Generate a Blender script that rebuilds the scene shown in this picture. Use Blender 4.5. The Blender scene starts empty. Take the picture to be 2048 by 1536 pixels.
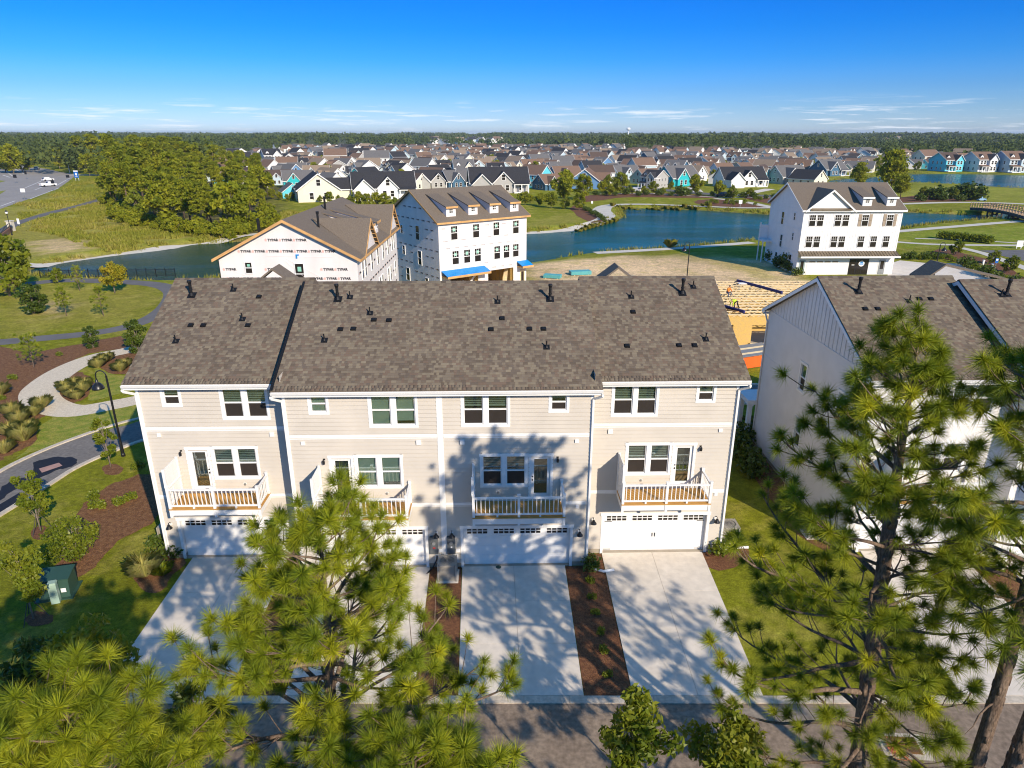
import bpy, math, random
import numpy as np
from mathutils import Vector, Matrix
from mathutils.geometry import tessellate_polygon

rad = math.radians
random.seed(7)
NR = np.random.default_rng(11)
SC = bpy.context.scene
COL = SC.collection

# ------------------------------------------------------------------ camera, sky, sun, exposure
CAM_H = 19.2
PITCH = rad(20.2)
cam_data = bpy.data.cameras.new('camera')
cam = bpy.data.objects.new('camera', cam_data)
COL.objects.link(cam)
cam.location = (0, 0, CAM_H)
cam.rotation_euler = (rad(90) - PITCH, 0, 0)
cam_data.lens = 24
cam_data.sensor_width = 36
cam_data.clip_start = 0.2
cam_data.clip_end = 30000
SC.camera = cam

SUN_EL = rad(28.0)
SUN_H = Vector((0.56, -0.83, 0)).normalized()
SUN_DIR = SUN_H * math.cos(SUN_EL) + Vector((0, 0, math.sin(SUN_EL)))
sun_data = bpy.data.lights.new('sun', 'SUN')
sun_data.energy = 3.65
sun_data.angle = rad(0.53)
sun_data.color = (1.0, 0.865, 0.69)
sun = bpy.data.objects.new('sun', sun_data)
COL.objects.link(sun)
sun.location = (60, -80, 80)
sun.rotation_euler = (-SUN_DIR).to_track_quat('-Z', 'Y').to_euler()

world = bpy.data.worlds.new('World')
SC.world = world
world.use_nodes = True
wt = world.node_tree
wt.nodes.clear()
w_out = wt.nodes.new('ShaderNodeOutputWorld')
w_bg = wt.nodes.new('ShaderNodeBackground')
w_bg.inputs['Strength'].default_value = 0.15
w_sky = wt.nodes.new('ShaderNodeTexSky')
w_sky.sky_type = 'NISHITA'
w_sky.sun_disc = False
w_sky.sun_elevation = SUN_EL
w_sky.sun_rotation = math.atan2(SUN_DIR.x, SUN_DIR.y)
w_sky.altitude = 0
w_sky.air_density = 1.0
w_sky.dust_density = 0.15
w_sky.ozone_density = 2.5
w_hsv = wt.nodes.new('ShaderNodeHueSaturation')
w_hsv.inputs['Saturation'].default_value = 1.35
w_hsv.inputs['Value'].default_value = 1.0
wt.links.new(w_sky.outputs[0], w_hsv.inputs['Color'])
# thin fair-weather cloud streaks low over the horizon, all the way round
w_tc = wt.nodes.new('ShaderNodeTexCoord')
w_map = wt.nodes.new('ShaderNodeMapping')
w_map.inputs['Scale'].default_value = (7.0, 7.0, 120.0)
w_map.inputs['Location'].default_value = (3.1, 1.7, 0.4)
w_noise = wt.nodes.new('ShaderNodeTexNoise')
w_noise.inputs['Scale'].default_value = 1.6
w_noise.inputs['Detail'].default_value = 7
w_noise.inputs['Roughness'].default_value = 0.62
w_ramp = wt.nodes.new('ShaderNodeValToRGB')
w_ramp.color_ramp.elements[0].position = 0.545
w_ramp.color_ramp.elements[1].position = 0.70
w_sep = wt.nodes.new('ShaderNodeSeparateXYZ')
w_band = wt.nodes.new('ShaderNodeValToRGB')
w_band.color_ramp.elements[0].position = 0.0
w_band.color_ramp.elements[0].color = (1, 1, 1, 1)
w_band.color_ramp.elements[1].position = 0.045
w_band.color_ramp.elements[1].color = (0, 0, 0, 1)
w_e = w_band.color_ramp.elements.new(0.024)
w_e.color = (0.9, 0.9, 0.9, 1)
w_mul = wt.nodes.new('ShaderNodeMath')
w_mul.operation = 'MULTIPLY'
w_mul2 = wt.nodes.new('ShaderNodeMath')
w_mul2.operation = 'MULTIPLY'
w_mul2.inputs[1].default_value = 0.85
# deep blue low down, brightened overhead to add fill light; same all round
w_tint = wt.nodes.new('ShaderNodeValToRGB')
for i_, (z_, c_) in enumerate(((0.0, (0.275, 0.385, 0.80)), (0.010, (0.255, 0.37, 0.79)), (0.029, (0.20, 0.32, 0.67)), (0.054, (0.135, 0.275, 0.60)), (0.090, (0.062, 0.255, 0.60)), (0.1255, (0.03, 0.24, 0.60)), (0.156, (0.024, 0.235, 0.61)), (0.40, (0.42, 0.60, 0.72)), (1.0, (1.04, 1.02, 0.85)))):
    e_ = w_tint.color_ramp.elements[i_] if i_ < 2 else w_tint.color_ramp.elements.new(z_)
    e_.position = z_
    e_.color = (c_[0]/2, c_[1]/2, c_[2]/2, 1)
w_t2 = wt.nodes.new('ShaderNodeVectorMath')
w_t2.operation = 'MULTIPLY'
w_t3 = wt.nodes.new('ShaderNodeVectorMath')
w_t3.operation = 'SCALE'
w_t3.inputs['Scale'].default_value = 2.0
w_mix = wt.nodes.new('ShaderNodeMixRGB')
w_mix.inputs['Color2'].default_value = (4.2, 4.45, 4.75, 1)
wt.links.new(w_tc.outputs['Generated'], w_map.inputs['Vector'])
wt.links.new(w_map.outputs[0], w_noise.inputs['Vector'])
wt.links.new(w_noise.outputs['Fac'], w_ramp.inputs['Fac'])
wt.links.new(w_tc.outputs['Generated'], w_sep.inputs[0])
wt.links.new(w_sep.outputs['Z'], w_band.inputs['Fac'])
wt.links.new(w_ramp.outputs['Color'], w_mul.inputs[0])
wt.links.new(w_band.outputs['Color'], w_mul.inputs[1])
wt.links.new(w_mul.outputs[0], w_mul2.inputs[0])
wt.links.new(w_mul2.outputs[0], w_mix.inputs['Fac'])
wt.links.new(w_sep.outputs['Z'], w_tint.inputs['Fac'])
wt.links.new(w_hsv.outputs[0], w_t2.inputs[0])
wt.links.new(w_tint.outputs['Color'], w_t2.inputs[1])
wt.links.new(w_t2.outputs[0], w_t3.inputs[0])
wt.links.new(w_t3.outputs[0], w_mix.inputs['Color1'])
wt.links.new(w_mix.outputs[0], w_bg.inputs['Color'])
wt.links.new(w_bg.outputs[0], w_out.inputs['Surface'])

SC.view_settings.view_transform = 'Standard'
SC.view_settings.look = 'None'
SC.view_settings.gamma = 1.0
SC.view_settings.exposure = 0.70
SC.view_settings.use_curve_mapping = False
SC.render.engine = 'CYCLES'
SC.cycles.use_denoising = True
SC.cycles.filter_width = 1.1
SC.cycles.max_bounces = 6
SC.cycles.diffuse_bounces = 3
SC.cycles.glossy_bounces = 3
SC.cycles.transmission_bounces = 4
SC.cycles.transparent_max_bounces = 8
SC.cycles.caustics_reflective = False
SC.cycles.caustics_refractive = False

# ------------------------------------------------------------------ where a point of the photograph lies in the place
F_PX = 2048 * 24 / 36
CP, SP = math.cos(PITCH), math.sin(PITCH)

def ray(px, py):
    u = (px - 1024) / F_PX
    v = (py - 768) / F_PX
    return Vector((u, CP - v * SP, -(SP + v * CP)))

def G(px, py, z=0.0):
    r = ray(px, py)
    t = (z - CAM_H) / r.z
    return Vector((r.x * t, r.y * t, z))

def DZ(px, py, Y):
    r = ray(px, py)
    t = Y / r.y
    return Vector((r.x * t, Y, CAM_H + r.z * t))

# ------------------------------------------------------------------ materials
def _n(nt, t, **kw):
    n = nt.nodes.new(t)
    for k, v in kw.items():
        setattr(n, k, v)
    return n

def mat(name, col, rough=0.8, var=0.12, scale=2.0, bump=0.0, bscale=20.0, metal=0.0, spec=0.3,
        stretch=None, objcol=False, alt=None, emit=None):
    m = bpy.data.materials.new(name)
    m.use_nodes = True
    nt = m.node_tree
    b = nt.nodes['Principled BSDF']
    b.inputs['Roughness'].default_value = rough
    b.inputs['Metallic'].default_value = metal
    b.inputs['Specular IOR Level'].default_value = spec
    tc = _n(nt, 'ShaderNodeTexCoord')
    src = tc.outputs['Object']
    if stretch:
        mp = _n(nt, 'ShaderNodeMapping')
        mp.inputs['Scale'].default_value = stretch
        nt.links.new(src, mp.inputs['Vector'])
        src = mp.outputs[0]
    if objcol:
        oi = _n(nt, 'ShaderNodeObjectInfo')
        base = oi.outputs['Color']
    else:
        rgb = _n(nt, 'ShaderNodeRGB')
        rgb.outputs[0].default_value = (*col, 1)
        base = rgb.outputs[0]
    if var > 0:
        no = _n(nt, 'ShaderNodeTexNoise')
        no.inputs['Scale'].default_value = scale
        no.inputs['Detail'].default_value = 5
        no.inputs['Roughness'].default_value = 0.6
        nt.links.new(src, no.inputs['Vector'])
        if alt:
            rp = _n(nt, 'ShaderNodeValToRGB')
            rp.color_ramp.elements[0].position = 0.38
            rp.color_ramp.elements[1].position = 0.62
            nt.links.new(no.outputs['Fac'], rp.inputs['Fac'])
            mx = _n(nt, 'ShaderNodeMixRGB')
            mx.inputs['Color2'].default_value = (*alt, 1)
            nt.links.new(rp.outputs['Color'], mx.inputs['Fac'])
            nt.links.new(base, mx.inputs['Color1'])
            base = mx.outputs[0]
            no2 = _n(nt, 'ShaderNodeTexNoise')
            no2.inputs['Scale'].default_value = scale * 7
            no2.inputs['Detail'].default_value = 4
            nt.links.new(src, no2.inputs['Vector'])
            no = no2
        mr = _n(nt, 'ShaderNodeMapRange')
        mr.inputs['From Min'].default_value = 0.3
        mr.inputs['From Max'].default_value = 0.7
        mr.inputs['To Min'].default_value = 1 - var
        mr.inputs['To Max'].default_value = 1 + var
        nt.links.new(no.outputs['Fac'], mr.inputs['Value'])
        mu = _n(nt, 'ShaderNodeVectorMath', operation='SCALE')
        nt.links.new(base, mu.inputs[0])
        nt.links.new(mr.outputs[0], mu.inputs['Scale'])
        base = mu.outputs[0]
    nt.links.new(base, b.inputs['Base Color'])
    if bump > 0:
        bn = _n(nt, 'ShaderNodeTexNoise')
        bn.inputs['Scale'].default_value = bscale
        bn.inputs['Detail'].default_value = 4
        nt.links.new(src, bn.inputs['Vector'])
        bp = _n(nt, 'ShaderNodeBump')
        bp.inputs['Strength'].default_value = bump
        bp.inputs['Distance'].default_value = 0.05
        nt.links.new(bn.outputs['Fac'], bp.inputs['Height'])
        nt.links.new(bp.outputs[0], b.inputs['Normal'])
    if emit:
        b.inputs['Emission Color'].default_value = (*col, 1)
        b.inputs['Emission Strength'].default_value = emit
    return m

def ramp_mat(name, cols, rough=0.9, per='island', spec=0.2, bump=0.3, bscale=60, noise=0.12):
    m = bpy.data.materials.new(name)
    m.use_nodes = True
    nt = m.node_tree
    b = nt.nodes['Principled BSDF']
    b.inputs['Roughness'].default_value = rough
    b.inputs['Specular IOR Level'].default_value = spec
    if per == 'island':
        g = _n(nt, 'ShaderNodeNewGeometry')
        fac = g.outputs['Random Per Island']
    else:
        g = _n(nt, 'ShaderNodeObjectInfo')
        fac = g.outputs['Random']
    rp = _n(nt, 'ShaderNodeValToRGB')
    rp.color_ramp.interpolation = 'CONSTANT'
    els = rp.color_ramp.elements
    while len(els) < len(cols):
        els.new(0.5)
    for i, c in enumerate(cols):
        els[i].position = i / len(cols)
        els[i].color = (*c, 1)
    nt.links.new(fac, rp.inputs['Fac'])
    tc = _n(nt, 'ShaderNodeTexCoord')
    no = _n(nt, 'ShaderNodeTexNoise')
    no.inputs['Scale'].default_value = 0.6
    no.inputs['Detail'].default_value = 6
    nt.links.new(tc.outputs['Object'], no.inputs['Vector'])
    mr = _n(nt, 'ShaderNodeMapRange')
    mr.inputs['From Min'].default_value = 0.3
    mr.inputs['From Max'].default_value = 0.7
    mr.inputs['To Min'].default_value = 1 - noise
    mr.inputs['To Max'].default_value = 1 + noise
    nt.links.new(no.outputs['Fac'], mr.inputs['Value'])
    mu = _n(nt, 'ShaderNodeVectorMath', operation='SCALE')
    nt.links.new(rp.outputs['Color'], mu.inputs[0])
    nt.links.new(mr.outputs[0], mu.inputs['Scale'])
    nt.links.new(mu.outputs[0], b.inputs['Base Color'])
    if bump:
        bn = _n(nt, 'ShaderNodeTexNoise')
        bn.inputs['Scale'].default_value = bscale
        nt.links.new(tc.outputs['Object'], bn.inputs['Vector'])
        bp = _n(nt, 'ShaderNodeBump')
        bp.inputs['Strength'].default_value = bump
        bp.inputs['Distance'].default_value = 0.01
        nt.links.new(bn.outputs['Fac'], bp.inputs['Height'])
        nt.links.new(bp.outputs[0], b.inputs['Normal'])
    return m

def leaf_mat(name, c1, c2, c3, trans=0.35, rough=0.55):
    m = bpy.data.materials.new(name)
    m.use_nodes = True
    nt = m.node_tree
    b = nt.nodes['Principled BSDF']
    b.inputs['Roughness'].default_value = rough
    b.inputs['Specular IOR Level'].default_value = 0.25
    out = nt.nodes['Material Output']
    g = _n(nt, 'ShaderNodeNewGeometry')
    oi = _n(nt, 'ShaderNodeObjectInfo')
    ad = _n(nt, 'ShaderNodeMath', operation='MULTIPLY_ADD')
    nt.links.new(oi.outputs['Random'], ad.inputs[0])
    ad.inputs[1].default_value = 0.15
    ad2 = _n(nt, 'ShaderNodeMath', operation='MULTIPLY_ADD')
    ad2.inputs[1].default_value = 0.28
    nt.links.new(g.outputs['Random Per Island'], ad2.inputs[0])
    tf = _n(nt, 'ShaderNodeAttribute', attribute_name='tuft')
    tm = _n(nt, 'ShaderNodeMath', operation='MULTIPLY')
    tm.inputs[1].default_value = 0.57
    nt.links.new(tf.outputs['Fac'], tm.inputs[0])
    nt.links.new(tm.outputs[0], ad2.inputs[2])
    nt.links.new(ad2.outputs[0], ad.inputs[2])
    rp = _n(nt, 'ShaderNodeValToRGB')
    rp.color_ramp.elements[0].color = (*c1, 1)
    rp.color_ramp.elements[1].color = (*c3, 1)
    e = rp.color_ramp.elements.new(0.5)
    e.color = (*c2, 1)
    nt.links.new(ad.outputs[0], rp.inputs['Fac'])
    nt.links.new(rp.outputs['Color'], b.inputs['Base Color'])
    tr = _n(nt, 'ShaderNodeBsdfTranslucent')
    sc = _n(nt, 'ShaderNodeVectorMath', operation='MULTIPLY')
    sc.inputs[1].default_value = (1.5, 1.35, 0.6)
    nt.links.new(rp.outputs['Color'], sc.inputs[0])
    nt.links.new(sc.outputs[0], tr.inputs['Color'])
    mx = _n(nt, 'ShaderNodeMixShader')
    mx.inputs['Fac'].default_value = trans
    nt.links.new(b.outputs[0], mx.inputs[1])
    nt.links.new(tr.outputs[0], mx.inputs[2])
    nt.links.new(mx.outputs[0], out.inputs['Surface'])
    return m

def glass_mat(name, tint=(0.86, 0.93, 0.89), fac=0.82):
    m = bpy.data.materials.new(name)
    m.use_nodes = True
    nt = m.node_tree
    nt.nodes.remove(nt.nodes['Principled BSDF'])
    out = nt.nodes['Material Output']
    t = _n(nt, 'ShaderNodeBsdfTransparent')
    t.inputs[0].default_value = (*tint, 1)
    gl = _n(nt, 'ShaderNodeBsdfGlossy')
    gl.inputs['Roughness'].default_value = 0.03
    gl.inputs['Color'].default_value = (0.9, 0.95, 0.95, 1)
    lw = _n(nt, 'ShaderNodeLayerWeight')
    lw.inputs['Blend'].default_value = 0.35
    mr = _n(nt, 'ShaderNodeMapRange')
    mr.inputs['To Min'].default_value = 1 - fac
    mr.inputs['To Max'].default_value = 0.6
    nt.links.new(lw.outputs['Fresnel'], mr.inputs['Value'])
    mx = _n(nt, 'ShaderNodeMixShader')
    nt.links.new(mr.outputs[0], mx.inputs['Fac'])
    nt.links.new(t.outputs[0], mx.inputs[1])
    nt.links.new(gl.outputs[0], mx.inputs[2])
    nt.links.new(mx.outputs[0], out.inputs['Surface'])
    return m

SH_COLS = [(0.138, 0.112, 0.086), (0.10, 0.079, 0.061), (0.178, 0.150, 0.110), (0.122, 0.098, 0.076),
           (0.132, 0.097, 0.074), (0.162, 0.135, 0.101), (0.108, 0.088, 0.071), (0.148, 0.123, 0.094)]
MT = {}
def defmats():
    W = MT
    W['siding'] = mat('beige_siding', (0.55, 0.505, 0.44), 0.7, 0.07, 0.6, 0.05, 60)
    W['siding_w'] = mat('pale_grey_siding', (0.70, 0.675, 0.64), 0.7, 0.05, 1.0, 0.05, 60)
    W['white'] = mat('white_paint', (0.80, 0.795, 0.775), 0.5, 0.04, 3.0)
    W['white_far'] = mat('white_siding', (0.79, 0.78, 0.76), 0.6, 0.05, 0.8)
    W['garage'] = mat('white_garage_paint', (0.79, 0.785, 0.77), 0.45, 0.05, 1.5, 0.1, 80)
    W['concrete'] = mat('pale_concrete', (0.71, 0.64, 0.545), 0.85, 0.08, 0.45, 0.08, 30, alt=(0.65, 0.58, 0.485))
    W['kerb'] = mat('kerb_concrete', (0.58, 0.51, 0.41), 0.9, 0.16, 1.4, 0.15, 30, alt=(0.50, 0.43, 0.34))
    W['found'] = mat('foundation_concrete', (0.37, 0.32, 0.25), 0.9, 0.12, 2.0, 0.2, 30)
    W['asphalt'] = mat('worn_asphalt', (0.215, 0.163, 0.12), 0.9, 0.28, 0.8, 0.3, 40, alt=(0.275, 0.212, 0.155))
    W['asphalt_d'] = mat('dark_asphalt', (0.165, 0.15, 0.135), 0.9, 0.18, 0.7, 0.2, 30, alt=(0.20, 0.182, 0.162))
    W['asphalt_p'] = mat('grey_path_asphalt', (0.15, 0.142, 0.138), 0.9, 0.15, 0.5, 0.2, 30)
    W['highway'] = mat('highway_asphalt', (0.29, 0.265, 0.235), 0.9, 0.1, 0.15, 0.1, 10, alt=(0.33, 0.30, 0.265))
    W['sealant'] = mat('black_sealant', (0.018, 0.016, 0.015), 0.6, 0.2, 3)
    W['patch'] = mat('pink_patch', (0.40, 0.24, 0.2), 0.9, 0.15, 3)
    W['mulch'] = mat('brown_mulch', (0.13, 0.054, 0.026), 0.95, 0.6, 6.0, 1.0, 26, alt=(0.21, 0.095, 0.042))
    W['mulch_d'] = mat('dark_mulch', (0.15, 0.066, 0.028), 0.95, 0.55, 4.0, 1.0, 22, alt=(0.235, 0.118, 0.05))
    W['gravel'] = mat('white_gravel', (0.74, 0.64, 0.49), 0.95, 0.25, 5.0, 0.8, 30, alt=(0.64, 0.54, 0.40))
    W['path'] = mat('pale_path', (0.60, 0.555, 0.47), 0.9, 0.1, 0.5, 0.1, 10)
    W['black'] = mat('black_metal', (0.012, 0.012, 0.014), 0.35, 0.1, 4, spec=0.5)
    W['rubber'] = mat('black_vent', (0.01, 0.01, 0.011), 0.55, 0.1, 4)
    W['dark_pane'] = mat('dark_pane', (0.022, 0.018, 0.016), 0.12, 0.05, 2, spec=0.55)
    W['screen'] = mat('insect_screen', (0.030, 0.024, 0.020), 0.45, 0.1, 2, spec=0.4)
    W['glass'] = glass_mat('clear_glass')
    W['room'] = mat('dim_room', (0.13, 0.115, 0.09), 0.8, 0.3, 1.5)
    W['blind'] = mat('window_blind', (0.60, 0.62, 0.55), 0.7, 0.05, 3)
    W['blind_w'] = mat('pale_blind', (0.62, 0.70, 0.60), 0.7, 0.05, 3)
    W['wood'] = mat('new_deck_wood', (0.50, 0.27, 0.075), 0.75, 0.22, 1.5, 0.2, 20, stretch=(1, 12, 12))
    W['lumber'] = mat('fresh_lumber', (0.76, 0.60, 0.35), 0.8, 0.2, 1.5, stretch=(1, 6, 6))
    W['lumber_o'] = mat('fascia_lumber', (0.58, 0.33, 0.13), 0.8, 0.2, 1.5)
    W['osb'] = mat('sheathing_board', (0.64, 0.42, 0.12), 0.8, 0.18, 3.0, alt=(0.58, 0.39, 0.14))
    W['metal'] = mat('grey_metal', (0.28, 0.29, 0.29), 0.45, 0.1, 2, metal=0.4, spec=0.5)
    W['acgrey'] = mat('ac_grey', (0.34, 0.31, 0.26), 0.6, 0.1, 2)
    W['meter'] = mat('meter_grey', (0.10, 0.11, 0.115), 0.5, 0.08, 3, spec=0.5)
    W['shingle'] = ramp_mat('roof_shingle', SH_COLS, per='island')
    W['shingle_o'] = ramp_mat('roof_shingle_piece', SH_COLS, per='object')
    W['roof_far'] = mat('weathered_shingle', (0.15, 0.118, 0.09), 0.9, 0.35, 9.0, 0.4, 12, alt=(0.185, 0.15, 0.112))
    W['roof_o'] = mat('shingle_roofing', (1, 1, 1), 0.9, 0.22, 3.0, 0.2, 12, objcol=True)
    W['wall_o'] = mat('painted_siding', (1, 1, 1), 0.7, 0.05, 1.0, objcol=True)
    W['wrap'] = mat('house_wrap', (0.76, 0.71, 0.69), 0.45, 0.07, 0.7, 0.35, 1.1, stretch=(1, 1, 0.45))
    W['print_k'] = mat('wrap_print_black', (0.025, 0.025, 0.03), 0.6, 0.1, 3)
    W['print_r'] = mat('wrap_print_red', (0.78, 0.46, 0.40), 0.6, 0.1, 3)
    W['tarp'] = mat('blue_tarp', (0.008, 0.24, 0.62), 0.45, 0.15, 2.0, 0.3, 6)
    W['seam'] = mat('bronze_seam_roof', (0.20, 0.155, 0.10), 0.4, 0.1, 2, metal=0.3)
    W['shutter'] = mat('taupe_shutter', (0.34, 0.27, 0.20), 0.7, 0.05, 3)
    W['tdoor'] = mat('grey_teal_door', (0.30, 0.38, 0.38), 0.6, 0.05, 3)
    W['bark'] = mat('pine_bark', (0.13, 0.088, 0.062), 0.95, 0.45, 5.0, 1.0, 9, stretch=(1, 1, 0.3), alt=(0.20, 0.145, 0.105))
    W['bark2'] = mat('grey_bark', (0.22, 0.18, 0.14), 0.95, 0.3, 6.0, 0.6, 12, stretch=(1, 1, 0.4))
    W['needle'] = leaf_mat('pine_needle', (0.07, 0.125, 0.010), (0.20, 0.245, 0.012), (0.46, 0.45, 0.02), 0.2)
    W['needle_d'] = leaf_mat('pine_needle_dark', (0.04, 0.075, 0.013), (0.085, 0.125, 0.018), (0.15, 0.175, 0.024), 0.3)
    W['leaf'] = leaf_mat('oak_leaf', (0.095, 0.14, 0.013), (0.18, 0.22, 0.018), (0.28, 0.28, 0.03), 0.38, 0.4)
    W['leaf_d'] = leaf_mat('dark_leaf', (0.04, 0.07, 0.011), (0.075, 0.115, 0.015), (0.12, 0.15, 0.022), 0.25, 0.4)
    W['leaf_f'] = leaf_mat('wood_leaf', (0.10, 0.14, 0.008), (0.23, 0.25, 0.012), (0.38, 0.36, 0.02), 0.34, 0.7)
    W['leaf_y'] = leaf_mat('yellowing_leaf', (0.24, 0.25, 0.015), (0.36, 0.31, 0.022), (0.45, 0.34, 0.03), 0.35, 0.6)
    W['leaf_far'] = leaf_mat('far_leaf', (0.05, 0.078, 0.02), (0.08, 0.108, 0.026), (0.12, 0.14, 0.03), 0.15, 0.9)
    W['straw'] = leaf_mat('ornamental_grass', (0.36, 0.38, 0.10), (0.48, 0.47, 0.16), (0.60, 0.53, 0.24), 0.5, 0.8)
    W['reed'] = leaf_mat('shore_grass', (0.17, 0.21, 0.015), (0.28, 0.27, 0.035), (0.42, 0.33, 0.10), 0.3, 0.8)
    W['green_box'] = mat('utility_green', (0.03, 0.075, 0.055), 0.5, 0.1, 2, spec=0.4)
    W['pale_green'] = mat('pale_green_plastic', (0.30, 0.42, 0.34), 0.5, 0.08, 2)
    W['flower'] = mat('cream_flower', (0.75, 0.72, 0.40), 0.7, 0.1, 8)
    W['skin'] = mat('skin', (0.45, 0.26, 0.17), 0.6, 0.05, 5)
    W['orange'] = mat('orange_cloth', (0.75, 0.22, 0.03), 0.8, 0.1, 8)
    W['lime'] = mat('lime_cloth', (0.55, 0.75, 0.04), 0.8, 0.1, 8)
    W['denim'] = mat('denim', (0.07, 0.10, 0.18), 0.9, 0.1, 8)
    W['darkcloth'] = mat('dark_cloth', (0.02, 0.02, 0.025), 0.9, 0.1, 8)
    W['beam'] = mat('navy_beam', (0.035, 0.035, 0.14), 0.6, 0.1, 2)
    W['orange_paint'] = mat('orange_paint', (0.75, 0.13, 0.02), 0.6, 0.1, 2)
    W['rust'] = mat('rusty_iron', (0.20, 0.095, 0.035), 0.8, 0.3, 8, 0.3, 30)
    W['red_net'] = mat('orange_net', (0.72, 0.22, 0.12), 0.8, 0.15, 8)
    W['brick'] = mat('red_brick', (0.33, 0.17, 0.11), 0.9, 0.2, 3)
    W['sign_blue'] = mat('sign_blue', (0.015, 0.12, 0.42), 0.5, 0.05, 3)
    W['sign_green'] = mat('sign_green', (0.0, 0.35, 0.22), 0.5, 0.05, 3)
    W['hull'] = mat('car_paint', (1, 1, 1), 0.25, 0.0, 3, objcol=True, spec=0.6)
    W['tyre'] = mat('tyre', (0.012, 0.012, 0.012), 0.9, 0.0)
    W['red_lamp'] = mat('tail_lamp', (0.5, 0.02, 0.02), 0.3, 0.0)
    W['timber'] = mat('bridge_timber', (0.42, 0.29, 0.17), 0.85, 0.2, 3)
    W['timber_d'] = mat('dark_bridge_timber', (0.07, 0.06, 0.055), 0.9, 0.2, 3)
    W['white_plain'] = mat('white_plastic', (0.80, 0.80, 0.79), 0.5, 0.03, 3)
    W['paint_line'] = mat('road_paint', (0.62, 0.60, 0.56), 0.8, 0.2, 3)
defmats()

# ------------------------------------------------------------------ mesh helpers
class MB:
    def __init__(self):
        self.v = []; self.f = []; self.m = []
    def add(self, vs, fs, m=0):
        b = len(self.v)
        self.v.extend([tuple(p) for p in vs])
        for f in fs:
            self.f.append(tuple(b + i for i in f)); self.m.append(m)
        return self
    def box(self, x0, x1, y0, y1, z0, z1, m=0):
        if x0 > x1: x0, x1 = x1, x0
        if y0 > y1: y0, y1 = y1, y0
        if z0 > z1: z0, z1 = z1, z0
        return self.add([(x0,y0,z0),(x1,y0,z0),(x1,y1,z0),(x0,y1,z0),(x0,y0,z1),(x1,y0,z1),(x1,y1,z1),(x0,y1,z1)],
                        [(0,3,2,1),(4,5,6,7),(0,1,5,4),(1,2,6,5),(2,3,7,6),(3,0,4,7)], m)
    def hexa(self, c, m=0):   # 8 corners, same order as box
        return self.add(c, [(0,3,2,1),(4,5,6,7),(0,1,5,4),(1,2,6,5),(2,3,7,6),(3,0,4,7)], m)
    def bar(self, p, q, w, h, m=0, up=(0,0,1)):
        p = Vector(p); q = Vector(q)
        d = (q - p).normalized()
        s = d.cross(Vector(up))
        if s.length < 1e-4: s = d.cross(Vector((1,0,0)))
        s.normalize(); t = s.cross(d).normalized()
        s = s * (w/2); t = t * (h/2)
        return self.hexa([p-s-t, p+s-t, q+s-t, q-s-t, p-s+t, p+s+t, q+s+t, q-s+t], m)
    def poly(self, pts, m=0):
        return self.add(pts, [tuple(range(len(pts)))], m)
    def prism(self, pts, vec, m=0):   # planar outline swept by vec, closed
        n = len(pts); vec = Vector(vec)
        a = [Vector(p) for p in pts]; b = [p + vec for p in a]
        fs = [tuple(range(n))[::-1], tuple(range(n, 2*n))]
        fs += [(i, (i+1) % n, n + (i+1) % n, n + i) for i in range(n)]
        return self.add(a + b, fs, m)
    def tube(self, pts, rs, n=8, m=0, cap=True):
        pts = [Vector(p) for p in pts]
        if not hasattr(rs, '__len__'): rs = [rs] * len(pts)
        b = len(self.v)
        ref = None
        for i, p in enumerate(pts):
            d = (pts[min(i+1, len(pts)-1)] - pts[max(i-1, 0)])
            if d.length < 1e-9: d = Vector((0,0,1))
            d.normalize()
            if ref is None:
                ref = d.cross(Vector((0.31, 0.95, 0.05)))
                if ref.length < 1e-3: ref = d.cross(Vector((1,0,0)))
            s = (ref - d * ref.dot(d))
            s.normalize(); ref = s
            t = d.cross(s)
            for k in range(n):
                a = 2*math.pi*k/n
                self.v.append(tuple(p + (s*math.cos(a) + t*math.sin(a)) * rs[i]))
        for i in range(len(pts)-1):
            for k in range(n):
                k2 = (k+1) % n
                self.f.append((b+i*n+k, b+i*n+k2, b+(i+1)*n+k2, b+(i+1)*n+k)); self.m.append(m)
        if cap:
            self.f.append(tuple(b+k for k in range(n))[::-1]); self.m.append(m)
            e = b+(len(pts)-1)*n
            self.f.append(tuple(e+k for k in range(n))); self.m.append(m)
        return self
    def lathe(self, c, prof, n=16, m=0):   # profile of (r, z) about a vertical axis at c
        c = Vector(c)
        return self.tube([c + Vector((0,0,z)) for r, z in prof], [max(r, 1e-4) for r, z in prof], n, m)
    def blob(self, c, r, n=8, m=0, sq=(1,1,1), seed=0, jit=0.0):
        c = Vector(c); rr = random.Random(seed)
        rows = max(4, n//2 + 1); b = len(self.v)
        for i in range(rows+1):
            th = math.pi * i / rows
            for k in range(n):
                a = 2*math.pi*k/n
                j = 1 + rr.uniform(-jit, jit)
                self.v.append((c.x + r*sq[0]*j*math.sin(th)*math.cos(a), c.y + r*sq[1]*j*math.sin(th)*math.sin(a), c.z + r*sq[2]*j*math.cos(th)))
        for i in range(rows):
            for k in range(n):
                k2 = (k+1) % n
                self.f.append((b+i*n+k, b+(i+1)*n+k, b+(i+1)*n+k2, b+i*n+k2)); self.m.append(m)
        return self
    def mesh(self, name, mats, smooth=False):
        me = bpy.data.meshes.new(name)
        me.from_pydata(self.v, [], self.f)
        if not isinstance(mats, (list, tuple)): mats = [mats]
        for q in mats:
            me.materials.append(MT[q] if isinstance(q, str) else q)
        if len(mats) > 1: me.polygons.foreach_set('material_index', self.m)
        if smooth: me.polygons.foreach_set('use_smooth', [True]*len(self.f))
        me.update()
        return me
    def build(self, name, mats, parent=None, smooth=False):
        return put(name, self.mesh(name, mats, smooth), parent)

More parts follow.
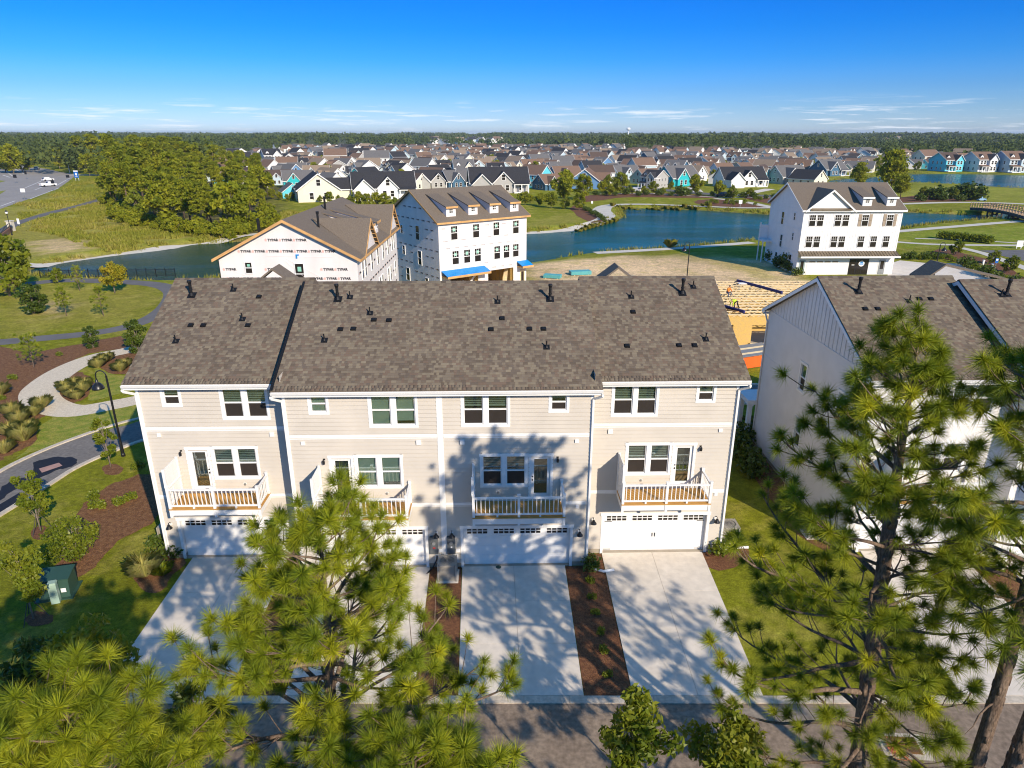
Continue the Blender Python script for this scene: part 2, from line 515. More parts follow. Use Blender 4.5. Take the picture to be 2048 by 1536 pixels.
def put(name, me, parent=None, loc=None, rot=None, scale=None):
    o = bpy.data.objects.new(name, me)
    COL.objects.link(o)
    if parent is not None: o.parent = parent
    if loc is not None: o.location = loc
    if rot is not None: o.rotation_euler = rot
    if scale is not None: o.scale = scale
    return o

def tag(o, label=None, cat=None, group=None, kind=None):
    if label: o['label'] = label
    if cat: o['category'] = cat
    if group: o['group'] = group
    if kind: o['kind'] = kind
    return o

def empty(name, loc=(0,0,0), rz=0.0):
    o = bpy.data.objects.new(name, None)
    COL.objects.link(o)
    o.location = loc
    o.rotation_euler = (0, 0, rz)
    o.empty_display_size = 0.3
    return o

def copy_tree(o, parent=None):
    c = o.copy()
    COL.objects.link(c)
    if parent is not None: c.parent = parent
    for ch in list(o.children):
        copy_tree(ch, c)
    return c

def np_mesh(name, v, f, mats, mi=None, smooth=False):
    """v (N,3) array, f (M,k) array of equal-sided faces"""
    me = bpy.data.meshes.new(name)
    v = np.asarray(v, dtype=np.float32); f = np.asarray(f, dtype=np.int32)
    k = f.shape[1]
    me.vertices.add(len(v)); me.vertices.foreach_set('co', v.ravel())
    me.loops.add(f.size); me.loops.foreach_set('vertex_index', f.ravel())
    me.polygons.add(len(f))
    me.polygons.foreach_set('loop_start', np.arange(0, f.size, k, dtype=np.int32))
    me.polygons.foreach_set('loop_total', np.full(len(f), k, dtype=np.int32))
    if not isinstance(mats, (list, tuple)): mats = [mats]
    for q in mats: me.materials.append(MT[q] if isinstance(q, str) else q)
    if mi is not None: me.polygons.foreach_set('material_index', np.asarray(mi, dtype=np.int32))
    if smooth: me.polygons.foreach_set('use_smooth', np.ones(len(f), dtype=bool))
    me.update(calc_edges=True)
    return me

def set_tuft(me, vals):
    a = me.attributes.new('tuft', 'FLOAT', 'POINT')
    a.data.foreach_set('value', np.asarray(vals, dtype=np.float32))
    return me

def leaf_cards(centres, size, aspect=1.6, updir=None, rng=NR, jitter=0.35, bend=0.0):
    """one small pointed leaf face (4 corners) at each centre; returns verts, faces"""
    n = len(centres)
    d = rng.normal(size=(n, 3))
    if updir is not None: d = d * (1 - 0.5) + updir * 0.9
    d /= np.linalg.norm(d, axis=1)[:, None] + 1e-9
    r = rng.normal(size=(n, 3))
    s = np.cross(d, r); s /= np.linalg.norm(s, axis=1)[:, None] + 1e-9
    sz = (np.asarray(size) * (1 + rng.uniform(-jitter, jitter, n)))[:, None]
    a = centres - d * sz * 0.5 * aspect
    b = centres + d * sz * 0.5 * aspect
    e = centres + s * sz * 0.5
    g = centres - s * sz * 0.5
    v = np.stack([a, e, b, g], axis=1).reshape(-1, 3)
    f = np.arange(4 * n).reshape(-1, 4)
    return v, f

class Face:
    """an upright wall: u along it, z up, d outwards"""
    def __init__(s, o, U, N):
        s.o = Vector(o); s.U = Vector(U).normalized(); s.N = Vector(N).normalized()
    def P(s, u, z, d=0.0):
        p = s.o + s.U*u + s.N*d
        return Vector((p.x, p.y, s.o.z + z))
    def box(s, mb, u0, u1, z0, z1, d0, d1, m=0):
        if u0 > u1: u0, u1 = u1, u0
        mb.hexa([s.P(u0,z0,d1), s.P(u1,z0,d1), s.P(u1,z0,d0), s.P(u0,z0,d0),
                 s.P(u0,z1,d1), s.P(u1,z1,d1), s.P(u1,z1,d0), s.P(u0,z1,d0)], m)

def clad(mb, F, u0, u1, z0, z1, openings=(), step=0.165, lip=0.016, ulim=None, m=0):
    """lapped boards (or, with lip 0, a plain wall) with real openings (u0,u1,z0,z1)"""
    zs = set()
    if step:
        k = z0
        while k < z1 - 1e-6:
            zs.add(round(k, 5)); k += step
    zs.add(round(z0, 5)); zs.add(round(z1, 5))
    for a in openings:
        for q in (a[2], a[3]):
            if z0 < q < z1: zs.add(round(q, 5))
    zs = sorted(zs)
    for i in range(len(zs)-1):
        a, b = zs[i], zs[i+1]
        if b - a < 1e-5: continue
        if step:
            r0 = ((a - z0) / step); fr0 = r0 - math.floor(r0 + 1e-6); fr1 = fr0 + (b-a)/step
        else:
            fr0, fr1 = 0, 0
        da, db = lip*(1-fr0), lip*(1-min(fr1, 1))
        ua, ub = u0, u1
        va, vb = u0, u1
        if ulim:
            ua, ub = ulim(a); va, vb = ulim(b)
        iv = [(ua, ub, va, vb)]
        for (p, q, r, s_) in openings:
            if r < b - 1e-5 and s_ > a + 1e-5:
                nv = []
                for (e, f, g, h) in iv:
                    if q <= e or p >= f: nv.append((e, f, g, h)); continue
                    if p > e: nv.append((e, p, g, p))
                    if q < f: nv.append((q, f, q, h))
                iv = nv
        for (e, f, g, h) in iv:
            if f - e < 1e-4: continue
            mb.poly([F.P(e,a,da), F.P(f,a,da), F.P(h,b,db), F.P(g,b,db)], m)
            if lip and fr0 < 1e-4:
                mb.poly([F.P(e,a,0), F.P(f,a,0), F.P(f,a,da), F.P(e,a,da)], m)

def lathe_obj(*a): pass
# ------------------------------------------------------------------ the ground, the ponds, roads and paths
def sdist(P, poly):
    """signed distance of points P (N,2) to a closed polygon, negative inside"""
    poly = np.asarray(poly, dtype=float)
    d = np.full(len(P), 1e9); inside = np.zeros(len(P), bool)
    for i in range(len(poly)):
        a = poly[i]; b = poly[(i+1) % len(poly)]
        e = b - a; w = P - a
        t = np.clip((w @ e) / (e @ e + 1e-12), 0, 1)
        d = np.minimum(d, np.hypot(*(w - t[:, None]*e).T))
        c = ((a[1] <= P[:, 1]) != (b[1] <= P[:, 1]))
        if abs(e[1]) > 1e-9:
            x = a[0] + (P[:, 1] - a[1]) / e[1] * e[0]
            inside ^= c & (P[:, 0] < x)
    return np.where(inside, -d, d)

def gp(pts, z=0.0):
    return [(G(x, y, z).x, G(x, y, z).y) for x, y in pts]

def smooth_line(pts, n=6, closed=False):
    pts = [np.array(p, float) for p in pts]
    out = []
    N = len(pts)
    rng = range(N if closed else N-1)
    for i in rng:
        p1, p2 = pts[i], pts[(i+1) % N]
        p0 = pts[(i-1) % N] if (closed or i > 0) else 2*p1 - p2
        p3 = pts[(i+2) % N] if (closed or i < N-2) else 2*p2 - p1
        for k in range(n):
            t = k / n
            out.append(0.5*((2*p1) + (-p0+p2)*t + (2*p0-5*p1+4*p2-p3)*t*t + (-p0+3*p1-3*p2+p3)*t**3))
    if not closed: out.append(pts[-1])
    return out

WL = -0.75
POND = gp([(62,549),(130,557),(220,561),(330,563),(430,563)], WL) + [(-25,99.5),(-12,107),(1.3,109.5)] + \
       gp([(1180,509),(1350,498),(1500,484),(1565,479)], WL) + [(62,131)] + gp([(1800,459),(1930,444),(2048,438),(2230,431)], WL) + \
       gp([(2230,420),(2060,425),(1960,430),(1880,428),(1808,425),(1700,427),(1560,430),(1400,421),(1275,417),(1246,421),(1249,431),(1235,441),(1195,453),(1120,462),(1040,467)], WL) + \
       [(-30,138)] + gp([(435,485),(330,497),(200,514),(85,532)], WL)
POND = [tuple(p) for p in smooth_line(POND, 4, True)]
POND2 = [tuple(p) for p in smooth_line(gp([(1660,362),(1750,355),(1810,350),(1900,348),(2048,351),(2300,353),(2300,384),(2048,377),(1960,373),(1890,368),(1800,366),(1700,368)], WL), 4, True)]

def height(P):
    P = np.asarray(P, float).reshape(-1, 2)
    z = np.zeros(len(P))
    for poly, wd in ((POND, 2.4), (POND2, 6.0)):
        s = sdist(P, poly)
        t = np.clip(s / wd, 0, 1); t = t*t*(3-2*t)
        o = WL*1.03*(1-t)
        i = WL*1.03 + np.clip(s, -8, 0)*0.22
        z = np.minimum(z, np.where(s > 0, o, i))
    return z

def H1(x, y):
    return float(height([(x, y)])[0])

def grow(a, b, k):
    s = [a]; st = k[0]
    while s[-1] < b:
        s.append(s[-1] + st); st *= k[1]
    return s[1:]
xs = np.concatenate([-np.array(grow(130, 9000, (2.0, 1.13)))[::-1], np.arange(-130, 140, 1.5), grow(138.5, 9000, (1.6, 1.12))])
ys = np.concatenate([-np.array(grow(20, 1500, (4, 1.5)))[::-1], np.arange(-20, 80, 2.0), np.arange(80, 205, 1.4), grow(204.5, 12000, (1.6, 1.08))])
XX, YY = np.meshgrid(xs, ys)
GPTS = np.stack([XX.ravel(), YY.ravel()], 1)
GZ = height(GPTS)
GRASS = np.array((0.215, 0.225, 0.014)); LUSH = np.array((0.115, 0.155, 0.018)); DRY = np.array((0.36, 0.31, 0.06))
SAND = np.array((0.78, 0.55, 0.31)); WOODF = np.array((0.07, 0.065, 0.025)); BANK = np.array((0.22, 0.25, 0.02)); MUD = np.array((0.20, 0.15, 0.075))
GOLF = np.array((0.26, 0.27, 0.03))
gc = np.tile(GRASS, (len(GPTS), 1))
def noise2(P, sc, seed):
    r = np.random.default_rng(seed); z = np.zeros(len(P))
    for k in range(7):
        a = r.uniform(0, 6.28); f = sc * (1.7**(k*0.6)); ph = r.uniform(0, 6.28)
        z += np.sin((P[:, 0]*np.cos(a) + P[:, 1]*np.sin(a))*f + ph + 1.5*np.sin((P[:, 1]*np.cos(a*2) - P[:, 0]*np.sin(a*2))*f*0.7 + ph*2))
    return z / 4.0
def paint(poly, col, soft, amount=1.0, nscale=0.25, namp=0.0, seed=1):
    global gc
    s = sdist(GPTS, poly)
    if namp: s = s + noise2(GPTS, nscale, seed) * namp
    w = (1 - np.clip((s + soft/2) / soft, 0, 1)) * amount
    gc = gc*(1-w[:, None]) + col*w[:, None]
far = (GPTS[:, 1] > 700)
gc[far] = np.array((0.06, 0.075, 0.022))
paint(gp([(-300,530),(-300,415),(0,420),(120,385),(210,400),(330,455),(560,470),(600,430),(640,420),(640,560),(300,500),(90,530)]), DRY, 4, 0.75, 0.12, 5, 3)
paint(gp([(60,485),(120,478),(180,488),(150,508),(95,505)]), SAND*0.9, 4, 0.8, 0.3, 2.5, 4)
paint(gp([(-50,600),(50,575),(180,570),(290,572),(325,600),(270,640),(100,660),(-50,665)]), DRY, 3, 0.55, 0.35, 3.0, 5)
paint(gp([(60,610),(110,600),(150,612),(110,632)]), SAND*0.85, 1.5, 0.6, 0.6, 1.2, 6)
paint([(-9,84),(4,85),(1.5,100),(2,107),(16,112),(30,113.5),(40,110.5),(44,104),(40,92),(38,70),(30,60),(16,58),(12,72),(2,80)], SAND, 3.5, 0.96, 0.3, 1.7, 7)
paint(gp([(1420,505),(1530,535),(1600,590),(1560,592),(1480,540),(1380,520)]), DRY, 3, 0.6, 0.3, 1.5, 8)
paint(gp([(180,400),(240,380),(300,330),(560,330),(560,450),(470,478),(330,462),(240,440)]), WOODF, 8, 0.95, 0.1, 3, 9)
paint(gp([(1795,385),(1850,372),(2300,378),(2300,425),(1900,400),(1800,398)]), GOLF, 6, 0.95)
paint(gp([(1800,463),(2300,440),(2300,500),(1800,495)]), GOLF*np.array((0.85,0.98,0.8)), 4, 0.8)
paint(gp([(1060,445),(1180,420),(1210,438),(1100,455),(1040,458)]), DRY, 3, 0.5, 0.2, 2, 10)
paint([(-60,-40),(60,-40),(60,11),(-60,11)], WOODF*1.4, 2, 0.8, 0.5, 1, 12)
for poly in (POND, POND2):
    s = sdist(GPTS, poly)
    w = np.clip(1 - np.abs(s - 2.6)/2.2, 0, 1)[:, None]*0.75
    gc = gc*(1-w) + BANK*w
    w = np.clip(1 - np.abs(s)/0.9, 0, 1)[:, None]*0.9
    gc = gc*(1-w) + MUD*w
    w = np.clip(-s/1.5, 0, 1)[:, None]
    gc = gc*(1-w) + np.array((0.02,0.05,0.045))*w

def ground_mat():
    m = bpy.data.materials.new('grass_ground')
    m.use_nodes = True
    nt = m.node_tree
    b = nt.nodes['Principled BSDF']
    b.inputs['Roughness'].default_value = 0.95
    b.inputs['Specular IOR Level'].default_value = 0.1
    at = _n(nt, 'ShaderNodeAttribute', attribute_name='gcol')
    tc = _n(nt, 'ShaderNodeTexCoord')
    def noise(s, d=5, r=0.6):
        no = _n(nt, 'ShaderNodeTexNoise')
        no.inputs['Scale'].default_value = s
        no.inputs['Detail'].default_value = d
        no.inputs['Roughness'].default_value = r
        nt.links.new(tc.outputs['Object'], no.inputs['Vector'])
        return no.outputs['Fac']
    def rng(v, a, c):
        mr = _n(nt, 'ShaderNodeMapRange')
        mr.inputs['From Min'].default_value = 0.32
        mr.inputs['From Max'].default_value = 0.68
        mr.inputs['To Min'].default_value = a
        mr.inputs['To Max'].default_value = c
        nt.links.new(v, mr.inputs['Value'])
        return mr.outputs[0]
    def mul(c, f):
        mu = _n(nt, 'ShaderNodeVectorMath', operation='SCALE')
        nt.links.new(c, mu.inputs[0]); nt.links.new(f, mu.inputs['Scale'])
        return mu.outputs[0]
    c = at.outputs['Color']
    # straw-coloured wear patches
    mx = _n(nt, 'ShaderNodeMixRGB')
    rp = _n(nt, 'ShaderNodeMapRange')
    rp.inputs['From Min'].default_value = 0.50
    rp.inputs['From Max'].default_value = 0.66
    rp.inputs['To Max'].default_value = 0.5
    nt.links.new(noise(0.33, 6, 0.65), rp.inputs['Value'])
    nt.links.new(rp.outputs[0], mx.inputs['Fac'])
    nt.links.new(c, mx.inputs['Color1'])
    mx.inputs['Color2'].default_value = (0.48, 0.39, 0.10, 1)
    c = mx.outputs[0]
    c = mul(c, rng(noise(0.055, 4), 0.82, 1.18))
    c = mul(c, rng(noise(0.9, 6, 0.75), 0.72, 1.28))
    c = mul(c, rng(noise(3.2, 5, 0.7), 0.70, 1.30))
    c = mul(c, rng(noise(14, 3, 0.7), 0.75, 1.25))
    nt.links.new(c, b.inputs['Base Color'])
    bp = _n(nt, 'ShaderNodeBump')
    bp.inputs['Strength'].default_value = 0.9
    bp.inputs['Distance'].default_value = 0.12
    nt.links.new(noise(9, 5, 0.75), bp.inputs['Height'])
    nt.links.new(bp.outputs[0], b.inputs['Normal'])
    return m
MT['ground'] = ground_mat()
nx, ny = len(xs), len(ys)
idx = np.arange(nx*ny).reshape(ny, nx)
gf = np.stack([idx[:-1, :-1], idx[:-1, 1:], idx[1:, 1:], idx[1:, :-1]], -1).reshape(-1, 4)
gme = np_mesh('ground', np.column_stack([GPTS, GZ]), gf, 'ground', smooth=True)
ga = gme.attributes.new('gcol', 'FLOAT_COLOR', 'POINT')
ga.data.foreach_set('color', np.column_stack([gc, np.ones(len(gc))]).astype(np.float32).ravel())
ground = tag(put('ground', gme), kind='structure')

def water_mat():
    m = bpy.data.materials.new('pond_water')
    m.use_nodes = True
    nt = m.node_tree
    b = nt.nodes['Principled BSDF']
    b.inputs['Base Color'].default_value = (0.004, 0.05, 0.062, 1)
    b.inputs['Roughness'].default_value = 0.16
    b.inputs['IOR'].default_value = 1.33
    b.inputs['Specular IOR Level'].default_value = 0.22
    tc = _n(nt, 'ShaderNodeTexCoord')
    mp = _n(nt, 'ShaderNodeMapping')
    mp.inputs['Scale'].default_value = (0.6, 1.5, 1)
    nt.links.new(tc.outputs['Object'], mp.inputs[0])
    no = _n(nt, 'ShaderNodeTexNoise')
    no.inputs['Scale'].default_value = 1.3
    no.inputs['Detail'].default_value = 6
    no.inputs['Roughness'].default_value = 0.7
    nt.links.new(mp.outputs[0], no.inputs['Vector'])
    bp = _n(nt, 'ShaderNodeBump')
    bp.inputs['Strength'].default_value = 1.0
    bp.inputs['Distance'].default_value = 0.5
    nt.links.new(no.outputs['Fac'], bp.inputs['Height'])
    nt.links.new(bp.outputs[0], b.inputs['Normal'])
    # algae-green shallows against blue-green depth
    n2 = _n(nt, 'ShaderNodeTexNoise')
    n2.inputs['Scale'].default_value = 0.03
    nt.links.new(tc.outputs['Object'], n2.inputs['Vector'])
    rp = _n(nt, 'ShaderNodeValToRGB')
    rp.color_ramp.elements[0].position = 0.4; rp.color_ramp.elements[0].color = (0.004, 0.10, 0.105, 1)
    rp.color_ramp.elements[1].position = 0.75; rp.color_ramp.elements[1].color = (0.008, 0.050, 0.030, 1)
    sx = _n(nt, 'ShaderNodeSeparateXYZ')        # the western arm is shallow and weedy
    nt.links.new(tc.outputs['Object'], sx.inputs[0])
    mw = _n(nt, 'ShaderNodeMapRange')
    mw.inputs['From Min'].default_value = -20
    mw.inputs['From Max'].default_value = -50
    mw.inputs['To Min'].default_value = 0.0
    mw.inputs['To Max'].default_value = 0.5
    nt.links.new(sx.outputs['X'], mw.inputs['Value'])
    ms = _n(nt, 'ShaderNodeMath', operation='ADD')
    nt.links.new(n2.outputs['Fac'], ms.inputs[0]); nt.links.new(mw.outputs[0], ms.inputs[1])
    nt.links.new(ms.outputs[0], rp.inputs['Fac'])
    nt.links.new(rp.outputs[0], b.inputs['Base Color'])
    n3 = _n(nt, 'ShaderNodeTexNoise')       # cat's-paws of wind
    n3.inputs['Scale'].default_value = 0.09
    n3.inputs['Detail'].default_value = 3
    nt.links.new(mp.outputs[0], n3.inputs['Vector'])
    mr = _n(nt, 'ShaderNodeMapRange')
    mr.inputs['From Min'].default_value = 0.38
    mr.inputs['From Max'].default_value = 0.62
    mr.inputs['To Min'].default_value = 0.25
    mr.inputs['To Max'].default_value = 1.0
    nt.links.new(n3.outputs['Fac'], mr.inputs['Value'])
    nt.links.new(mr.outputs[0], bp.inputs['Strength'])
    return m
MT['water'] = water_mat()

def sheet(name, pts, z, m, kind='structure', drape=False, parent=None):
    """flat outline lying on the ground, a few millimetres proud"""
    me_v = [(p[0], p[1], (H1(p[0], p[1]) if drape else 0) + z) for p in pts]
    tris = tessellate_polygon([[Vector(v) for v in me_v]])
    mb = MB(); mb.v = me_v
    for t in tris:
        a, b, c = [Vector(me_v[i]) for i in t]
        if (b-a).cross(c-a).z < 0: t = (t[0], t[2], t[1])
        mb.f.append(tuple(t)); mb.m.append(0)
    o = mb.build(name, m, parent)
    if kind and parent is None: tag(o, kind=kind)
    return o

def offset_poly(poly, d):
    P = np.array(poly); n = len(P); out = []
    area = 0.5*np.sum(P[:, 0]*np.roll(P[:, 1], -1) - np.roll(P[:, 0], -1)*P[:, 1])
    sg = 1 if area > 0 else -1
    for i in range(n):
        t = P[(i+1) % n] - P[i-1]; t = t/(np.linalg.norm(t)+1e-9)
        out.append(tuple(P[i] + sg*d*np.array((t[1], -t[0]))))
    return out
sheet('pond', offset_poly(POND, 0.5), WL, 'water')
sheet('far_pond', offset_poly(POND2, 1.0), WL, 'water')

def ribbon(name, pts, width, z, m, n=6, kind='structure', parent=None, drape=True):
    L = smooth_line(pts, n)
    if not hasattr(width, '__len__'): width = [width]*2
    mb = MB(); N = len(L)
    for i, p in enumerate(L):
        t = L[min(i+1, N-1)] - L[max(i-1, 0)]; t = t/(np.linalg.norm(t)+1e-9)
        w = np.interp(i/(N-1), np.linspace(0, 1, len(width)), width)/2
        q = np.array((-t[1], t[0]))*w
        for s in (1, -1):
            e = p + q*s
            mb.v.append((e[0], e[1], (max(H1(*e), H1(*p)) if drape else 0) + z))
    for i in range(N-1):
        mb.f.append((2*i+1, 2*i+3, 2*i+2, 2*i)); mb.m.append(0)
    o = mb.build(name, m, parent)
    if kind and parent is None: tag(o, kind=kind)
    return o, L

# the alley in front with its flush concrete kerb
sheet('road', [(-70, 11.2), (70, 11.2), (70, 19.0), (-70, 19.0)], 0.008, 'asphalt')
kerb = tag(MB().box(-70, 70, 19.005, 19.33, -0.1, 0.02).build('kerb', 'kerb'), kind='structure')
kme = MB().box(-1.515, 1.515, 19.0, 19.335, 0.0, 0.045).mesh('kerb_section', 'kerb')
for k in range(-7, 10):
    put('kerb_section', kme, kerb, (k*3.04 + 0.55, 0, 0))
stain = sheet('dust_stain', [(p[0], p[1]) for p in gp([(1330,1428),(1420,1418),(1560,1414),(1700,1418),(1690,1440),(1560,1446),(1450,1440)])], 0.012, mat('pale_dust', (0.26, 0.22, 0.175), 0.95, 0.3, 4))

def driveway(corners, rows, label=None):
    """corners: back-left, back-right, front-right, front-left; poured slabs parted by joints"""
    bl, br, fr, fl = [np.array(c, float) for c in corners]
    root = tag(sheet('driveway', [tuple(fl), tuple(fr), tuple(br), tuple(bl)], 0.006, 'found', kind=None), kind='structure')
    g = 0.006
    for i in range(rows):
        for j in range(2):
            a, b = i/rows, (i+1)/rows
            q = []
            for (s, t) in ((j/2, a), ((j+1)/2, a), ((j+1)/2, b), (j/2, b)):
                q.append((fl*(1-s)+fr*s)*(1-t) + (bl*(1-s)+br*s)*t)
            c = sum(q)/4
            q = [p + (c-p)/np.linalg.norm(c-p)*g*1.4 for p in q]
            mb = MB().hexa([(*p, 0.0) for p in q] + [(*p, 0.05) for p in q])
            mb.build('concrete_slab', 'concrete', root)
    return root
driveway([(-15.35, 28.2), (-10.75, 28.25), (-10.3, 19.34), (-15.05, 19.34)], 3)
driveway([(-8.6, 27.2), (-3.85, 27.25), (-3.55, 19.34), (-8.25, 19.34)], 3)
driveway([(-2.35, 27.3), (2.5, 27.35), (2.61, 19.34), (-1.95, 19.34)], 3)
driveway([(4.35, 28.3), (9.25, 28.4), (9.11, 19.34), (4.39, 19.34)], 3)
driveway([(17.0, 28.5), (21.75, 28.6), (21.2, 19.34), (16.33, 19.34)], 3)
driveway([(23.3, 27.6), (28.2, 27.7), (28, 19.34), (23.2, 19.34)], 3)
# mulch beds beside the drives and the houses
def wob(pts, amp=0.1, n=5, seed=0):
    r = random.Random(seed)
    return [(p[0] + r.uniform(-amp, amp), p[1] + r.uniform(-amp, amp)) for p in smooth_line(pts, n, True)]
sheet('mulch_bed', [(2.63, 19.35), (4.38, 19.35), (4.33, 28.3), (3.6, 28.25), (3.55, 27.3), (2.52, 27.25)], 0.02, 'mulch')
sheet('mulch_bed', [(-3.53, 19.35), (-1.97, 19.35), (-2.37, 27.2), (-3.83, 27.2)], 0.016, 'mulch')
sheet('mulch_bed', [(-10.28, 19.35), (-8.27, 19.35), (-8.62, 27.2), (-9.8, 27.2), (-9.8, 28.2), (-10.73, 28.2)], 0.016, 'mulch')
sheet('mulch_bed', [(21.23, 19.36), (23.18, 19.36), (23.28, 27.5), (22.6, 27.5), (22.6, 28.5), (21.78, 28.5)], 0.016, 'mulch_d')
sheet('mulch_bed', wob(gp([(1404,1100),(1445,1062),(1470,1085),(1500,1105),(1480,1130),(1425,1140)]), 0.05, 4, 1), 0.018, 'mulch')
sheet('mulch_bed', wob([(10.2,29),(10.9,29.4),(11.0,36),(10.9,41),(10.2,41)], 0.1, 4, 2), 0.016, 'mulch_d')
sheet('mulch_bed', wob([(14.6,30),(16.0,29.5),(16.0,42),(14.9,42),(14.4,36)], 0.12, 4, 3), 0.016, 'mulch_d')
sheet('mulch_bed', wob(gp([(268,1140),(300,1108),(338,1092),(372,1122),(345,1150),(325,1182),(285,1180)]), 0.06, 5, 4), 0.02, 'mulch_d')
sheet('mulch_bed', wob(gp([(150,1032),(188,992),(240,962),(300,950),(322,1000),(310,1042),(248,1075),(196,1128),(150,1160),(112,1158),(118,1122),(150,1085)]), 0.1, 5, 5), 0.018, 'mulch_d')
sheet('mulch_bed', wob(gp([(60,1066),(82,1052),(104,1062),(100,1074),(72,1080)]), 0.05, 4, 6), 0.016, 'mulch')
sheet('mulch_bed', wob(gp([(50,1238),(75,1222),(105,1232),(98,1248),(66,1252)]), 0.05, 4, 7), 0.016, 'mulch')
sheet('mulch_bed', wob(gp([(204,938),(220,928),(246,934),(240,948),(216,950)]), 0.05, 4, 8), 0.016, 'mulch_d')
# street on the left running on behind the row
_, _ = ribbon('road', [(-34, 8), (-31, 22), (-29.1, 34.3), (-28.6, 37.8), (-27.3, 40.8), (-25.3, 43.4), (-20, 47.2), (-8, 49.6), (25, 50), (70, 51), (120, 54)], 3.9, 0.010, 'asphalt_d', drape=False)
for off in (1, -1):
    L = smooth_line([(-34, 8), (-31, 22), (-29.1, 34.3), (-28.6, 37.8), (-27.3, 40.8), (-25.3, 43.4), (-20, 47.2), (-8, 49.6), (25, 50), (70, 51)], 6)
    K = []
    for i, p in enumerate(L):
        t = L[min(i+1, len(L)-1)] - L[max(i-1, 0)]; t = t/np.linalg.norm(t)
        K.append(tuple(p + off*2.08*np.array((-t[1], t[0]))))
    mb = MB()
    for i in range(len(K)-1):
        mb.bar((*K[i], 0.02), (*K[i+1], 0.02), 0.3, 0.13)
    tag(mb.build('kerb', 'kerb'), kind='structure')
sheet('sealant_patch', wob(gp([(0,985),(20,962),(60,950),(70,925),(105,916),(150,915),(148,932),(110,942),(85,955),(40,975),(0,1000)]), 0.12, 4, 9), 0.018, 'sealant')
sheet('sealant_strip', gp([(-5,1012),(40,985),(48,992),(0,1030)]), 0.018, 'sealant')
sheet('pavement_patch', gp([(78,938),(118,926),(125,932),(84,946)]), 0.026, 'patch')
# white gravel walk looping round a planted bed
gl, _ = ribbon('gravel_path', gp([(300,795),(225,810),(150,822),(100,812),(78,790),(95,765),(135,738),(190,715),(250,702),(300,690)]), [2.0, 2.2, 2.5, 2.8, 2.5, 2.1, 2.0], 0.016, 'gravel', drape=False)
sheet('mulch_bed', wob(gp([(112,790),(122,762),(150,745),(178,752),(190,772),(172,795),(140,806)]), 0.12, 5, 10), 0.014, 'mulch_d')
sheet('mulch_bed', wob(gp([(190,728),(215,712),(280,704),(282,742),(230,748)]), 0.12, 5, 11), 0.014, 'mulch_d')
sheet('mulch_bed', wob(gp([(-30,700),(60,706),(150,690),(250,672),(285,690),(240,698),(180,708),(120,735),(80,760),(62,790),(70,815),(90,828),(70,850),(75,880),(40,900),(-10,925),(-60,940)]), 0.2, 5, 12), 0.012, 'mulch_d')
sheet('lawn', wob(gp([(100,840),(120,828),(180,826),(290,805),(290,838),(190,866),(110,892),(60,905),(30,920),(75,880),(80,855)]), 0.08, 5, 13), 0.015, mat('lush_lawn', (0.17, 0.215, 0.018), 0.95, 0.35, 1.6, 0.8, 12, alt=(0.30, 0.275, 0.045)))
sheet('lawn', wob(gp([(180,782),(195,760),(190,735),(230,750),(285,752),(285,775),(230,790),(180,802)]), 0.08, 5, 14), 0.015, bpy.data.materials['lush_lawn'])
# asphalt footpath round the far lawn
ribbon('path', gp([(-120,690),(-20,686),(80,677),(180,667),(260,652),(312,630),(340,603),(344,582),(310,569),(225,563),(130,561),(50,568)]), [2.3, 2.3, 2.1, 2.0, 2.4, 2.6, 2.6], 0.012, 'asphalt_p')
ribbon('path', gp([(50,528),(100,521),(200,507),(330,489),(430,478),(540,466)]), 2.6, 0.10, 'path')
ribbon('path', gp([(1000,467),(1040,461),(1120,456),(1185,446),(1214,433),(1203,421),(1222,411),(1290,409),(1400,413),(1480,416),(1560,416)]), [2.4,2.4,3.4,5.0,3.4,2.6,2.6], 0.08, 'path')
ribbon('path', gp([(1430,397),(1490,404),(1530,412),(1570,418)]), [2.2, 3.0, 3.5], 0.035, 'path')
ribbon('path', gp([(1190,506),(1300,500),(1420,492),(1505,485)]), 2.2, 0.03, 'path')
ribbon('path', gp([(1770,465),(1900,454),(2048,442),(2200,432)]), 2.4, 0.03, 'path')
ribbon('path', gp([(1780,483),(1850,488),(1920,490),(2048,491),(2150,490)]), 1.8, 0.03, 'path')
ribbon('path', gp([(1830,477),(1930,480),(2048,487)]), 1.0, 0.028, 'path')
ribbon('path', gp([(1800,408),(1900,405),(2000,406),(2100,411)]), 3.2, 0.03, 'path')
ribbon('path', gp([(1905,492),(1960,505),(2005,520),(2060,540)]), 1.7, 0.03, 'path')
sheet('driveway', gp([(1768,527),(1790,524),(1800,521),(1860,527),(1915,527),(2005,553),(2020,575),(1780,566)]), 0.02, 'concrete')
sheet('parking', gp([(1958,501),(2048,500),(2150,503),(2150,545),(2048,522)]), 0.02, 'asphalt_p')
# highway with a side road, far left
sheet('highway', gp([(0,418),(55,399),(115,378),(138,362),(150,352),(147,348),(120,344),(95,338),(60,334),(42,330),(0,325),(-200,318),(-420,330),(-420,470),(-150,450)]), 0.02, 'highway')
ribbon('road', gp([(140,350),(215,350),(260,350)]), 7.0, 0.025, 'path')
sheet('median', gp([(-60,395),(-10,384),(12,381),(-5,392),(-60,410)]), 0.05, bpy.data.materials['lush_lawn'])
sheet('median', gp([(-60,370),(0,361),(12,362),(-10,368),(-60,376)]), 0.05, bpy.data.materials['lush_lawn'])
for a, b, w in (((0,413),(30,402),0.35),((50,376),(88,360),0.3),((20,355),(5,350),0.5),((8,340),(25,352),0.4),((60,398),(118,376),0.3),((30,338),(48,348),0.3),((70,380),(90,372),0.3),((112,372),(140,356),0.3)):
    pa, pb = gp([a, b])
    ribbon('lane_marking', [pa, pb], w*1.4, 0.04, 'paint_line', 1, drape=False)
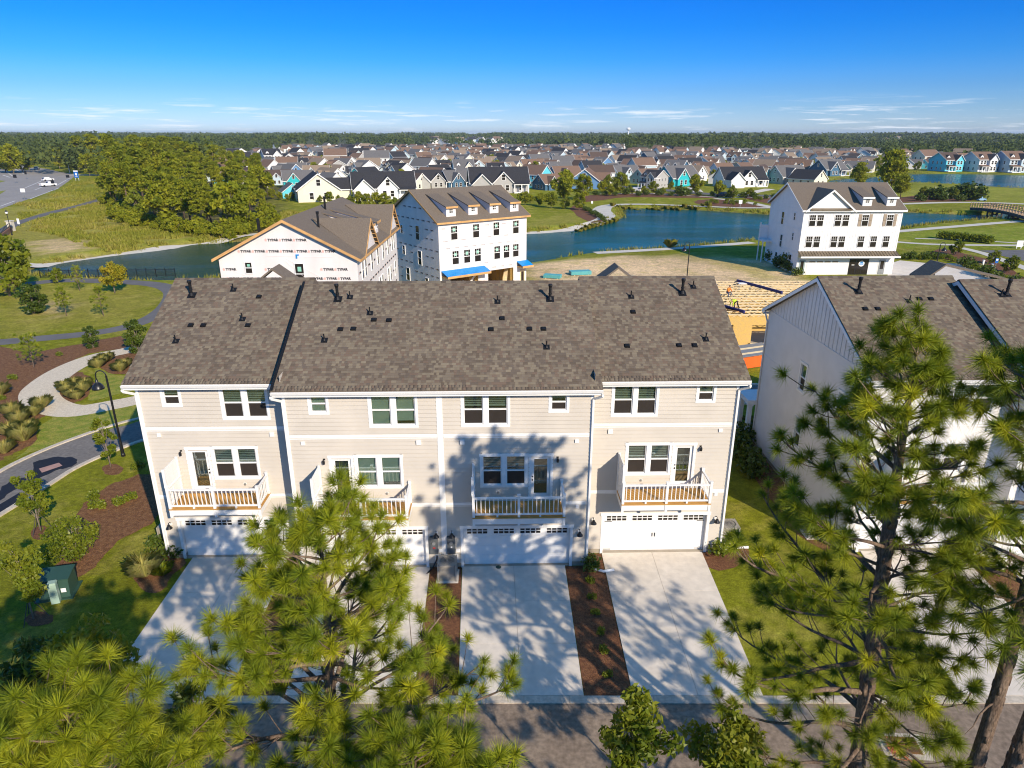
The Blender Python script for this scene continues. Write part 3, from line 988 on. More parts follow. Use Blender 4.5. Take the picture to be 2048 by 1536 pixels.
ribbon('path', gp([(-60,512),(-10,480),(22,452),(60,438),(100,426),(160,411),(205,398)]), 2.6, 0.03, 'asphalt_p')
# bank and beds across the pond
def fbed(pts, seed):
    sheet('mulch_bed', wob(gp(pts), 0.5, 4, seed), 0.02, 'mulch')
fbed([(1170,392),(1230,388),(1320,386),(1420,392),(1430,396),(1330,395),(1250,395),(1190,402),(1165,404)], 20)
fbed([(1140,418),(1165,410),(1195,430),(1205,440),(1180,444)], 21)
fbed([(1390,402),(1440,398),(1500,408),(1530,416),(1440,413),(1400,408)], 22)
fbed([(1480,392),(1545,394),(1548,408),(1500,400)], 23)
fbed([(1795,397),(1850,391),(1930,395),(1940,402),(1860,404),(1795,405)], 24)
fbed([(1860,505),(1900,500),(1990,525),(2060,560),(2030,575),(1940,535)], 25)
# ------------------------------------------------------------------ the townhouse rows
EAVE, RIDGE_Z, RUN, DEPTH, OV = 9.05, 12.3, 6.55, 12.4, 0.40
SLOPE = (RIDGE_Z - EAVE) / (RUN + 0.0)

def unit_window(root, F, u0, u1, z0, z1, n, blind='blind', drop=1.0, seed=0):
    tw = 0.115
    mb = MB()
    F.box(mb, u0, u0+tw, z0, z1, -0.05, 0.035); F.box(mb, u1-tw, u1, z0, z1, -0.05, 0.035)
    F.box(mb, u0+tw, u1-tw, z0, z0+tw, -0.05, 0.033); F.box(mb, u0-0.03, u1+0.03, z1-0.14, z1, -0.05, 0.05)
    iu0, iu1, iz0, iz1 = u0+tw, u1-tw, z0+tw, z1-0.14
    mw = 0.2
    w = ((iu1-iu0) - mw*(n-1)) / n
    for k in range(1, n):
        a = iu0 + k*w + (k-1)*mw
        F.box(mb, a, a+mw, iz0, iz1, -0.05, 0.03)
    win = mb.build('window', 'white', root)
    for k in range(n):
        a = iu0 + k*(w+mw); b = a + w
        zm = (iz0+iz1)/2
        s = MB(); t = 0.045
        F.box(s, a, a+t, iz0, iz1, -0.09, -0.02); F.box(s, b-t, b, iz0, iz1, -0.09, -0.02)
        F.box(s, a+t, b-t, iz0, iz0+t, -0.09, -0.02); F.box(s, a+t, b-t, iz1-t*0.7, iz1, -0.09, -0.02)
        F.box(s, a+t, b-t, zm-0.03, zm+0.03, -0.09, -0.012)
        s.build('sash', 'white', win)
        q = MB(); F.box(q, a+t, b-t, zm+0.03, iz1-t*0.7, -0.062, -0.056); q.build('pane', 'glass', win)
        q = MB(); F.box(q, a+t, b-t, iz0+t, zm-0.03, -0.075, -0.068); q.build('pane', 'screen' if drop <= 1 else 'glass', win)
        bl = MB()
        zb = zm + 0.03 if drop <= 1 else iz0 + t + 0.12*((seed+k) % 2)
        if drop <= 1: zb = iz1 - (iz1-zm-0.05)*drop
        F.box(bl, a+t, b-t, iz0+t, iz1, -0.20, -0.19, 1)
        if blind == 'blind_w':
            F.box(bl, a+t, b-t, zb, iz1-t, -0.135, -0.125)
        else:
            z = iz1 - 0.06
            while z > zb:
                F.box(bl, a+t+0.01, b-t-0.01, z-0.045, z, -0.135, -0.115); z -= 0.085
            F.box(bl, a+t+0.01, b-t-0.01, zb-0.05, zb, -0.145, -0.10)
        bl.build('blind', [blind, 'dark_pane'], win)
    return win

PANE_ME = {}
def town_unit(root, U, wallm, opts):
    x0, x1, yo, mir = U
    W = x1 - x0
    F = Face((x0, yo, 0), (1, 0, 0), (0, -1, 0))
    def r(a, b):
        return (W-b, W-a) if mir else (a, b)
    gz = 2.1
    ga = r(0.88, 5.82)
    op = {}
    op['up'] = (*r(0.92, 3.05), 7.2, 8.86)
    op['small'] = (*r(4.70, 5.60), 7.84, 8.86)
    op['mid'] = (*r(1.70, 3.84), 4.23, 5.92)
    op['door'] = (*r(3.86, 4.96), 3.58, 5.76)
    cut = [(a+0.05, b-0.05, c+0.05, d-0.05) for a, b, c, d in op.values()] + [(ga[0], ga[1], 0.0, gz)]
    mb = MB()
    clad(mb, F, 0.0, W, 0.27, 9.0, cut, 0.19, 0.034)
    mb.build('wall', wallm, root)
    fb = MB()
    F.box(fb, 0, ga[0], -0.2, 0.268, -0.3, -0.012); fb.build('foundation', 'found', root)
    fb = MB(); F.box(fb, ga[1], W, -0.2, 0.268, -0.3, -0.012); fb.build('foundation', 'found', root)
    for z0, z1 in ((6.68, 6.88), (3.28, 3.48)):
        b = MB(); F.box(b, 0.14, W-0.14, z0, z1, -0.01, 0.03); b.build('trim_band', 'white', root)
    for a, b in ((0, 0.13), (W-0.13, W)):
        c = MB(); F.box(c, a+0.001, b-0.001, 0.2, 9.0, -0.02, 0.034); c.build('corner_board', 'white', root)
    bl = opts.get('blind', 'blind'); dr = opts.get('drop', 0.98)
    vr = (lambda q: dr) if dr > 1 else (lambda q: max(0.3, dr - q))
    unit_window(root, F, *op['up'], 2, bl, vr(0.0))
    unit_window(root, F, *op['small'], 1, bl, vr(0.25 if x0 < 0 else 0.1))
    unit_window(root, F, *op['mid'], 2, bl, vr(0.05 if mir else 0.12))
    # balcony door
    a, b, c, d = op['door']
    t = MB()
    F.box(t, a, a+0.12, c, d, -0.05, 0.03); F.box(t, b-0.12, b, c, d, -0.05, 0.03); F.box(t, a-0.03, b+0.03, d, d+0.13, -0.05, 0.045)
    t.build('door_trim', 'white', root)
    t = MB()
    da, db, dz0, dz1 = a+0.12, b-0.12, c+0.03, d
    F.box(t, da, da+0.14, dz0, dz1, -0.1, -0.05); F.box(t, db-0.14, db, dz0, dz1, -0.1, -0.05)
    F.box(t, da+0.14, db-0.14, dz0, dz0+0.26, -0.1, -0.05); F.box(t, da+0.14, db-0.14, dz1-0.16, dz1, -0.1, -0.05)
    door = t.build('door', 'white', root)
    q = MB(); F.box(q, da+0.14, db-0.14, dz0+0.26, dz1-0.16, -0.085, -0.079); q.build('pane', 'glass', door)
    q = MB(); F.box(q, da+0.13, db-0.13, dz0+0.25, dz1-0.15, -0.32, -0.31); q.build('interior', 'room', door)
    hu = db-0.07 if mir else da+0.07
    q = MB(); F.box(q, hu-0.02, hu+0.02, dz0+0.92, dz0+1.0, -0.05, -0.01); q.build('handle', 'black', door)
    q = MB(); F.box(q, hu-0.03, hu+0.03, dz0+1.1, dz0+1.15, -0.05, -0.02); q.build('lock', 'black', door)
    # garage door
    t = MB()
    F.box(t, ga[0]-0.13, ga[0], -0.05, gz, -0.2, 0.035); F.box(t, ga[1], ga[1]+0.13, -0.05, gz, -0.2, 0.035)
    F.box(t, ga[0]-0.16, ga[1]+0.16, gz, gz+0.16, -0.2, 0.05)
    t.build('garage_trim', 'white', root)
    t = MB(); gd = -0.18
    F.box(t, ga[0], ga[1], 0.03, gz, gd-0.05, gd)
    nsec = 4; hs = (gz-0.05)/nsec
    for k in range(nsec):
        F.box(t, ga[0]+0.01, ga[1]-0.01, 0.05+k*hs+0.006, 0.05+(k+1)*hs-0.006, gd, gd+0.012)
    gw = (ga[1]-ga[0]) / 4
    for k in range(4):
        for s in range(nsec-1):
            F.box(t, ga[0]+k*gw+0.10, ga[0]+(k+1)*gw-0.10, 0.05+s*hs+0.09, 0.05+(s+1)*hs-0.09, gd+0.012, gd+0.02)
    gd_o = t.build('garage_door', 'garage', root)
    if 'p' not in PANE_ME:
        PANE_ME['p'] = MB().box(-0.098, 0.098, -0.006, 0.006, -0.055, 0.055).mesh('pane', 'dark_pane')
    for k in range(4):
        for i in range(4):
            for j in range(2):
                put('pane', PANE_ME['p'], gd_o, F.P(ga[0]+k*gw+0.22+0.05+i*0.245, gz-0.30+0.16*j-0.02, gd+0.02))
    if opts.get('straps'):
        q = MB()
        for z in (gz-0.42, 0.12):
            F.box(q, ga[0]+0.06, ga[0]+0.42, z-0.015, z+0.015, gd+0.012, gd+0.026); F.box(q, ga[1]-0.42, ga[1]-0.06, z-0.015, z+0.015, gd+0.012, gd+0.026)
        for s in (-0.06, 0.06):
            F.box(q, (ga[0]+ga[1])/2+s-0.014, (ga[0]+ga[1])/2+s+0.014, 0.82, 1.02, gd+0.012, gd+0.05)
        q.build('strap_hinge', 'black', gd_o)
    q = MB(); F.box(q, ga[0], ga[1], -0.05, 0.054, -0.4, 0.02); q.build('threshold', 'found', root)
    # balcony
    ba, bb = r(1.38, 5.42)
    dep = 1.45; zd = 3.56
    t = MB()
    F.box(t, ba+0.04, bb-0.04, 3.2, 3.47, dep-0.06, dep-0.02); F.box(t, ba+0.02, ba+0.06, 3.2, 3.47, 0.03, dep-0.06); F.box(t, bb-0.06, bb-0.02, 3.2, 3.47, 0.03, dep-0.06)
    for k in range(9):
        u = ba + 0.3 + k*(bb-ba-0.6)/8
        F.box(t, u-0.02, u+0.02, 3.25, 3.47, 0.03, dep-0.06)
    bal = t.build('balcony', 'white', root)
    nb = 10; bw = (dep+0.02)/nb
    bme = MB().box(0, bb-ba, -(bw-0.008), 0, 0, 0.04).mesh('deck_board', 'wood')
    for k in range(nb):
        put('deck_board', bme, bal, F.P(ba, 3.50, 0.03+k*bw))
    pts = [(ba+0.06, dep-0.05), ((ba+bb)/2, dep-0.05), (bb-0.06, dep-0.05), (bb-0.06, 0.08)]
    for u, d in pts:
        q = MB()
        F.box(q, u-0.055, u+0.055, 3.12 if d > 0.5 else 3.5, 4.60, d-0.055, d+0.055)
        F.box(q, u-0.07, u+0.07, 4.60, 4.63, d-0.07, d+0.07)
        q.build('post', 'white', bal)
    q = MB()
    for z0, z1, w in ((4.43, 4.50, 0.045), (3.64, 3.71, 0.03)):
        F.box(q, ba+0.115, bb-0.115, z0, z1, dep-0.05-w, dep-0.05+w)
        F.box(q, bb-0.06-w, bb-0.06+w, z0, z1, 0.14, dep-0.11)
        F.box(q, ba+0.06-w, ba+0.06+w, z0, z1, 0.03, dep-0.11)
    for u in (0.27, 0.73):
        F.box(q, ba+(bb-ba)*u-0.04, ba+(bb-ba)*u+0.04, 3.54, 3.64, dep-0.08, dep-0.02)
    q.build('rail', 'white', bal)
    bme = MB().box(-0.017, 0.017, -0.017, 0.017, 0, 0.72).mesh('baluster', 'white')
    u = ba + 0.2
    while u < bb - 0.16:
        if abs(u-(ba+bb)/2) > 0.09: put('baluster', bme, bal, F.P(u, 3.71, dep-0.05))
        u += 0.185
    for k in range(6):
        put('baluster', bme, bal, F.P(bb-0.06, 3.71, 0.28+k*0.18))
    for k in range(3):
        put('baluster', bme, bal, F.P(ba+0.06, 3.71, dep-0.25-k*0.18))
    # privacy screen of lapped slats on the side away from the sun
    q = MB()
    F.box(q, ba-0.02, ba+0.09, 3.5, 5.46, 0.04, 0.14); q.build('screen_post', 'white', bal)
    q = MB(); F.box(q, ba-0.02, ba+0.09, 4.63, 5.46, dep-0.12, dep-0.02); q.build('screen_post', 'white', bal)
    sme = MB().hexa([(-0.012, -1.17, 0), (0.018, -1.17, 0), (0.018, 0, 0), (-0.012, 0, 0), (-0.03, -1.17, 0.15), (0.0, -1.17, 0.15), (0.0, 0, 0.15), (-0.03, 0, 0.15)]).mesh('slat', 'white')
    for k in range(13):
        put('slat', sme, bal, F.P(ba+0.04, 3.55+k*0.145, 0.14))
    # lamps, vents, outlets
    lm = PANE_ME.get('lamp')
    if lm is None:
        m_ = MB().box(-0.07, 0.07, 0, 0.02, -0.09, 0.11, 1)
        m_.tube([(0, 0, 0.06), (0, -0.06, 0.14), (0, -0.17, 0.15), (0, -0.2, 0.08)], 0.016, 6)
        m_.lathe((0, -0.2, -0.11), [(0.15, 0.0), (0.13, 0.05), (0.065, 0.13), (0.05, 0.19), (0.0, 0.2)], 12)
        lm = PANE_ME['lamp'] = m_.mesh('wall_lamp', ['black', 'white'])
        d_ = MB().box(-0.05, 0.05, 0, 0.02, -0.07, 0.09); d_.tube([(0, 0, 0.05), (0, -0.1, 0.06)], 0.015, 6)
        d_.lathe((0, -0.11, -0.13), [(0.055, 0.0), (0.06, 0.1), (0.05, 0.17), (0.0, 0.2)], 10)
        PANE_ME['dlamp'] = d_.mesh('door_lamp', 'black')
        PANE_ME['vent'] = MB().box(-0.1, 0.1, -0.09, 0, -0.1, 0.11).mesh('vent_hood', 'white')
        PANE_ME['outlet'] = MB().box(-0.08, 0.08, -0.012, 0, -0.09, 0.09, 0).box(-0.04, 0.04, -0.05, -0.012, -0.05, 0.05, 1).mesh('outlet', ['white', 'metal'])
    pos = lambda u: (W-u if mir else u)
    for u, z in ((0.36, 1.9), (6.25, 1.9)):
        put('wall_lamp', lm, root, F.P(pos(u), z, 0.02))
    put('door_lamp', PANE_ME['dlamp'], root, F.P(pos(5.15), 5.65, 0.02))
    put('vent_hood', PANE_ME['vent'], root, F.P(pos(0.95), 6.5, 0.0)); put('vent_hood', PANE_ME['vent'], root, F.P(pos(5.98), 6.5, 0.0), scale=(0.8, 0.8, 0.8))
    put('vent_hood', PANE_ME['vent'], root, F.P(pos(6.1), 3.2, 0.0), scale=(0.7, 0.7, 0.7))
    put('outlet', PANE_ME['outlet'], root, F.P(pos(2.5), 3.98, 0.0))

TAB_W = (0.11, 0.14, 0.17, 0.21)
TAB_ME = {}
def tab_verts(w, ex):
    # a tab lying in its slope plane: x along the eave, y up the slope, z out of the roof
    t0, t1 = 0.016, 0.003
    L = ex + 0.03
    g = 0.0
    return np.array([(g,0,0),(w-g,0,0),(w-g,L,0),(g,L,0),(g,0,t0),(w-g,0,t0),(w-g,L,t1),(g,L,t1)])
TAB_F = np.array([(4,5,6,7),(0,1,5,4),(1,2,6,5),(3,0,4,7)])
def shingle_slope(roof, o, W, run, rise, ex=0.148, pieces=150, seed=0, window=None):
    """o: eave corner in the building's frame; the slope rises along +y. Random tab widths in courses"""
    r = random.Random(seed)
    sl = math.hypot(run, rise); ang = math.atan2(rise, run)
    rows = int(sl / ex) + 1
    V, Fc = [], []
    nb = 0; used = 0
    ca, sa = math.cos(ang), math.sin(ang)
    Rm = np.array([(1, 0, 0), (0, ca, -sa), (0, sa, ca)]).T
    o = np.array(o, float)
    for k in range(rows):
        x = -r.uniform(0, 0.15)
        y = k*ex
        while x < W:
            w = r.choice(TAB_W)
            a, b = max(x, 0), min(x+w, W)
            lift = 0.0
            if b - a > 0.03:
                full = (a == x and b == x+w)
                inwin = (window is None or window[0] <= a <= window[1])
                if full and used < pieces and inwin and y + ex < sl:
                    key = w
                    if key not in TAB_ME:
                        TAB_ME[key] = np_mesh('shingle', tab_verts(w, ex), TAB_F, 'shingle_o')
                    p = o + np.array((a, y, 0.02+lift)) @ Rm
                    s_ = put('shingle', TAB_ME[key], roof, p, (ang, 0, 0))
                    used += 1
                else:
                    tv = tab_verts(b-a, min(ex, sl-y))
                    tv = tv + np.array((a, y, 0.02+lift))
                    V.append(tv @ Rm + o); Fc.append(TAB_F[:2] + nb); nb += 8
            x += w
    me = np_mesh('shingles', np.concatenate(V), np.concatenate(Fc), 'shingle')
    s_ = put('shingles', me, roof)
    s_['kind'] = 'stuff'

def roof_block(root, xa, xb, yo, pieces, seed, rake_l=True, rake_r=True):
    """gabled roof over [xa,xb], eave at yo-OV, with fascia, gutter and rake boards"""
    ye, yr = yo - OV, yo - OV + RUN
    yb = yr + RUN
    mb = MB()
    th = 0.16
    for (ya, za, yb_, zb_) in ((ye, EAVE, yr, RIDGE_Z), (yb, EAVE, yr, RIDGE_Z)):
        mb.hexa([(xa, ya, za-th), (xb, ya, za-th), (xb, yb_, zb_-th), (xa, yb_, zb_-th), (xa, ya, za), (xb, ya, za), (xb, yb_, zb_), (xa, yb_, zb_)])
    roof = mb.build('roof', 'roof_far', root)
    shingle_slope(roof, (xa, ye, EAVE), xb-xa, RUN, RIDGE_Z-EAVE, 0.148, pieces, seed)
    c = MB()
    n = int((xb-xa)/0.24)
    for k in range(n):
        x = xa + k*(xb-xa)/n
        for s in (-1, 1):
            c.hexa([(x, yr, RIDGE_Z+0.03), (x+0.25, yr, RIDGE_Z+0.035), (x+0.25, yr+s*0.15, RIDGE_Z-0.05), (x, yr+s*0.15, RIDGE_Z-0.055),
                    (x, yr, RIDGE_Z+0.055), (x+0.25, yr, RIDGE_Z+0.06), (x+0.25, yr+s*0.15, RIDGE_Z-0.025), (x, yr+s*0.15, RIDGE_Z-0.03)])
    c.build('ridge_cap', 'shingle', roof)
    # soffit, fascia, gutter
    s = MB()
    s.box(xa+0.02, xb-0.02, ye+0.03, yo+0.02, EAVE-0.26, EAVE-0.20); s.box(xa+0.02, xb-0.02, ye+0.0, ye+0.03, EAVE-0.26, EAVE-0.02)
    s.box(xa+0.02, xb-0.02, yo+DEPTH-0.02, yb-0.03, EAVE-0.26, EAVE-0.20)
    s.build('soffit', 'white', root)
    g = MB()
    yg = ye - 0.002
    pr = [(yg, EAVE-0.03), (yg, EAVE-0.15), (yg-0.08, EAVE-0.15), (yg-0.12, EAVE-0.03), (yg-0.105, EAVE-0.03), (yg-0.07, EAVE-0.135), (yg-0.015, EAVE-0.135), (yg-0.015, EAVE-0.03)]
    g.prism([(xa, y, z) for y, z in pr], (xb-xa, 0, 0))
    g.build('gutter', 'white', root)
    for x, on in ((xa, rake_l), (xb, rake_r)):
        if not on: continue
        k = MB()
        sx = 0.03 if x == xb else -0.03
        for (ya, za, yb_, zb_) in ((ye, EAVE, yr, RIDGE_Z), (yb, EAVE, yr, RIDGE_Z)):
            k.hexa([(x, ya, za-0.24), (x+sx, ya, za-0.24), (x+sx, yb_, zb_-0.24), (x, yb_, zb_-0.24), (x, ya, za-0.05), (x+sx, ya, za-0.05), (x+sx, yb_, zb_-0.05), (x, yb_, zb_-0.05)])
        k.build('rake_board', 'white', root)
    return roof

def downspout(root, x, yo, side, top=8.85):
    """from the gutter back to the wall corner, down, kicked out at the foot"""
    m = MB()
    w = 0.085
    p = [(x+side*0.30, yo-OV-0.06, top), (x+side*0.30, yo-OV-0.06, top-0.1), (x-side*0.03, yo-0.09, top-0.36), (x-side*0.03, yo-0.09, 0.25)]
    for a, b in zip(p[:-1], p[1:]):
        m.bar(a, b, w, w*0.8, up=(0, 1, 0))
    m.build('downspout', 'white', root)

def side_wall(root, x, yo, out, wallm, gable=True, wins=(), batten=False):
    """end wall of a row at x facing out (-1 left, +1 right) with its gable"""
    if out < 0:
        F = Face((x, yo+DEPTH, 0), (0, -1, 0), (-1, 0, 0))
    else:
        F = Face((x, yo, 0), (0, 1, 0), (1, 0, 0))
    mb = MB()
    clad(mb, F, 0, DEPTH, 0.27, 9.0, [(a+0.05, b-0.05, c+0.05, d-0.05) for a, b, c, d in wins])
    mid = DEPTH/2
    lim = lambda z: (max(0, mid - (RIDGE_Z - 0.15 - z)/SLOPE), min(DEPTH, mid + (RIDGE_Z - 0.15 - z)/SLOPE))
    if gable:
        clad(mb, F, 0, DEPTH, 9.0, RIDGE_Z-0.2, (), 0.165 if not batten else 0, 0.016 if not batten else 0.0, lim)
    mb.build('wall', wallm, root)
    fb = MB(); F.box(fb, 0, DEPTH, -0.2, 0.268, -0.3, -0.012); fb.build('foundation', 'found', root)
    for a, b, c, d in wins:
        unit_window(root, F, a, b, c, d, 1)
    if batten:
        b = MB(); F.box(b, 0.05, DEPTH-0.05, 8.98, 9.05, 0, 0.03); b.build('trim_band', wallm, root)
        u = 0.5
        while u < DEPTH - 0.4:
            h = RIDGE_Z - 0.2 - abs(u-mid)*SLOPE
            q = MB(); F.box(q, u-0.022, u+0.022, 9.05, h, 0, 0.03); q.build('batten', wallm, root)
            u += 0.41
        b = MB(); F.box(b, 0.0, DEPTH, 6.2, 6.24, 0, 0.03); b.build('trim_band', wallm, root)
    return F

ROT = rad(1.2)
row = tag(empty('townhouse_row', (0, 27.25, 0), ROT), 'long beige townhouse row with brown shingle roof, four garages and four white balconies', 'townhouse row')
UN = [(-16.45, -9.8, 1.0, True), (-9.8, -3.13, 0.0, True), (-3.13, 3.53, 0.0, False), (3.53, 10.15, 1.0, False)]
for k, U in enumerate(UN):
    town_unit(row, U, 'siding', [{}, {'blind': 'blind_w', 'drop': 1.7}, {'drop': 0.8}, {'straps': True}][k])
side_wall(row, -16.45, 1.0, -1, 'siding', wins=((5, 6, 4.2, 5.9), (5, 6, 7.2, 8.8)))
side_wall(row, 10.15, 1.0, 1, 'siding', wins=((5, 6, 4.2, 5.9), (5, 6, 7.2, 8.8)))
ret = MB()
clad(ret, Face((-9.8, 1.0, 0), (0, -1, 0), (-1, 0, 0)), 0, 1.0, 0.27, 9.6)
clad(ret, Face((3.53, 0.0, 0), (0, 1, 0), (1, 0, 0)), 0, 1.0, 0.27, 9.6)
ret.box(-16.4, 10.1, 1.0+DEPTH-0.1, 1.0+DEPTH, 0, 9.0)
ret.build('wall', 'siding', row)
RB = {}
RB[1] = roof_block(row, -16.78, -9.82, 1.0, 90, 1, True, False)
RB[2] = roof_block(row, -10.1, 3.84, 0.0, 140, 2, False, False)
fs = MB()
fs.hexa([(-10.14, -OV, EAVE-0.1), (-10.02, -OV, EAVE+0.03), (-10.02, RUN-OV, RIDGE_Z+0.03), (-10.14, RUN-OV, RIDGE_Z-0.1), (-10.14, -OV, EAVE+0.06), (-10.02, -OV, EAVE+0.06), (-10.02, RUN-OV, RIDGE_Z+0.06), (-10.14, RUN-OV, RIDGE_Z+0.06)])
fs.build('step_shade_strip', 'rubber', row)  # black strip drawn in for the shadow line along the roof step
RB[4] = roof_block(row, 3.55, 10.47, 1.0, 70, 3, False, True)
downspout(row, -16.45, 1.0, -1); downspout(row, -9.8, 0.0, -1); downspout(row, 3.53, 0.0, 1); downspout(row, 10.15, 1.0, 1)
db = MB(); db.box(-3.23, -3.03, -0.036, -0.0, 0.25, 9.0); db.build('party_board', 'white', row)
# small gables of the street side showing over the ridge
for cx, w, h in ((-12.0, 3.0, 0.62), (5.6, 2.0, 0.62)):
    y0 = 7.4; z = 12.05; y1 = y0 + 1.3; pk = MB()
    for s in (-1, 1):
        pk.hexa([(cx, y0, z+h), (cx+s*w/2, y0, z+h-w/2*0.75), (cx+s*w/2, y1, z+h-w/2*0.75), (cx, y1, z+h), (cx, y0, z+h+0.1), (cx+s*w/2, y0, z+h-w/2*0.75+0.1), (cx+s*w/2, y1, z+h-w/2*0.75+0.1), (cx, y1, z+h+0.1)])
    pk.build('street_gable', 'roof_far', row)

def to_roof(px, py, yo, base=Vector((0, 27.25, 0)), rot=ROT):
    """point of the front slope of a roof block seen at a place in the photograph, in the building's frame"""
    M = Matrix.Translation(base) @ Matrix.Rotation(rot, 4, 'Z')
    Mi = M.inverted()
    a = Mi @ Vector((0, 0, CAM_H)); d = Mi.to_3x3() @ ray(px, py)
    # z = EAVE + (y-(yo-OV))*SLOPE
    t = (EAVE + (a.y-(yo-OV))*SLOPE - a.z) / (d.z - d.y*SLOPE)
    return a + d*t
vb = MB(); vb.hexa([(-0.16,-0.16,0.0),(0.16,-0.16,0.0),(0.16,0.16,0.0),(-0.16,0.16,0.0),(-0.13,-0.15,0.12),(0.13,-0.15,0.12),(0.13,0.12,0.10),(-0.13,0.12,0.10)])
vb.box(-0.18, 0.18, -0.17, 0.2, 0.0, 0.018)
VENT_ME = vb.mesh('roof_vent', 'rubber')
pp = MB(); pp.box(-0.2, 0.2, -0.2, 0.25, 0.0, 0.02)
pp.tube([(0,0,0.0),(0,0.06,0.11)], [0.12, 0.06], 10); pp.tube([(0,0.03,0.05),(0,0.16,0.38)], 0.042, 8)
PIPE_ME = pp.mesh('vent_pipe', 'rubber')
fl = MB(); fl.box(-0.24, 0.24, -0.24, 0.3, 0.0, 0.02); fl.tube([(0,0,0),(0,0.07,0.14)], [0.16, 0.1], 10)
fl.tube([(0,0.03,0.06),(0,0.32,0.68)], 0.085, 10); fl.tube([(0,0.28,0.6),(0,0.33,0.71),(0,0.37,0.79)], [0.085, 0.13, 0.12], 10); fl.tube([(0,0.13,0.28),(0,0.16,0.34)], 0.105, 10)
FLUE_ME = fl.mesh('flue_pipe', 'rubber')
ANG = math.atan(SLOPE)
def on_roof(par, name, me, px, py, yo, base=None, rot=None):
    p = to_roof(px, py, yo) if base is None else to_roof(px, py, yo, base, rot)
    put(name, me, par, p + Vector((0, -0.0107, 0.022)), (ANG, 0, 0), (0.72, 0.72, 0.8) if name != 'flue_pipe' else (0.8, 0.8, 0.9))
for px, py, yo, k in ((384,592,1,1),(676,600,0,2),(1100,600,0,2),(1364,588,1,4)):
    on_roof(RB[k], 'flue_pipe', FLUE_ME, px, py, yo)
for px, py, yo, k in ((467,581,1,1),(485,640,1,1),(352,684,1,1),(700,596,0,2),(740,628,0,2),(649,682,0,2),(995,605,0,2),(1093,696,0,2),(1262,595,1,4),(1386,575,1,4),(1411,680,1,4)):
    on_roof(RB[k], 'vent_pipe', PIPE_ME, px, py, yo)
for px, py, yo, k in ((518,595,1,1),(382,652,1,1),(407,652,1,1),(496,652,1,1),(778,642,0,2),(748,641,0,2),(707,659,0,2),(681,660,0,2),(1004,638,0,2),(982,660,0,2),(1059,659,0,2),(1087,659,0,2),(1266,625,1,4),(1254,693,1,4),(1358,692,1,4),(1389,692,1,4)):
    on_roof(RB[k], 'roof_vent', VENT_ME, px, py, yo)
# meters between the two middle garages
for i, px in enumerate((872, 900)):
    F = Face((0, 0, 0), (1, 0, 0), (0, -1, 0))
    u = -3.62 if i == 0 else -2.82
    m_ = MB(); F.box(m_, u-0.19, u+0.19, 0.82, 1.72, 0.0, 0.14, 0); F.box(m_, u-0.1, u+0.1, 1.62, 1.74, 0.0, 0.1, 0)
    m_.tube([F.P(u, 1.42, 0.14), F.P(u, 1.42, 0.2)], 0.085, 12, 1)
    if i == 0: F.box(m_, u-0.05, u+0.07, 1.13, 1.19, 0.14, 0.143, 3)
    else: F.box(m_, u-0.02, u+0.05, 1.16, 1.23, 0.14, 0.143, 2)
    mo = m_.build('meter_box', ['meter', 'metal', 'white_plain', 'red_lamp'], row)
    q = MB(); F.box(q, u-0.05+0.1, u+0.3, 0.32, 0.76, 0.0, 0.09, 0); F.box(q, u+0.22, u+0.4, 0.86, 1.04, 0, 0.05, 0)
    q.tube([F.P(u+0.12, 0.72, 0.1), F.P(u+0.10, 0.5, 0.12), F.P(u-0.05, 0.2, 0.2), F.P(u-0.35, 0.02, 0.55)], 0.035, 6, 1)
    q.tube([F.P(u+0.2, 0.6, 0.1), F.P(u+0.22, 0.3, 0.1), F.P(u+0.2, 0.0, 0.12)], 0.012, 5, 0)
    q.tube([F.P(u+0.1, 0.8, 0.06), F.P(u+0.45, 0.76, 0.06)], 0.02, 5, 2)
    q.build('service_box', ['white_plain', 'black', 'metal'], row)

# the pale grey row next door
nb_base = Vector((16.05, 28.45, 0))
nrow = tag(empty('townhouse_row', nb_base, ROT), 'pale grey townhouse row behind the tall pine, gable end facing the beige row', 'townhouse row')
NU = [(0.0, 6.65, 0.0, True), (6.65, 13.3, -1.0, True)]
for k, U in enumerate(NU):
    town_unit(nrow, U, 'siding_w', {})
side_wall(nrow, 0.0, 0.0, -1, 'siding_w', wins=((5.2, 6.15, 5.75, 7.5), (5.6, 6.55, 2.6, 4.35), (9.6, 10.5, 5.75, 7.5), (9.6, 10.5, 2.6, 4.35)), batten=True)
side_wall(nrow, 13.3, -1.0, 1, 'siding_w')
ret = MB()
clad(ret, Face((6.65, 0, 0), (0, -1, 0), (-1, 0, 0)), 0, 1.0, 0.27, 9.6)
ret.box(0.05, 13.25, DEPTH-0.1, DEPTH, 0, 9.0)
ret.build('wall', 'siding_w', nrow)
NR1 = roof_block(nrow, -0.32, 6.63, 0.0, 110, 4, True, False)
NR2 = roof_block(nrow, 6.34, 13.6, -1.0, 110, 5, True, True)
downspout(nrow, 6.65, 0.0, 1); downspout(nrow, 0.0, 0.0, -1)
q = MB(); q.tube([(-0.06, DEPTH+0.45, 8.85), (-0.06, DEPTH+0.4, 8.7), (-0.06, DEPTH-0.05, 8.3), (-0.06, DEPTH-0.05, 0.3)], 0.05, 6); q.build('downspout', 'siding_w', nrow)
for px, py, me, yo, rb in ((1716,585,FLUE_ME,0,NR1),(2012,590,FLUE_ME,-1,NR2)):
    on_roof(rb, 'flue_pipe', me, px, py, yo, nb_base, ROT)
for px, py, yo, rb in ((1818,604,0,NR1),(2002,592,-1,NR2),(1748,660,0,NR1)):
    on_roof(rb, 'vent_pipe', PIPE_ME, px, py, yo, nb_base, ROT)
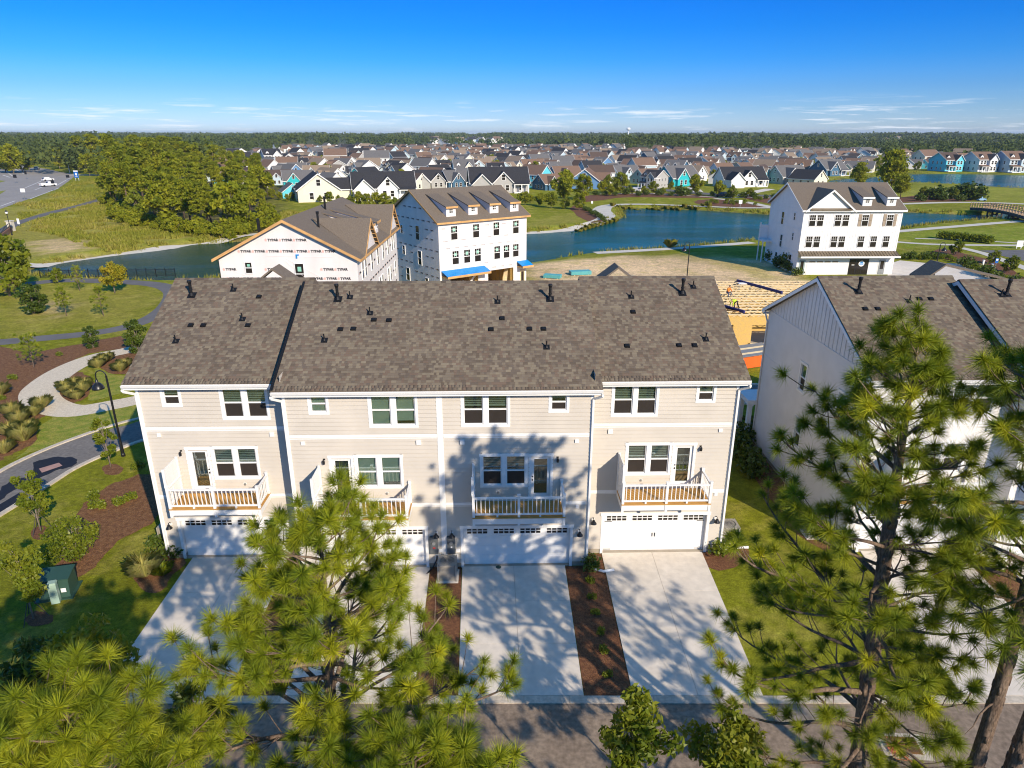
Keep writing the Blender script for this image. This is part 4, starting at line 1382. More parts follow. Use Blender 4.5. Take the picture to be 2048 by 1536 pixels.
for px, py, yo, rb in ((1838,599,0,NR1),(1861,599,0,NR1),(1730,619,0,NR1),(1755,619,0,NR1)):
    on_roof(rb, 'roof_vent', VENT_ME, px, py, yo, nb_base, ROT)
# porch of its street side
pc = MB()
pc.box(-0.6, 2.2, DEPTH, DEPTH+2.0, 2.75, 3.05)
porch = pc.build('porch', 'white', nrow)
MB().box(-0.3, 2.0, DEPTH+0.05, DEPTH+1.9, 0.0, 0.35).build('porch_floor', 'concrete', porch)
for x, y in ((-0.35, DEPTH+1.7), (1.8, DEPTH+1.7), (-0.35, DEPTH+0.25)):
    q = MB().box(x-0.13, x+0.13, y-0.13, y+0.13, 0.35, 2.75).box(x-0.17, x+0.17, y-0.17, y+0.17, 0.35, 0.5).box(x-0.17, x+0.17, y-0.17, y+0.17, 2.6, 2.75)
    q.build('post', 'white', porch)
rg = MB()
for xa_, xb_, za_, zb_ in ((5.9, 6.9, 11.85, 12.62), (10.6, 6.9, 11.8, 12.62)):
    rg.hexa([(xa_, 7.2, za_), (xb_, 7.2, zb_), (xb_, 8.6, zb_), (xa_, 8.6, za_), (xa_, 7.2, za_+0.1), (xb_, 7.2, zb_+0.1), (xb_, 8.6, zb_+0.1), (xa_, 8.6, za_+0.1)])
rg.build('street_gable', 'roof_far', nrow)
# ------------------------------------------------------------------ buildings across the street and over the water
def far_window(root, F, u, z, w, h, grid=True, sticker=False, frame='white'):
    """one sash window: frame, upper pane with muntins, lower pane"""
    m = MB(); t = 0.06
    F.box(m, u-w/2-t, u-w/2, z-t, z+h+t, 0.0, 0.07); F.box(m, u+w/2, u+w/2+t, z-t, z+h+t, 0.0, 0.07)
    F.box(m, u-w/2, u+w/2, z-t, z, 0.0, 0.07); F.box(m, u-w/2, u+w/2, z+h, z+h+t, 0.0, 0.07); F.box(m, u-w/2, u+w/2, z+h/2-0.035, z+h/2+0.035, 0.0, 0.065)
    if grid:
        for k in (1, 2): F.box(m, u-w/2+k*w/3-0.014, u-w/2+k*w/3+0.014, z+h/2+0.035, z+h, 0.0, 0.05)
        F.box(m, u-w/2, u+w/2, z+h*0.75-0.014, z+h*0.75+0.014, 0.0, 0.048)
    o = m.build('window', frame, root)
    p = MB(); F.box(p, u-w/2, u+w/2, z+h/2+0.03, z+h, 0.005, 0.025, 0)
    if sticker: F.box(p, u-w*0.22, u+w*0.22, z+h*0.62, z+h*0.85, 0.025, 0.03, 1)
    p.build('pane', ['dark_pane', mat_green], o)
    p = MB(); F.box(p, u-w/2, u+w/2, z, z+h/2-0.03, 0.005, 0.023); p.build('pane', 'dark_pane', o)
    return o
mat_green = mat('window_sticker', (0.25, 0.55, 0.42), 0.6, 0.05, 2)

def gable_roof(root, W, Dp, ez, rz, ov, matr, fascia, name='roof', ends=0.35):
    th = 0.2; mid = Dp/2
    k = (rz-ez)/(mid+ov)
    mb = MB()
    for ya, s in ((-ov, 1), (Dp+ov, -1)):
        mb.hexa([(-ends, ya, ez-th), (W+ends, ya, ez-th), (W+ends, mid, rz-th), (-ends, mid, rz-th), (-ends, ya, ez), (W+ends, ya, ez), (W+ends, mid, rz), (-ends, mid, rz)])
    r_ = mb.build(name, matr, root)
    f = MB()
    f.box(-ends, W+ends, -ov-0.04, -ov-0.003, ez-0.24, ez-0.02); f.box(-ends, W+ends, Dp+ov+0.003, Dp+ov+0.04, ez-0.24, ez-0.02)
    for x in (-ends-0.045, W+ends+0.003):
        for ya in (-ov, Dp+ov):
            f.hexa([(x, ya, ez-0.26), (x+0.04, ya, ez-0.26), (x+0.04, mid, rz-0.26), (x, mid, rz-0.26), (x, ya, ez-0.01), (x+0.04, ya, ez-0.01), (x+0.04, mid, rz-0.01), (x, mid, rz-0.01)])
    f.build('fascia', fascia, root)
    return r_, k

def shed_dormer(root, x, w, k, ez, ov, rz, wallm, roofm, trim, yf=0.55, h=1.15, yb=4.9):
    zr = lambda y: ez + (y+ov)*k
    zf = zr(yf) + h; zb = zr(yb) + 0.05
    m = MB()
    for s in (-w/2, w/2):
        m.poly([(x+s, yf, zr(yf)), (x+s, yf, zf), (x+s, yb, zb-0.05)])
    d = m.poly([(x-w/2, yf, zr(yf)-0.05), (x+w/2, yf, zr(yf)-0.05), (x+w/2, yf, zf), (x-w/2, yf, zf)]).build('dormer', wallm, root)
    r_ = MB(); o = 0.18
    sl = (zb-zf)/(yb-yf)
    r_.hexa([(x-w/2-o, yf-0.25, zf-0.25*sl), (x+w/2+o, yf-0.25, zf-0.25*sl), (x+w/2+o, yb+0.1, zb), (x-w/2-o, yb+0.1, zb), (x-w/2-o, yf-0.25, zf-0.25*sl+0.12), (x+w/2+o, yf-0.25, zf-0.25*sl+0.12), (x+w/2+o, yb+0.1, zb+0.1), (x-w/2-o, yb+0.1, zb+0.1)])
    r_.build('dormer_roof', roofm, d)
    t = MB(); t.box(x-w/2-o, x+w/2+o, yf-0.3, yf-0.255, zf-0.25*sl-0.1, zf-0.25*sl+0.13); t.build('dormer_fascia', trim, d)
    F = Face((x, yf, 0), (1, 0, 0), (0, -1, 0))
    p = MB(); z = zr(yf)+0.42
    F.box(p, -0.28, 0.28, z-0.05, z+0.55, 0.0, 0.03, 0)
    for a in (-0.13, 0.13):
        for b in (0.0, 0.26): F.box(p, a-0.1, a+0.1, z+0.02+b, z+0.22+b, 0.03, 0.035, 1)
    p.build('dormer_window', ['white', 'dark_pane'], d)

def cross_gable(root, x, w, k, ez, ov, wallm, roofm, trim, yf=-0.45, kk=0.85, louvers=False):
    """front gable on the roof: ridge runs back into the slope"""
    zt = ez + w/2*kk
    yb = (zt - ez)/k - ov
    m = MB(); m.poly([(x-w/2, yf+0.3, ez-0.05), (x+w/2, yf+0.3, ez-0.05), (x, yf+0.3, zt-0.05)])
    g = m.build('gable', wallm, root)
    r_ = MB()
    for s in (-1, 1):
        e = x + s*(w/2+0.25); ze = ez - 0.25*kk
        yc = -ov - 0.05
        r_.hexa([(e, yf, ze), (x, yf, zt), (x, yb, zt), (e, yc, ze), (e, yf, ze+0.12), (x, yf, zt+0.12), (x, yb, zt+0.1), (e, yc, ze+0.12)])
    r_.build('gable_roof', roofm, g)
    t = MB()
    for s in (-1, 1):
        e = x + s*(w/2+0.25); ze = ez - 0.25*kk
        t.hexa([(e, yf-0.05, ze-0.14), (x, yf-0.05, zt-0.16), (x, yf-0.003, zt-0.16), (e, yf-0.003, ze-0.14), (e, yf-0.05, ze+0.11), (x, yf-0.05, zt+0.11), (x, yf-0.003, zt+0.11), (e, yf-0.003, ze+0.11)])
    t.build('gable_trim', trim, g)
    if louvers:
        for k_ in range(6):
            a = k_/6; q = MB()
            xx = x + w/2*(1-a); q.bar((xx, yf+0.28, ez-0.1+a*(zt-ez)), (xx, yf-0.0, ez-0.1+a*(zt-ez)), 0.12, 0.05); q.build('lookout', 'lumber_o', g)
    return g

def text_tris(s, size=1.0, bold=0.018):
    cu = bpy.data.curves.new('lettering', 'FONT')
    cu.body = s; cu.size = size; cu.offset = bold; cu.resolution_u = 2
    ob = bpy.data.objects.new('lettering', cu)
    me = bpy.data.meshes.new_from_object(ob)
    me.calc_loop_triangles()
    v = np.array([tuple(q.co) for q in me.vertices]); t = np.array([tuple(q.vertices) for q in me.loop_triangles])
    bpy.data.objects.remove(ob); bpy.data.meshes.remove(me); bpy.data.curves.remove(cu)
    return v, t
TXT_V, TXT_T = text_tris('TYPAR', 0.5, 0.026)
TXT_W = TXT_V[:, 0].max()
def wrap_print(root, F, rows, u0, u1, lim, gap, size, blocked, seed, colour='print_k', both=True):
    """rows of printed lettering with a small red house mark, flat on the wrap"""
    r = random.Random(seed)
    V, T, MI = [], [], []
    nb = 0
    for z in rows:
        u = u0 + r.uniform(0, gap)
        tilt = 0.02
        while u < u1 - size*TXT_W:
            a, b = lim(z + 0.45*size)
            ok = a + 0.15 < u - 0.3*size and u + size*TXT_W < b - 0.1 and all(not (u+size*TXT_W > p-0.1 and u-0.35*size < q+0.1 and z+0.5*size > s-0.1 and z < t+0.1) for p, q, s, t in blocked)
            if ok:
                pts = [F.P(u + p[0]*size, z + p[1]*size + (p[0]*size)*tilt, 0.012) for p in TXT_V]
                V += [tuple(p) for p in pts]; T += [tuple(t + nb) for t in TXT_T]; MI += [0]*len(TXT_T); nb += len(TXT_V)
                if both:
                    h = [(-0.42, 0.0), (-0.12, 0.0), (-0.12, 0.2), (-0.05, 0.2), (-0.27, 0.42), (-0.49, 0.2), (-0.42, 0.2)]
                    V += [tuple(F.P(u + p[0]*size, z + p[1]*size, 0.012)) for p in h]
                    T += [(nb, nb+1, nb+2), (nb, nb+2, nb+6), (nb+3, nb+4, nb+5)]; MI += [1]*3; nb += 7
            u += gap
    if T:
        me = np_mesh('printed_lettering', V, T, [colour, 'print_r'], MI)
        put('printed_lettering', me, root)['kind'] = 'stuff'

def rowhouse(name, loc, rz, W, Dp, wallm, roofm, trim, ez=9.1, rzt=12.4, front=(), gablew=(), openings=(), ov=0.4):
    root = empty(name, loc, rz)
    FF = Face((0, 0, 0), (1, 0, 0), (0, -1, 0))
    FL = Face((0, Dp, 0), (0, -1, 0), (-1, 0, 0))
    mb = MB()
    clad(mb, FF, 0, W, 0, ez-0.1, openings, 0, 0)
    mid = Dp/2; k = (rzt-ez)/(mid+ov)
    lim = lambda z: (max(0, mid-(rzt-0.2-z)/k), min(Dp, mid+(rzt-0.2-z)/k))
    clad(mb, FL, 0, Dp, 0, ez-0.1, (), 0, 0)
    mb.poly([FL.P(0, ez-0.1), FL.P(Dp, ez-0.1), FL.P(*(lambda z: (mid, z))(rzt-0.2))])
    mb.box(0, W, Dp-0.05, Dp, 0, ez-0.1)
    mb.poly([(W, 0, 0), (W, Dp, 0), (W, Dp, ez-0.1), (W, mid, rzt-0.2), (W, 0, ez-0.1)])
    mb.build('wall', wallm, root)
    rf, k = gable_roof(root, W, Dp, ez, rzt, ov, roofm, trim)
    for a in front: far_window(root, FF, *a)
    for a in gablew: far_window(root, FL, *a)
    return root, FF, FL, k, lim

# left wrapped building, gable end to the camera
fw = []
for c in (2.0, 3.3, 6.2, 9.2, 12.2, 15.0, 17.7, 19.0): fw.append((c, 7.0, 0.85, 1.55, False))
for c in (2.0, 3.3, 7.0, 9.6, 11.0, 14.5, 16.0, 19.0): fw.append((c, 4.0, 0.85, 1.55, False))
A, AF, AL, Ak, Alim = rowhouse('unfinished_house', (-13.3, 58.6, 0), rad(90), 21.0, 11.9, 'wrap', 'roof_far', 'lumber_o', front=fw,
                               gablew=[(2.55, 7.85, 0.55, 0.9, False, True), (6.9, 6.9, 0.72, 1.75, False, True)])
tag(A, 'unfinished house wrapped in white printed sheeting, wide gable end towards the camera', 'unfinished house')
Alim2 = lambda z: Alim(z) if z > 9.0 else (0.1, 11.9)
wrap_print(A, AL, [6.5, 7.25, 8.05, 9.6, 10.55], 0.1, 11.8, Alim2, 1.2, 0.92/TXT_W, [(2.1, 3.0, 7.7, 8.9), (6.3, 7.5, 6.8, 8.8)], 3)
wrap_print(A, AF, [3.2, 4.6, 6.1, 7.6], 0.4, 20.8, lambda z: (0, 21), 1.3, 0.5, [(a[0]-0.5, a[0]+0.5, a[1]-0.1, a[1]+a[3]+0.1) for a in fw], 4)
for xx, w in ((4.8, 6.4), (17.6, 6.4)):
    cross_gable(A, xx, w, Ak, 9.1, 0.4, 'wrap', 'roof_far', 'lumber_o', louvers=True)
for xx in (9.6, 12.6):
    shed_dormer(A, xx, 1.3, Ak, 9.1, 0.4, 12.4, 'wrap', 'roof_far', 'lumber_o')
q = MB(); q.tube([(3.2, 3.9, 11.2), (3.2, 3.9, 12.5)], 0.1, 8); q.tube([(3.2, 3.9, 12.5), (3.2, 3.9, 12.7)], 0.14, 8); q.build('flue_pipe', 'rubber', A)
q = MB(); q.tube([(11.2, 5.3, 11.9), (11.2, 5.3, 13.1)], 0.11, 8); q.tube([(11.2, 5.3, 13.1), (11.2, 5.3, 13.3)], 0.15, 8); q.build('flue_pipe', 'rubber', A)
q = MB(); q.tube([(1.2, 8.5, 11.0), (1.2, 8.5, 12.3)], 0.13, 8); q.build('flue_pipe', 'rubber', A)
q = MB(); AL.box(q, 6.7, 6.82, 9.1, 9.45, 0.0, 0.05); AL.box(q, 6.82, 6.98, 9.35, 9.45, 0, 0.05); q.build('blue_hose_bib', 'tarp', A)
# creases of the sheeting above the tall window
q = MB()
for (a, b) in (((5.6, 9.0), (7.3, 7.45)), ((5.8, 9.1), (8.6, 7.5)), ((9.4, 6.2), (11.5, 6.5)), ((1.0, 8.1), (2.2, 7.6)), ((4.2, 9.3), (9.8, 9.2))):
    q.bar(AL.P(*a, 0.004), AL.P(*b, 0.004), 0.04, 0.02)
q.build('sheeting_crease', 'wrap', A)

# second wrapped building turned to the right, four dormers
fw = [(c, 7.0, 0.9, 1.6, True, True) for c in (2.2, 5.4, 8.5, 11.6)] + [(c, 4.0, 0.9, 1.6, True, True) for c in (2.3, 4.0, 5.6, 8.6, 10.1, 11.6)]
gl_ = [(c, z, w, h, False) for c, z, w, h in ((3.3, 7.0, 0.55, 1.0), (7.4, 6.6, 0.85, 1.7), (3.6, 4.3, 0.55, 1.1), (7.7, 3.5, 0.85, 1.7), (4.4, 1.0, 0.85, 1.6), (9.2, 0.6, 0.7, 1.4))]
B, BF, BL, Bk, Blim = rowhouse('unfinished_house', (-8.8, 82.8, 0), rad(37), 13.4, 12.4, 'wrap', 'roof_far', 'lumber_o', 9.2, 12.6, fw, gl_,
                               openings=[(1.5, 5.6, 0, 2.2), (7.2, 11.2, 0, 2.6)])
tag(B, 'unfinished white wrapped house with four small roof dormers and blue awnings', 'unfinished house')
Blim2 = lambda z: Blim(z) if z > 9.0 else (0.1, 12.4)
blk = [(a[0]-0.6, a[0]+0.6, a[1]-0.1, a[1]+a[3]+0.1) for a in gl_]
wrap_print(B, BL, [1.2, 2.4, 3.4, 4.7, 5.6, 6.9, 8.0, 9.0, 10.4], 0.2, 12.3, Blim2, 1.3, 0.42, blk, 5)
mat_faint = mat('wrap_print_faint', (0.42, 0.40, 0.41), 0.6, 0.05, 3)
wrap_print(B, BF, [2.9, 3.6, 5.9, 6.8, 8.3], 0.3, 13.2, lambda z: (0, 13.4), 1.3, 0.42, [(a[0]-0.6, a[0]+0.6, a[1]-0.1, a[1]+a[3]+0.1) for a in fw], 6, mat_faint, False)
for xx in (2.2, 5.4, 8.6, 11.8):
    shed_dormer(B, xx, 1.35, Bk, 9.2, 0.4, 12.6, 'wrap', 'roof_far', 'lumber_o')
for a, b, dp in ((0.2, 6.6, 1.5), (11.8, 13.6, 1.3)):
    t = MB()
    t.hexa([(a, -dp, 2.75), (b, -dp, 2.75), (b, 0, 3.25), (a, 0, 3.25), (a, -dp, 2.85), (b, -dp, 2.85), (b, 0, 3.35), (a, 0, 3.35)], 0)
    t.box(a, b, -dp-0.05, -dp, 2.6, 2.86, 1); t.box(a+0.05, b-0.05, -dp, -0.02, 2.62, 2.74, 1)
    t.build('awning', ['tarp', 'lumber_o'], B)
for a, b, h in ((1.5, 5.6, 2.2), (7.2, 11.2, 2.6)):
    t = MB()
    t.box(a, b, 5.8, 5.9, 0, h, 0); t.box(a-0.05, a, 0, 5.8, 0, h, 0); t.box(b, b+0.05, 0, 5.8, 0, h, 0); t.box(a, b, 0.05, 5.8, h, h+0.05, 0); t.box(a, b, 0, 5.8, 0.0, 0.03, 1)
    for k in range(6): t.box(b-0.1, b, 0.4+k*0.9, 0.48+k*0.9, 0, h, 0)
    for k in range(4): t.bar((b-0.5-0.15*k, 1.0, 0.05), (b-0.15, 1.2+0.1*k, h-0.4), 0.3, 0.03, 2)
    t.build('garage_bay', ['osb', 'found', 'lumber'], B)
t = MB(); BF.box(t, 0.25, 1.1, 0, 2.1, 0, 0.05, 0); BF.box(t, 12.35, 13.1, 0.0, 2.15, 0, 0.05, 1); BF.box(t, 12.5, 12.95, 0.5, 1.9, 0.05, 0.06, 2); t.build('door', ['shutter', 'lumber', 'dark_pane'], B)
t = MB(); t.prism([BF.P(3.3, 1.9, -0.1), BF.P(3.9, 1.2, -0.1), BF.P(4.5, 1.3, -0.1), BF.P(5.2, 2.0, -0.1), BF.P(5.4, 2.2, -0.1), BF.P(5.0, 2.2, -0.1), BF.P(4.4, 1.55, -0.1), BF.P(3.9, 1.5, -0.1)], (0, 0.02, 0)); t.build('torn_sheeting', 'wrap', B)
t = MB(); t.prism([BF.P(0, 0, 0.013), BF.P(0.3, 0, 0.013), BF.P(0.3, 9, 0.013), BF.P(0, 9, 0.013)], (0, 0.01, 0)); t.build('corner_sheeting', 'wrap', B)

# white finished show house on the right
E_loc = (40.8, 97.8, 0)
fw = [(c, 6.9, 0.85, 1.5, True) for c in (1.35, 2.45, 4.95, 6.05, 8.8, 12.3)] + [(c, 3.95, 0.85, 1.5, True) for c in (1.3, 2.4, 4.85, 5.95, 8.7, 10.5, 12.3)]
gl_ = [(9.6, 7.4, 0.45, 1.0, False), (5.4, 6.3, 0.8, 1.8, False), (9.9, 4.6, 0.45, 1.0, False), (5.9, 3.0, 0.8, 1.8, False), (10.0, 0.9, 0.8, 1.6, False), (4.8, 0.6, 0.8, 1.4, False)]
Eh, EF, EL, Ek, Elim = rowhouse('show_house', E_loc, rad(1.0), 14.0, 12.4, 'white_far', 'roof_far', 'white', 9.1, 12.4, fw, gl_)
tag(Eh, 'white board-and-batten show house by the pond with brown roof and shutters', 'house')
u = 0.25
while u < 13.9:
    q = MB(); EF.box(q, u-0.03, u+0.03, 3.35, 8.9, 0, 0.025)
    if all(not (abs(u-a[0]) < 0.55) for a in fw): q.build('batten', 'white_far', Eh)
    u += 0.4
q = MB(); EF.box(q, 0, 14.0, 6.15, 6.4, 0, 0.03); EF.box(q, 0, 14, 2.45, 2.6, 0, 0.03); EF.box(q, 0, 0.15, 0, 9, 0, 0.035); EF.box(q, 13.85, 14.0, 0, 9, 0, 0.035)
q.build('trim_band', 'white', Eh)
q = MB()
for z in (6.3, 3.1, 9.0): EL.box(q, 0.02, 12.38, z-0.02, z+0.02, 0, 0.03)
q.build('trim_band', 'white', Eh)
cross_gable(Eh, 3.6, 6.6, Ek, 9.1, 0.4, 'white_far', 'roof_far', 'white', kk=0.8)
q = MB(); q.hexa([(0.7, -0.62, 9.05), (6.5, -0.62, 9.05), (6.5, -0.16, 9.3), (0.7, -0.16, 9.3), (0.7, -0.62, 9.09), (6.5, -0.62, 9.09), (6.5, -0.16, 9.34), (0.7, -0.16, 9.34)]); q.build('pent_roof', 'seam', Eh)
for xx in (9.0, 12.4):
    shed_dormer(Eh, xx, 1.3, Ek, 9.1, 0.4, 12.4, 'white_far', 'roof_far', 'white')
for c in (8.8, 12.3):
    for s in (-0.75, 0.75):
        q = MB(); EF.box(q, c+s-0.2, c+s+0.2, 6.85, 8.5, 0.03, 0.06, 0)
        EF.box(q, c+s-0.2, c+s+0.2, 7.65, 7.7, 0.06, 0.075, 1); q.build('shutter', ['shutter', 'seam'], Eh)
q = MB(); q.hexa([(-0.1, -1.3, 2.75), (14.1, -1.3, 2.75), (14.1, 0, 3.3), (-0.1, 0, 3.3), (-0.1, -1.3, 2.82), (14.1, -1.3, 2.82), (14.1, 0, 3.37), (-0.1, 0, 3.37)], 0)
q.box(-0.1, 14.1, -1.36, -1.305, 2.6, 2.83, 1)
aw = q.build('awning', ['seam', 'white'], Eh)
for k in range(34):
    q = MB(); x = 0.0 + k*0.425; q.bar((x, -1.28, 2.855), (x, -0.02, 3.385), 0.035, 0.05); q.build('seam_rib', 'seam', aw)
q = MB(); EF.box(q, 1.5, 6.2, 0.0, 2.2, 0.0, 0.03, 0)
for k in range(4): EF.box(q, 1.8+k*1.1, 2.65+k*1.1, 1.75, 1.98, 0.03, 0.035, 1)
q.build('garage_door', ['white', 'shutter'], Eh)
q = MB(); EF.box(q, 7.6, 10.4, 0.0, 2.25, 0.0, 0.05, 0)
for k in range(3): EF.box(q, 7.72+k*0.9, 8.5+k*0.9, 0.12, 2.12, 0.05, 0.06, 1)
sf = q.build('shop_front', ['black', 'dark_pane'], Eh)
q = MB(); q.tube([EF.P(9.35, 1.6, 0.06), EF.P(9.35, 1.6, 0.075)], 0.42, 20, 0)
EF.box(q, 9.05, 9.65, 1.45, 1.62, 0.076, 0.082, 1); EF.box(q, 9.15, 9.55, 1.68, 1.8, 0.076, 0.082, 1); EF.box(q, 7.95, 8.35, 1.35, 1.45, 0.06, 0.066, 0)
q.build('window_emblem', ['white_plain', 'tarp'], sf)
for a, b, mm in ((0.35, 1.2, 'tdoor'), (11.9, 12.8, 'metal')):
    q = MB(); EF.box(q, a-0.12, b+0.12, 0, 2.3, 0, 0.03, 1); EF.box(q, a, b, 0.05, 2.15, 0.03, 0.06, 0); EF.box(q, a+0.2, b-0.2, 0.8, 1.95, 0.06, 0.07, 2); q.build('door', [mm, 'white', 'dark_pane'], Eh)
q = MB(); q.box(-1.4, 0.0, 10.2, 12.2, 3.2, 3.4); q.box(-1.35, -1.2, 10.25, 10.4, 0, 3.2); q.box(-1.35, -1.2, 12.0, 12.15, 0, 6); q.box(-1.4, 0, 12.1, 12.2, 3.4, 5.6); q.build('side_porch', 'white', Eh)

# house shell being framed in the gap
Fr = tag(empty('framed_house', (17.6, 62.3, 0), rad(1.0)), 'one-storey timber shell with open joists and yellow board walls', 'house shell')
FF = Face((0, 0, 0), (1, 0, 0), (0, -1, 0))
m = MB(); clad(m, FF, 0, 18, 0.15, 2.95, [(0.5, 3.3, 0.15, 2.2), (5.1, 6.75, 0.15, 2.15), (10, 12, 0.15, 2.15)], 0, 0)
m.box(0, 0.1, 0.05, 15.6, 0.1, 2.95); m.box(17.9, 18, 0.05, 15.6, 0.1, 2.95); m.box(0, 18, 15.5, 15.6, 0.1, 2.95); m.box(0.1, 17.9, 5.0, 5.1, 0.1, 2.9)
m.build('wall', 'osb', Fr)
MB().box(-0.2, 18.2, -0.2, 15.8, -0.1, 0.15).build('slab', 'found', Fr)
jm = MB().box(0, 18, -0.09, 0.09, 0.06, 0.12).box(0, 18, -0.08, 0.08, -0.28, -0.22)
for k in range(30): jm.bar((k*0.6, 0, -0.22 if k % 2 else 0.06), (k*0.6+0.6, 0, 0.06 if k % 2 else -0.22), 0.06, 0.05)
jme = jm.mesh('joist', 'lumber')
for k in range(14): put('joist', jme, Fr, (0, 0.15+k*1.17, 3.07))
sj = MB().box(-0.02, 0.02, 0, 1.0, -0.03, 0.03).mesh('blocking', 'lumber')
rr = random.Random(4)
for k in range(60): put('blocking', sj, Fr, (rr.uniform(0.3, 17.5), 0.24+rr.randint(0, 12)*1.17, 3.14), (0, 0, rr.uniform(-0.4, 0.4)))
for x in (1.5, 4.2, 6.9, 9.5, 12, 15):
    MB().box(x-0.04, x+0.04, 1.0, 1.08, 0.15, 2.9).build('stud', 'lumber', Fr)
for p0, p1 in (((1.2, 6.6, 3.3), (4.4, 0.6, 3.3)), ((11.2, 8.8, 3.3), (8.5, 15.2, 3.3))):
    MB().bar(p0, p1, 0.2, 0.26).build('beam', 'beam', Fr)
MB().box(8.2, 9.2, 13.5, 14.1, 3.2, 3.3).build('board_bundle', 'white', Fr)
m = MB()
for k in range(7): m.bar((1.2+k*0.12, 5.6-k*0.3, 3.24), (3.8+k*0.1, 0.9+k*0.05, 3.24), 0.18, 0.05)
m.build('loose_boards', 'lumber_o', Fr)
m = MB(); m.hexa([(5.0, -2.6, 0.05), (7.3, -2.4, 0.05), (6.8, -0.1, 0.4), (5.0, -0.1, 0.4), (5.0, -2.6, 0.1), (7.3, -2.4, 0.1), (6.8, -0.1, 0.46), (5.0, -0.1, 0.46)]); m.build('entry_ramp', 'lumber', Fr)
# stacked sheet goods on an orange frame beside the street
o0 = G(1512, 730)
sk = tag(empty('material_skip', (o0.x, o0.y, 0), rad(22)), 'orange open frame piled with grey and yellow boards by the street', 'material pile')
m = MB(); m.box(-2.2, 2.2, -0.7, -0.62, 0.1, 1.1); m.box(-2.2, 2.2, 2.2, 2.28, 0.1, 1.1); m.box(-2.2, -2.12, -0.62, 2.2, 0.1, 1.1); m.box(2.12, 2.2, -0.62, 2.2, 0.1, 1.1); m.build('frame', 'orange_paint', sk)
for k in range(7):
    q = MB(); q.hexa([(-2.3, -0.62+k*0.4, 1.12), (2.3, -0.62+k*0.4, 1.12), (2.3, -0.26+k*0.4, 1.18), (-2.3, -0.26+k*0.4, 1.18), (-2.3, -0.62+k*0.4, 1.17), (2.3, -0.62+k*0.4, 1.17), (2.3, -0.26+k*0.4, 1.23), (-2.3, -0.26+k*0.4, 1.23)])
    q.build('board', 'lumber' if k % 3 == 1 else 'metal', sk)

def person(name, label, joints, edges, rad_, shirt, pants, loc, rz, hat=None):
    me = bpy.data.meshes.new(name)
    me.from_pydata(joints, edges, [])
    o = bpy.data.objects.new('tmp_body', me); COL.objects.link(o)
    md = o.modifiers.new('skin', 'SKIN')
    for i, sv in enumerate(me.skin_vertices[0].data):
        sv.radius = (rad_[i], rad_[i]); sv.use_root = (i == 0)
    o.modifiers.new('sub', 'SUBSURF').levels = 1
    dg = bpy.context.evaluated_depsgraph_get()
    fm = bpy.data.meshes.new_from_object(o.evaluated_get(dg))
    bpy.data.objects.remove(o)
    fm.name = name
    fm.materials.clear()
    for q_ in (shirt, pants, 'skin', 'darkcloth', hat or 'darkcloth'): fm.materials.append(MT[q_])
    J = [Vector(j) for j in joints]
    for p in fm.polygons:
        d = [(p.center - j).length for j in J]
        i = int(np.argmin(d))
        p.material_index = PART[i] if i < len(PART) else 2
        p.use_smooth = True
    return tag(put(name, fm, None, loc, (0, 0, rz)), label, 'person')
# 0 pelvis 1 belly 2 chest 3 neck 4 head 5 crown | 6-8 l arm, 9-11 r arm | 12-14 l leg, 15-17 r leg (+ feet 18,19) | fingers
PART = [1, 0, 0, 2, 2, 4, 0, 0, 2, 0, 0, 2, 1, 1, 1, 1, 1, 1, 3, 3]
BODY_E = [(0,1),(1,2),(2,3),(3,4),(4,5),(2,6),(6,7),(7,8),(2,9),(9,10),(10,11),(0,12),(12,13),(13,14),(14,18),(0,15),(15,16),(16,17),(17,19)]
BODY_R = [0.15,0.15,0.17,0.06,0.10,0.09,0.075,0.055,0.04,0.075,0.055,0.04,0.10,0.07,0.05,0.10,0.07,0.05,0.045,0.045]
def with_fingers(J):
    J = [tuple(j) for j in J]; E = list(BODY_E); Rr = list(BODY_R)
    for el, w in ((7, 8), (10, 11)):
        d = (Vector(J[w]) - Vector(J[el])).normalized()
        s = d.cross(Vector((0, 0, 1)))
        if s.length < 0.1: s = Vector((1, 0, 0))
        s.normalize()
        for k in range(5):
            J.append(tuple(Vector(J[w]) + d*(0.09 if k else 0.05) + s*(k-2)*0.024)); E.append((w, len(J)-1)); Rr.append(0.009)
    return J, E, Rr
kneel = [(0,0,0.45),(0,-0.08,0.62),(0,-0.16,0.85),(0,-0.2,1.02),(0,-0.24,1.12),(0,-0.25,1.22),(-0.2,-0.15,0.88),(-0.28,-0.25,0.65),(-0.2,-0.42,0.55),(0.2,-0.15,0.88),(0.28,-0.25,0.65),(0.2,-0.42,0.55),(-0.13,0,0.42),(-0.2,-0.35,0.42),(-0.2,-0.3,0.06),(0.13,0,0.42),(0.2,-0.35,0.42),(0.2,-0.3,0.06),(-0.2,-0.42,0.04),(0.2,-0.42,0.04)]
bend = [(0,0,0.78),(0.0,-0.2,0.88),(0.0,-0.45,0.9),(0,-0.6,0.84),(0,-0.7,0.8),(0,-0.78,0.76),(-0.18,-0.45,0.84),(-0.22,-0.5,0.55),(-0.18,-0.55,0.25),(0.18,-0.45,0.84),(0.22,-0.5,0.55),(0.18,-0.55,0.25),(-0.12,0,0.74),(-0.15,-0.12,0.42),(-0.16,0.02,0.08),(0.12,0,0.74),(0.15,0.1,0.42),(0.18,0.3,0.08),(-0.16,-0.14,0.05),(0.18,0.16,0.05)]
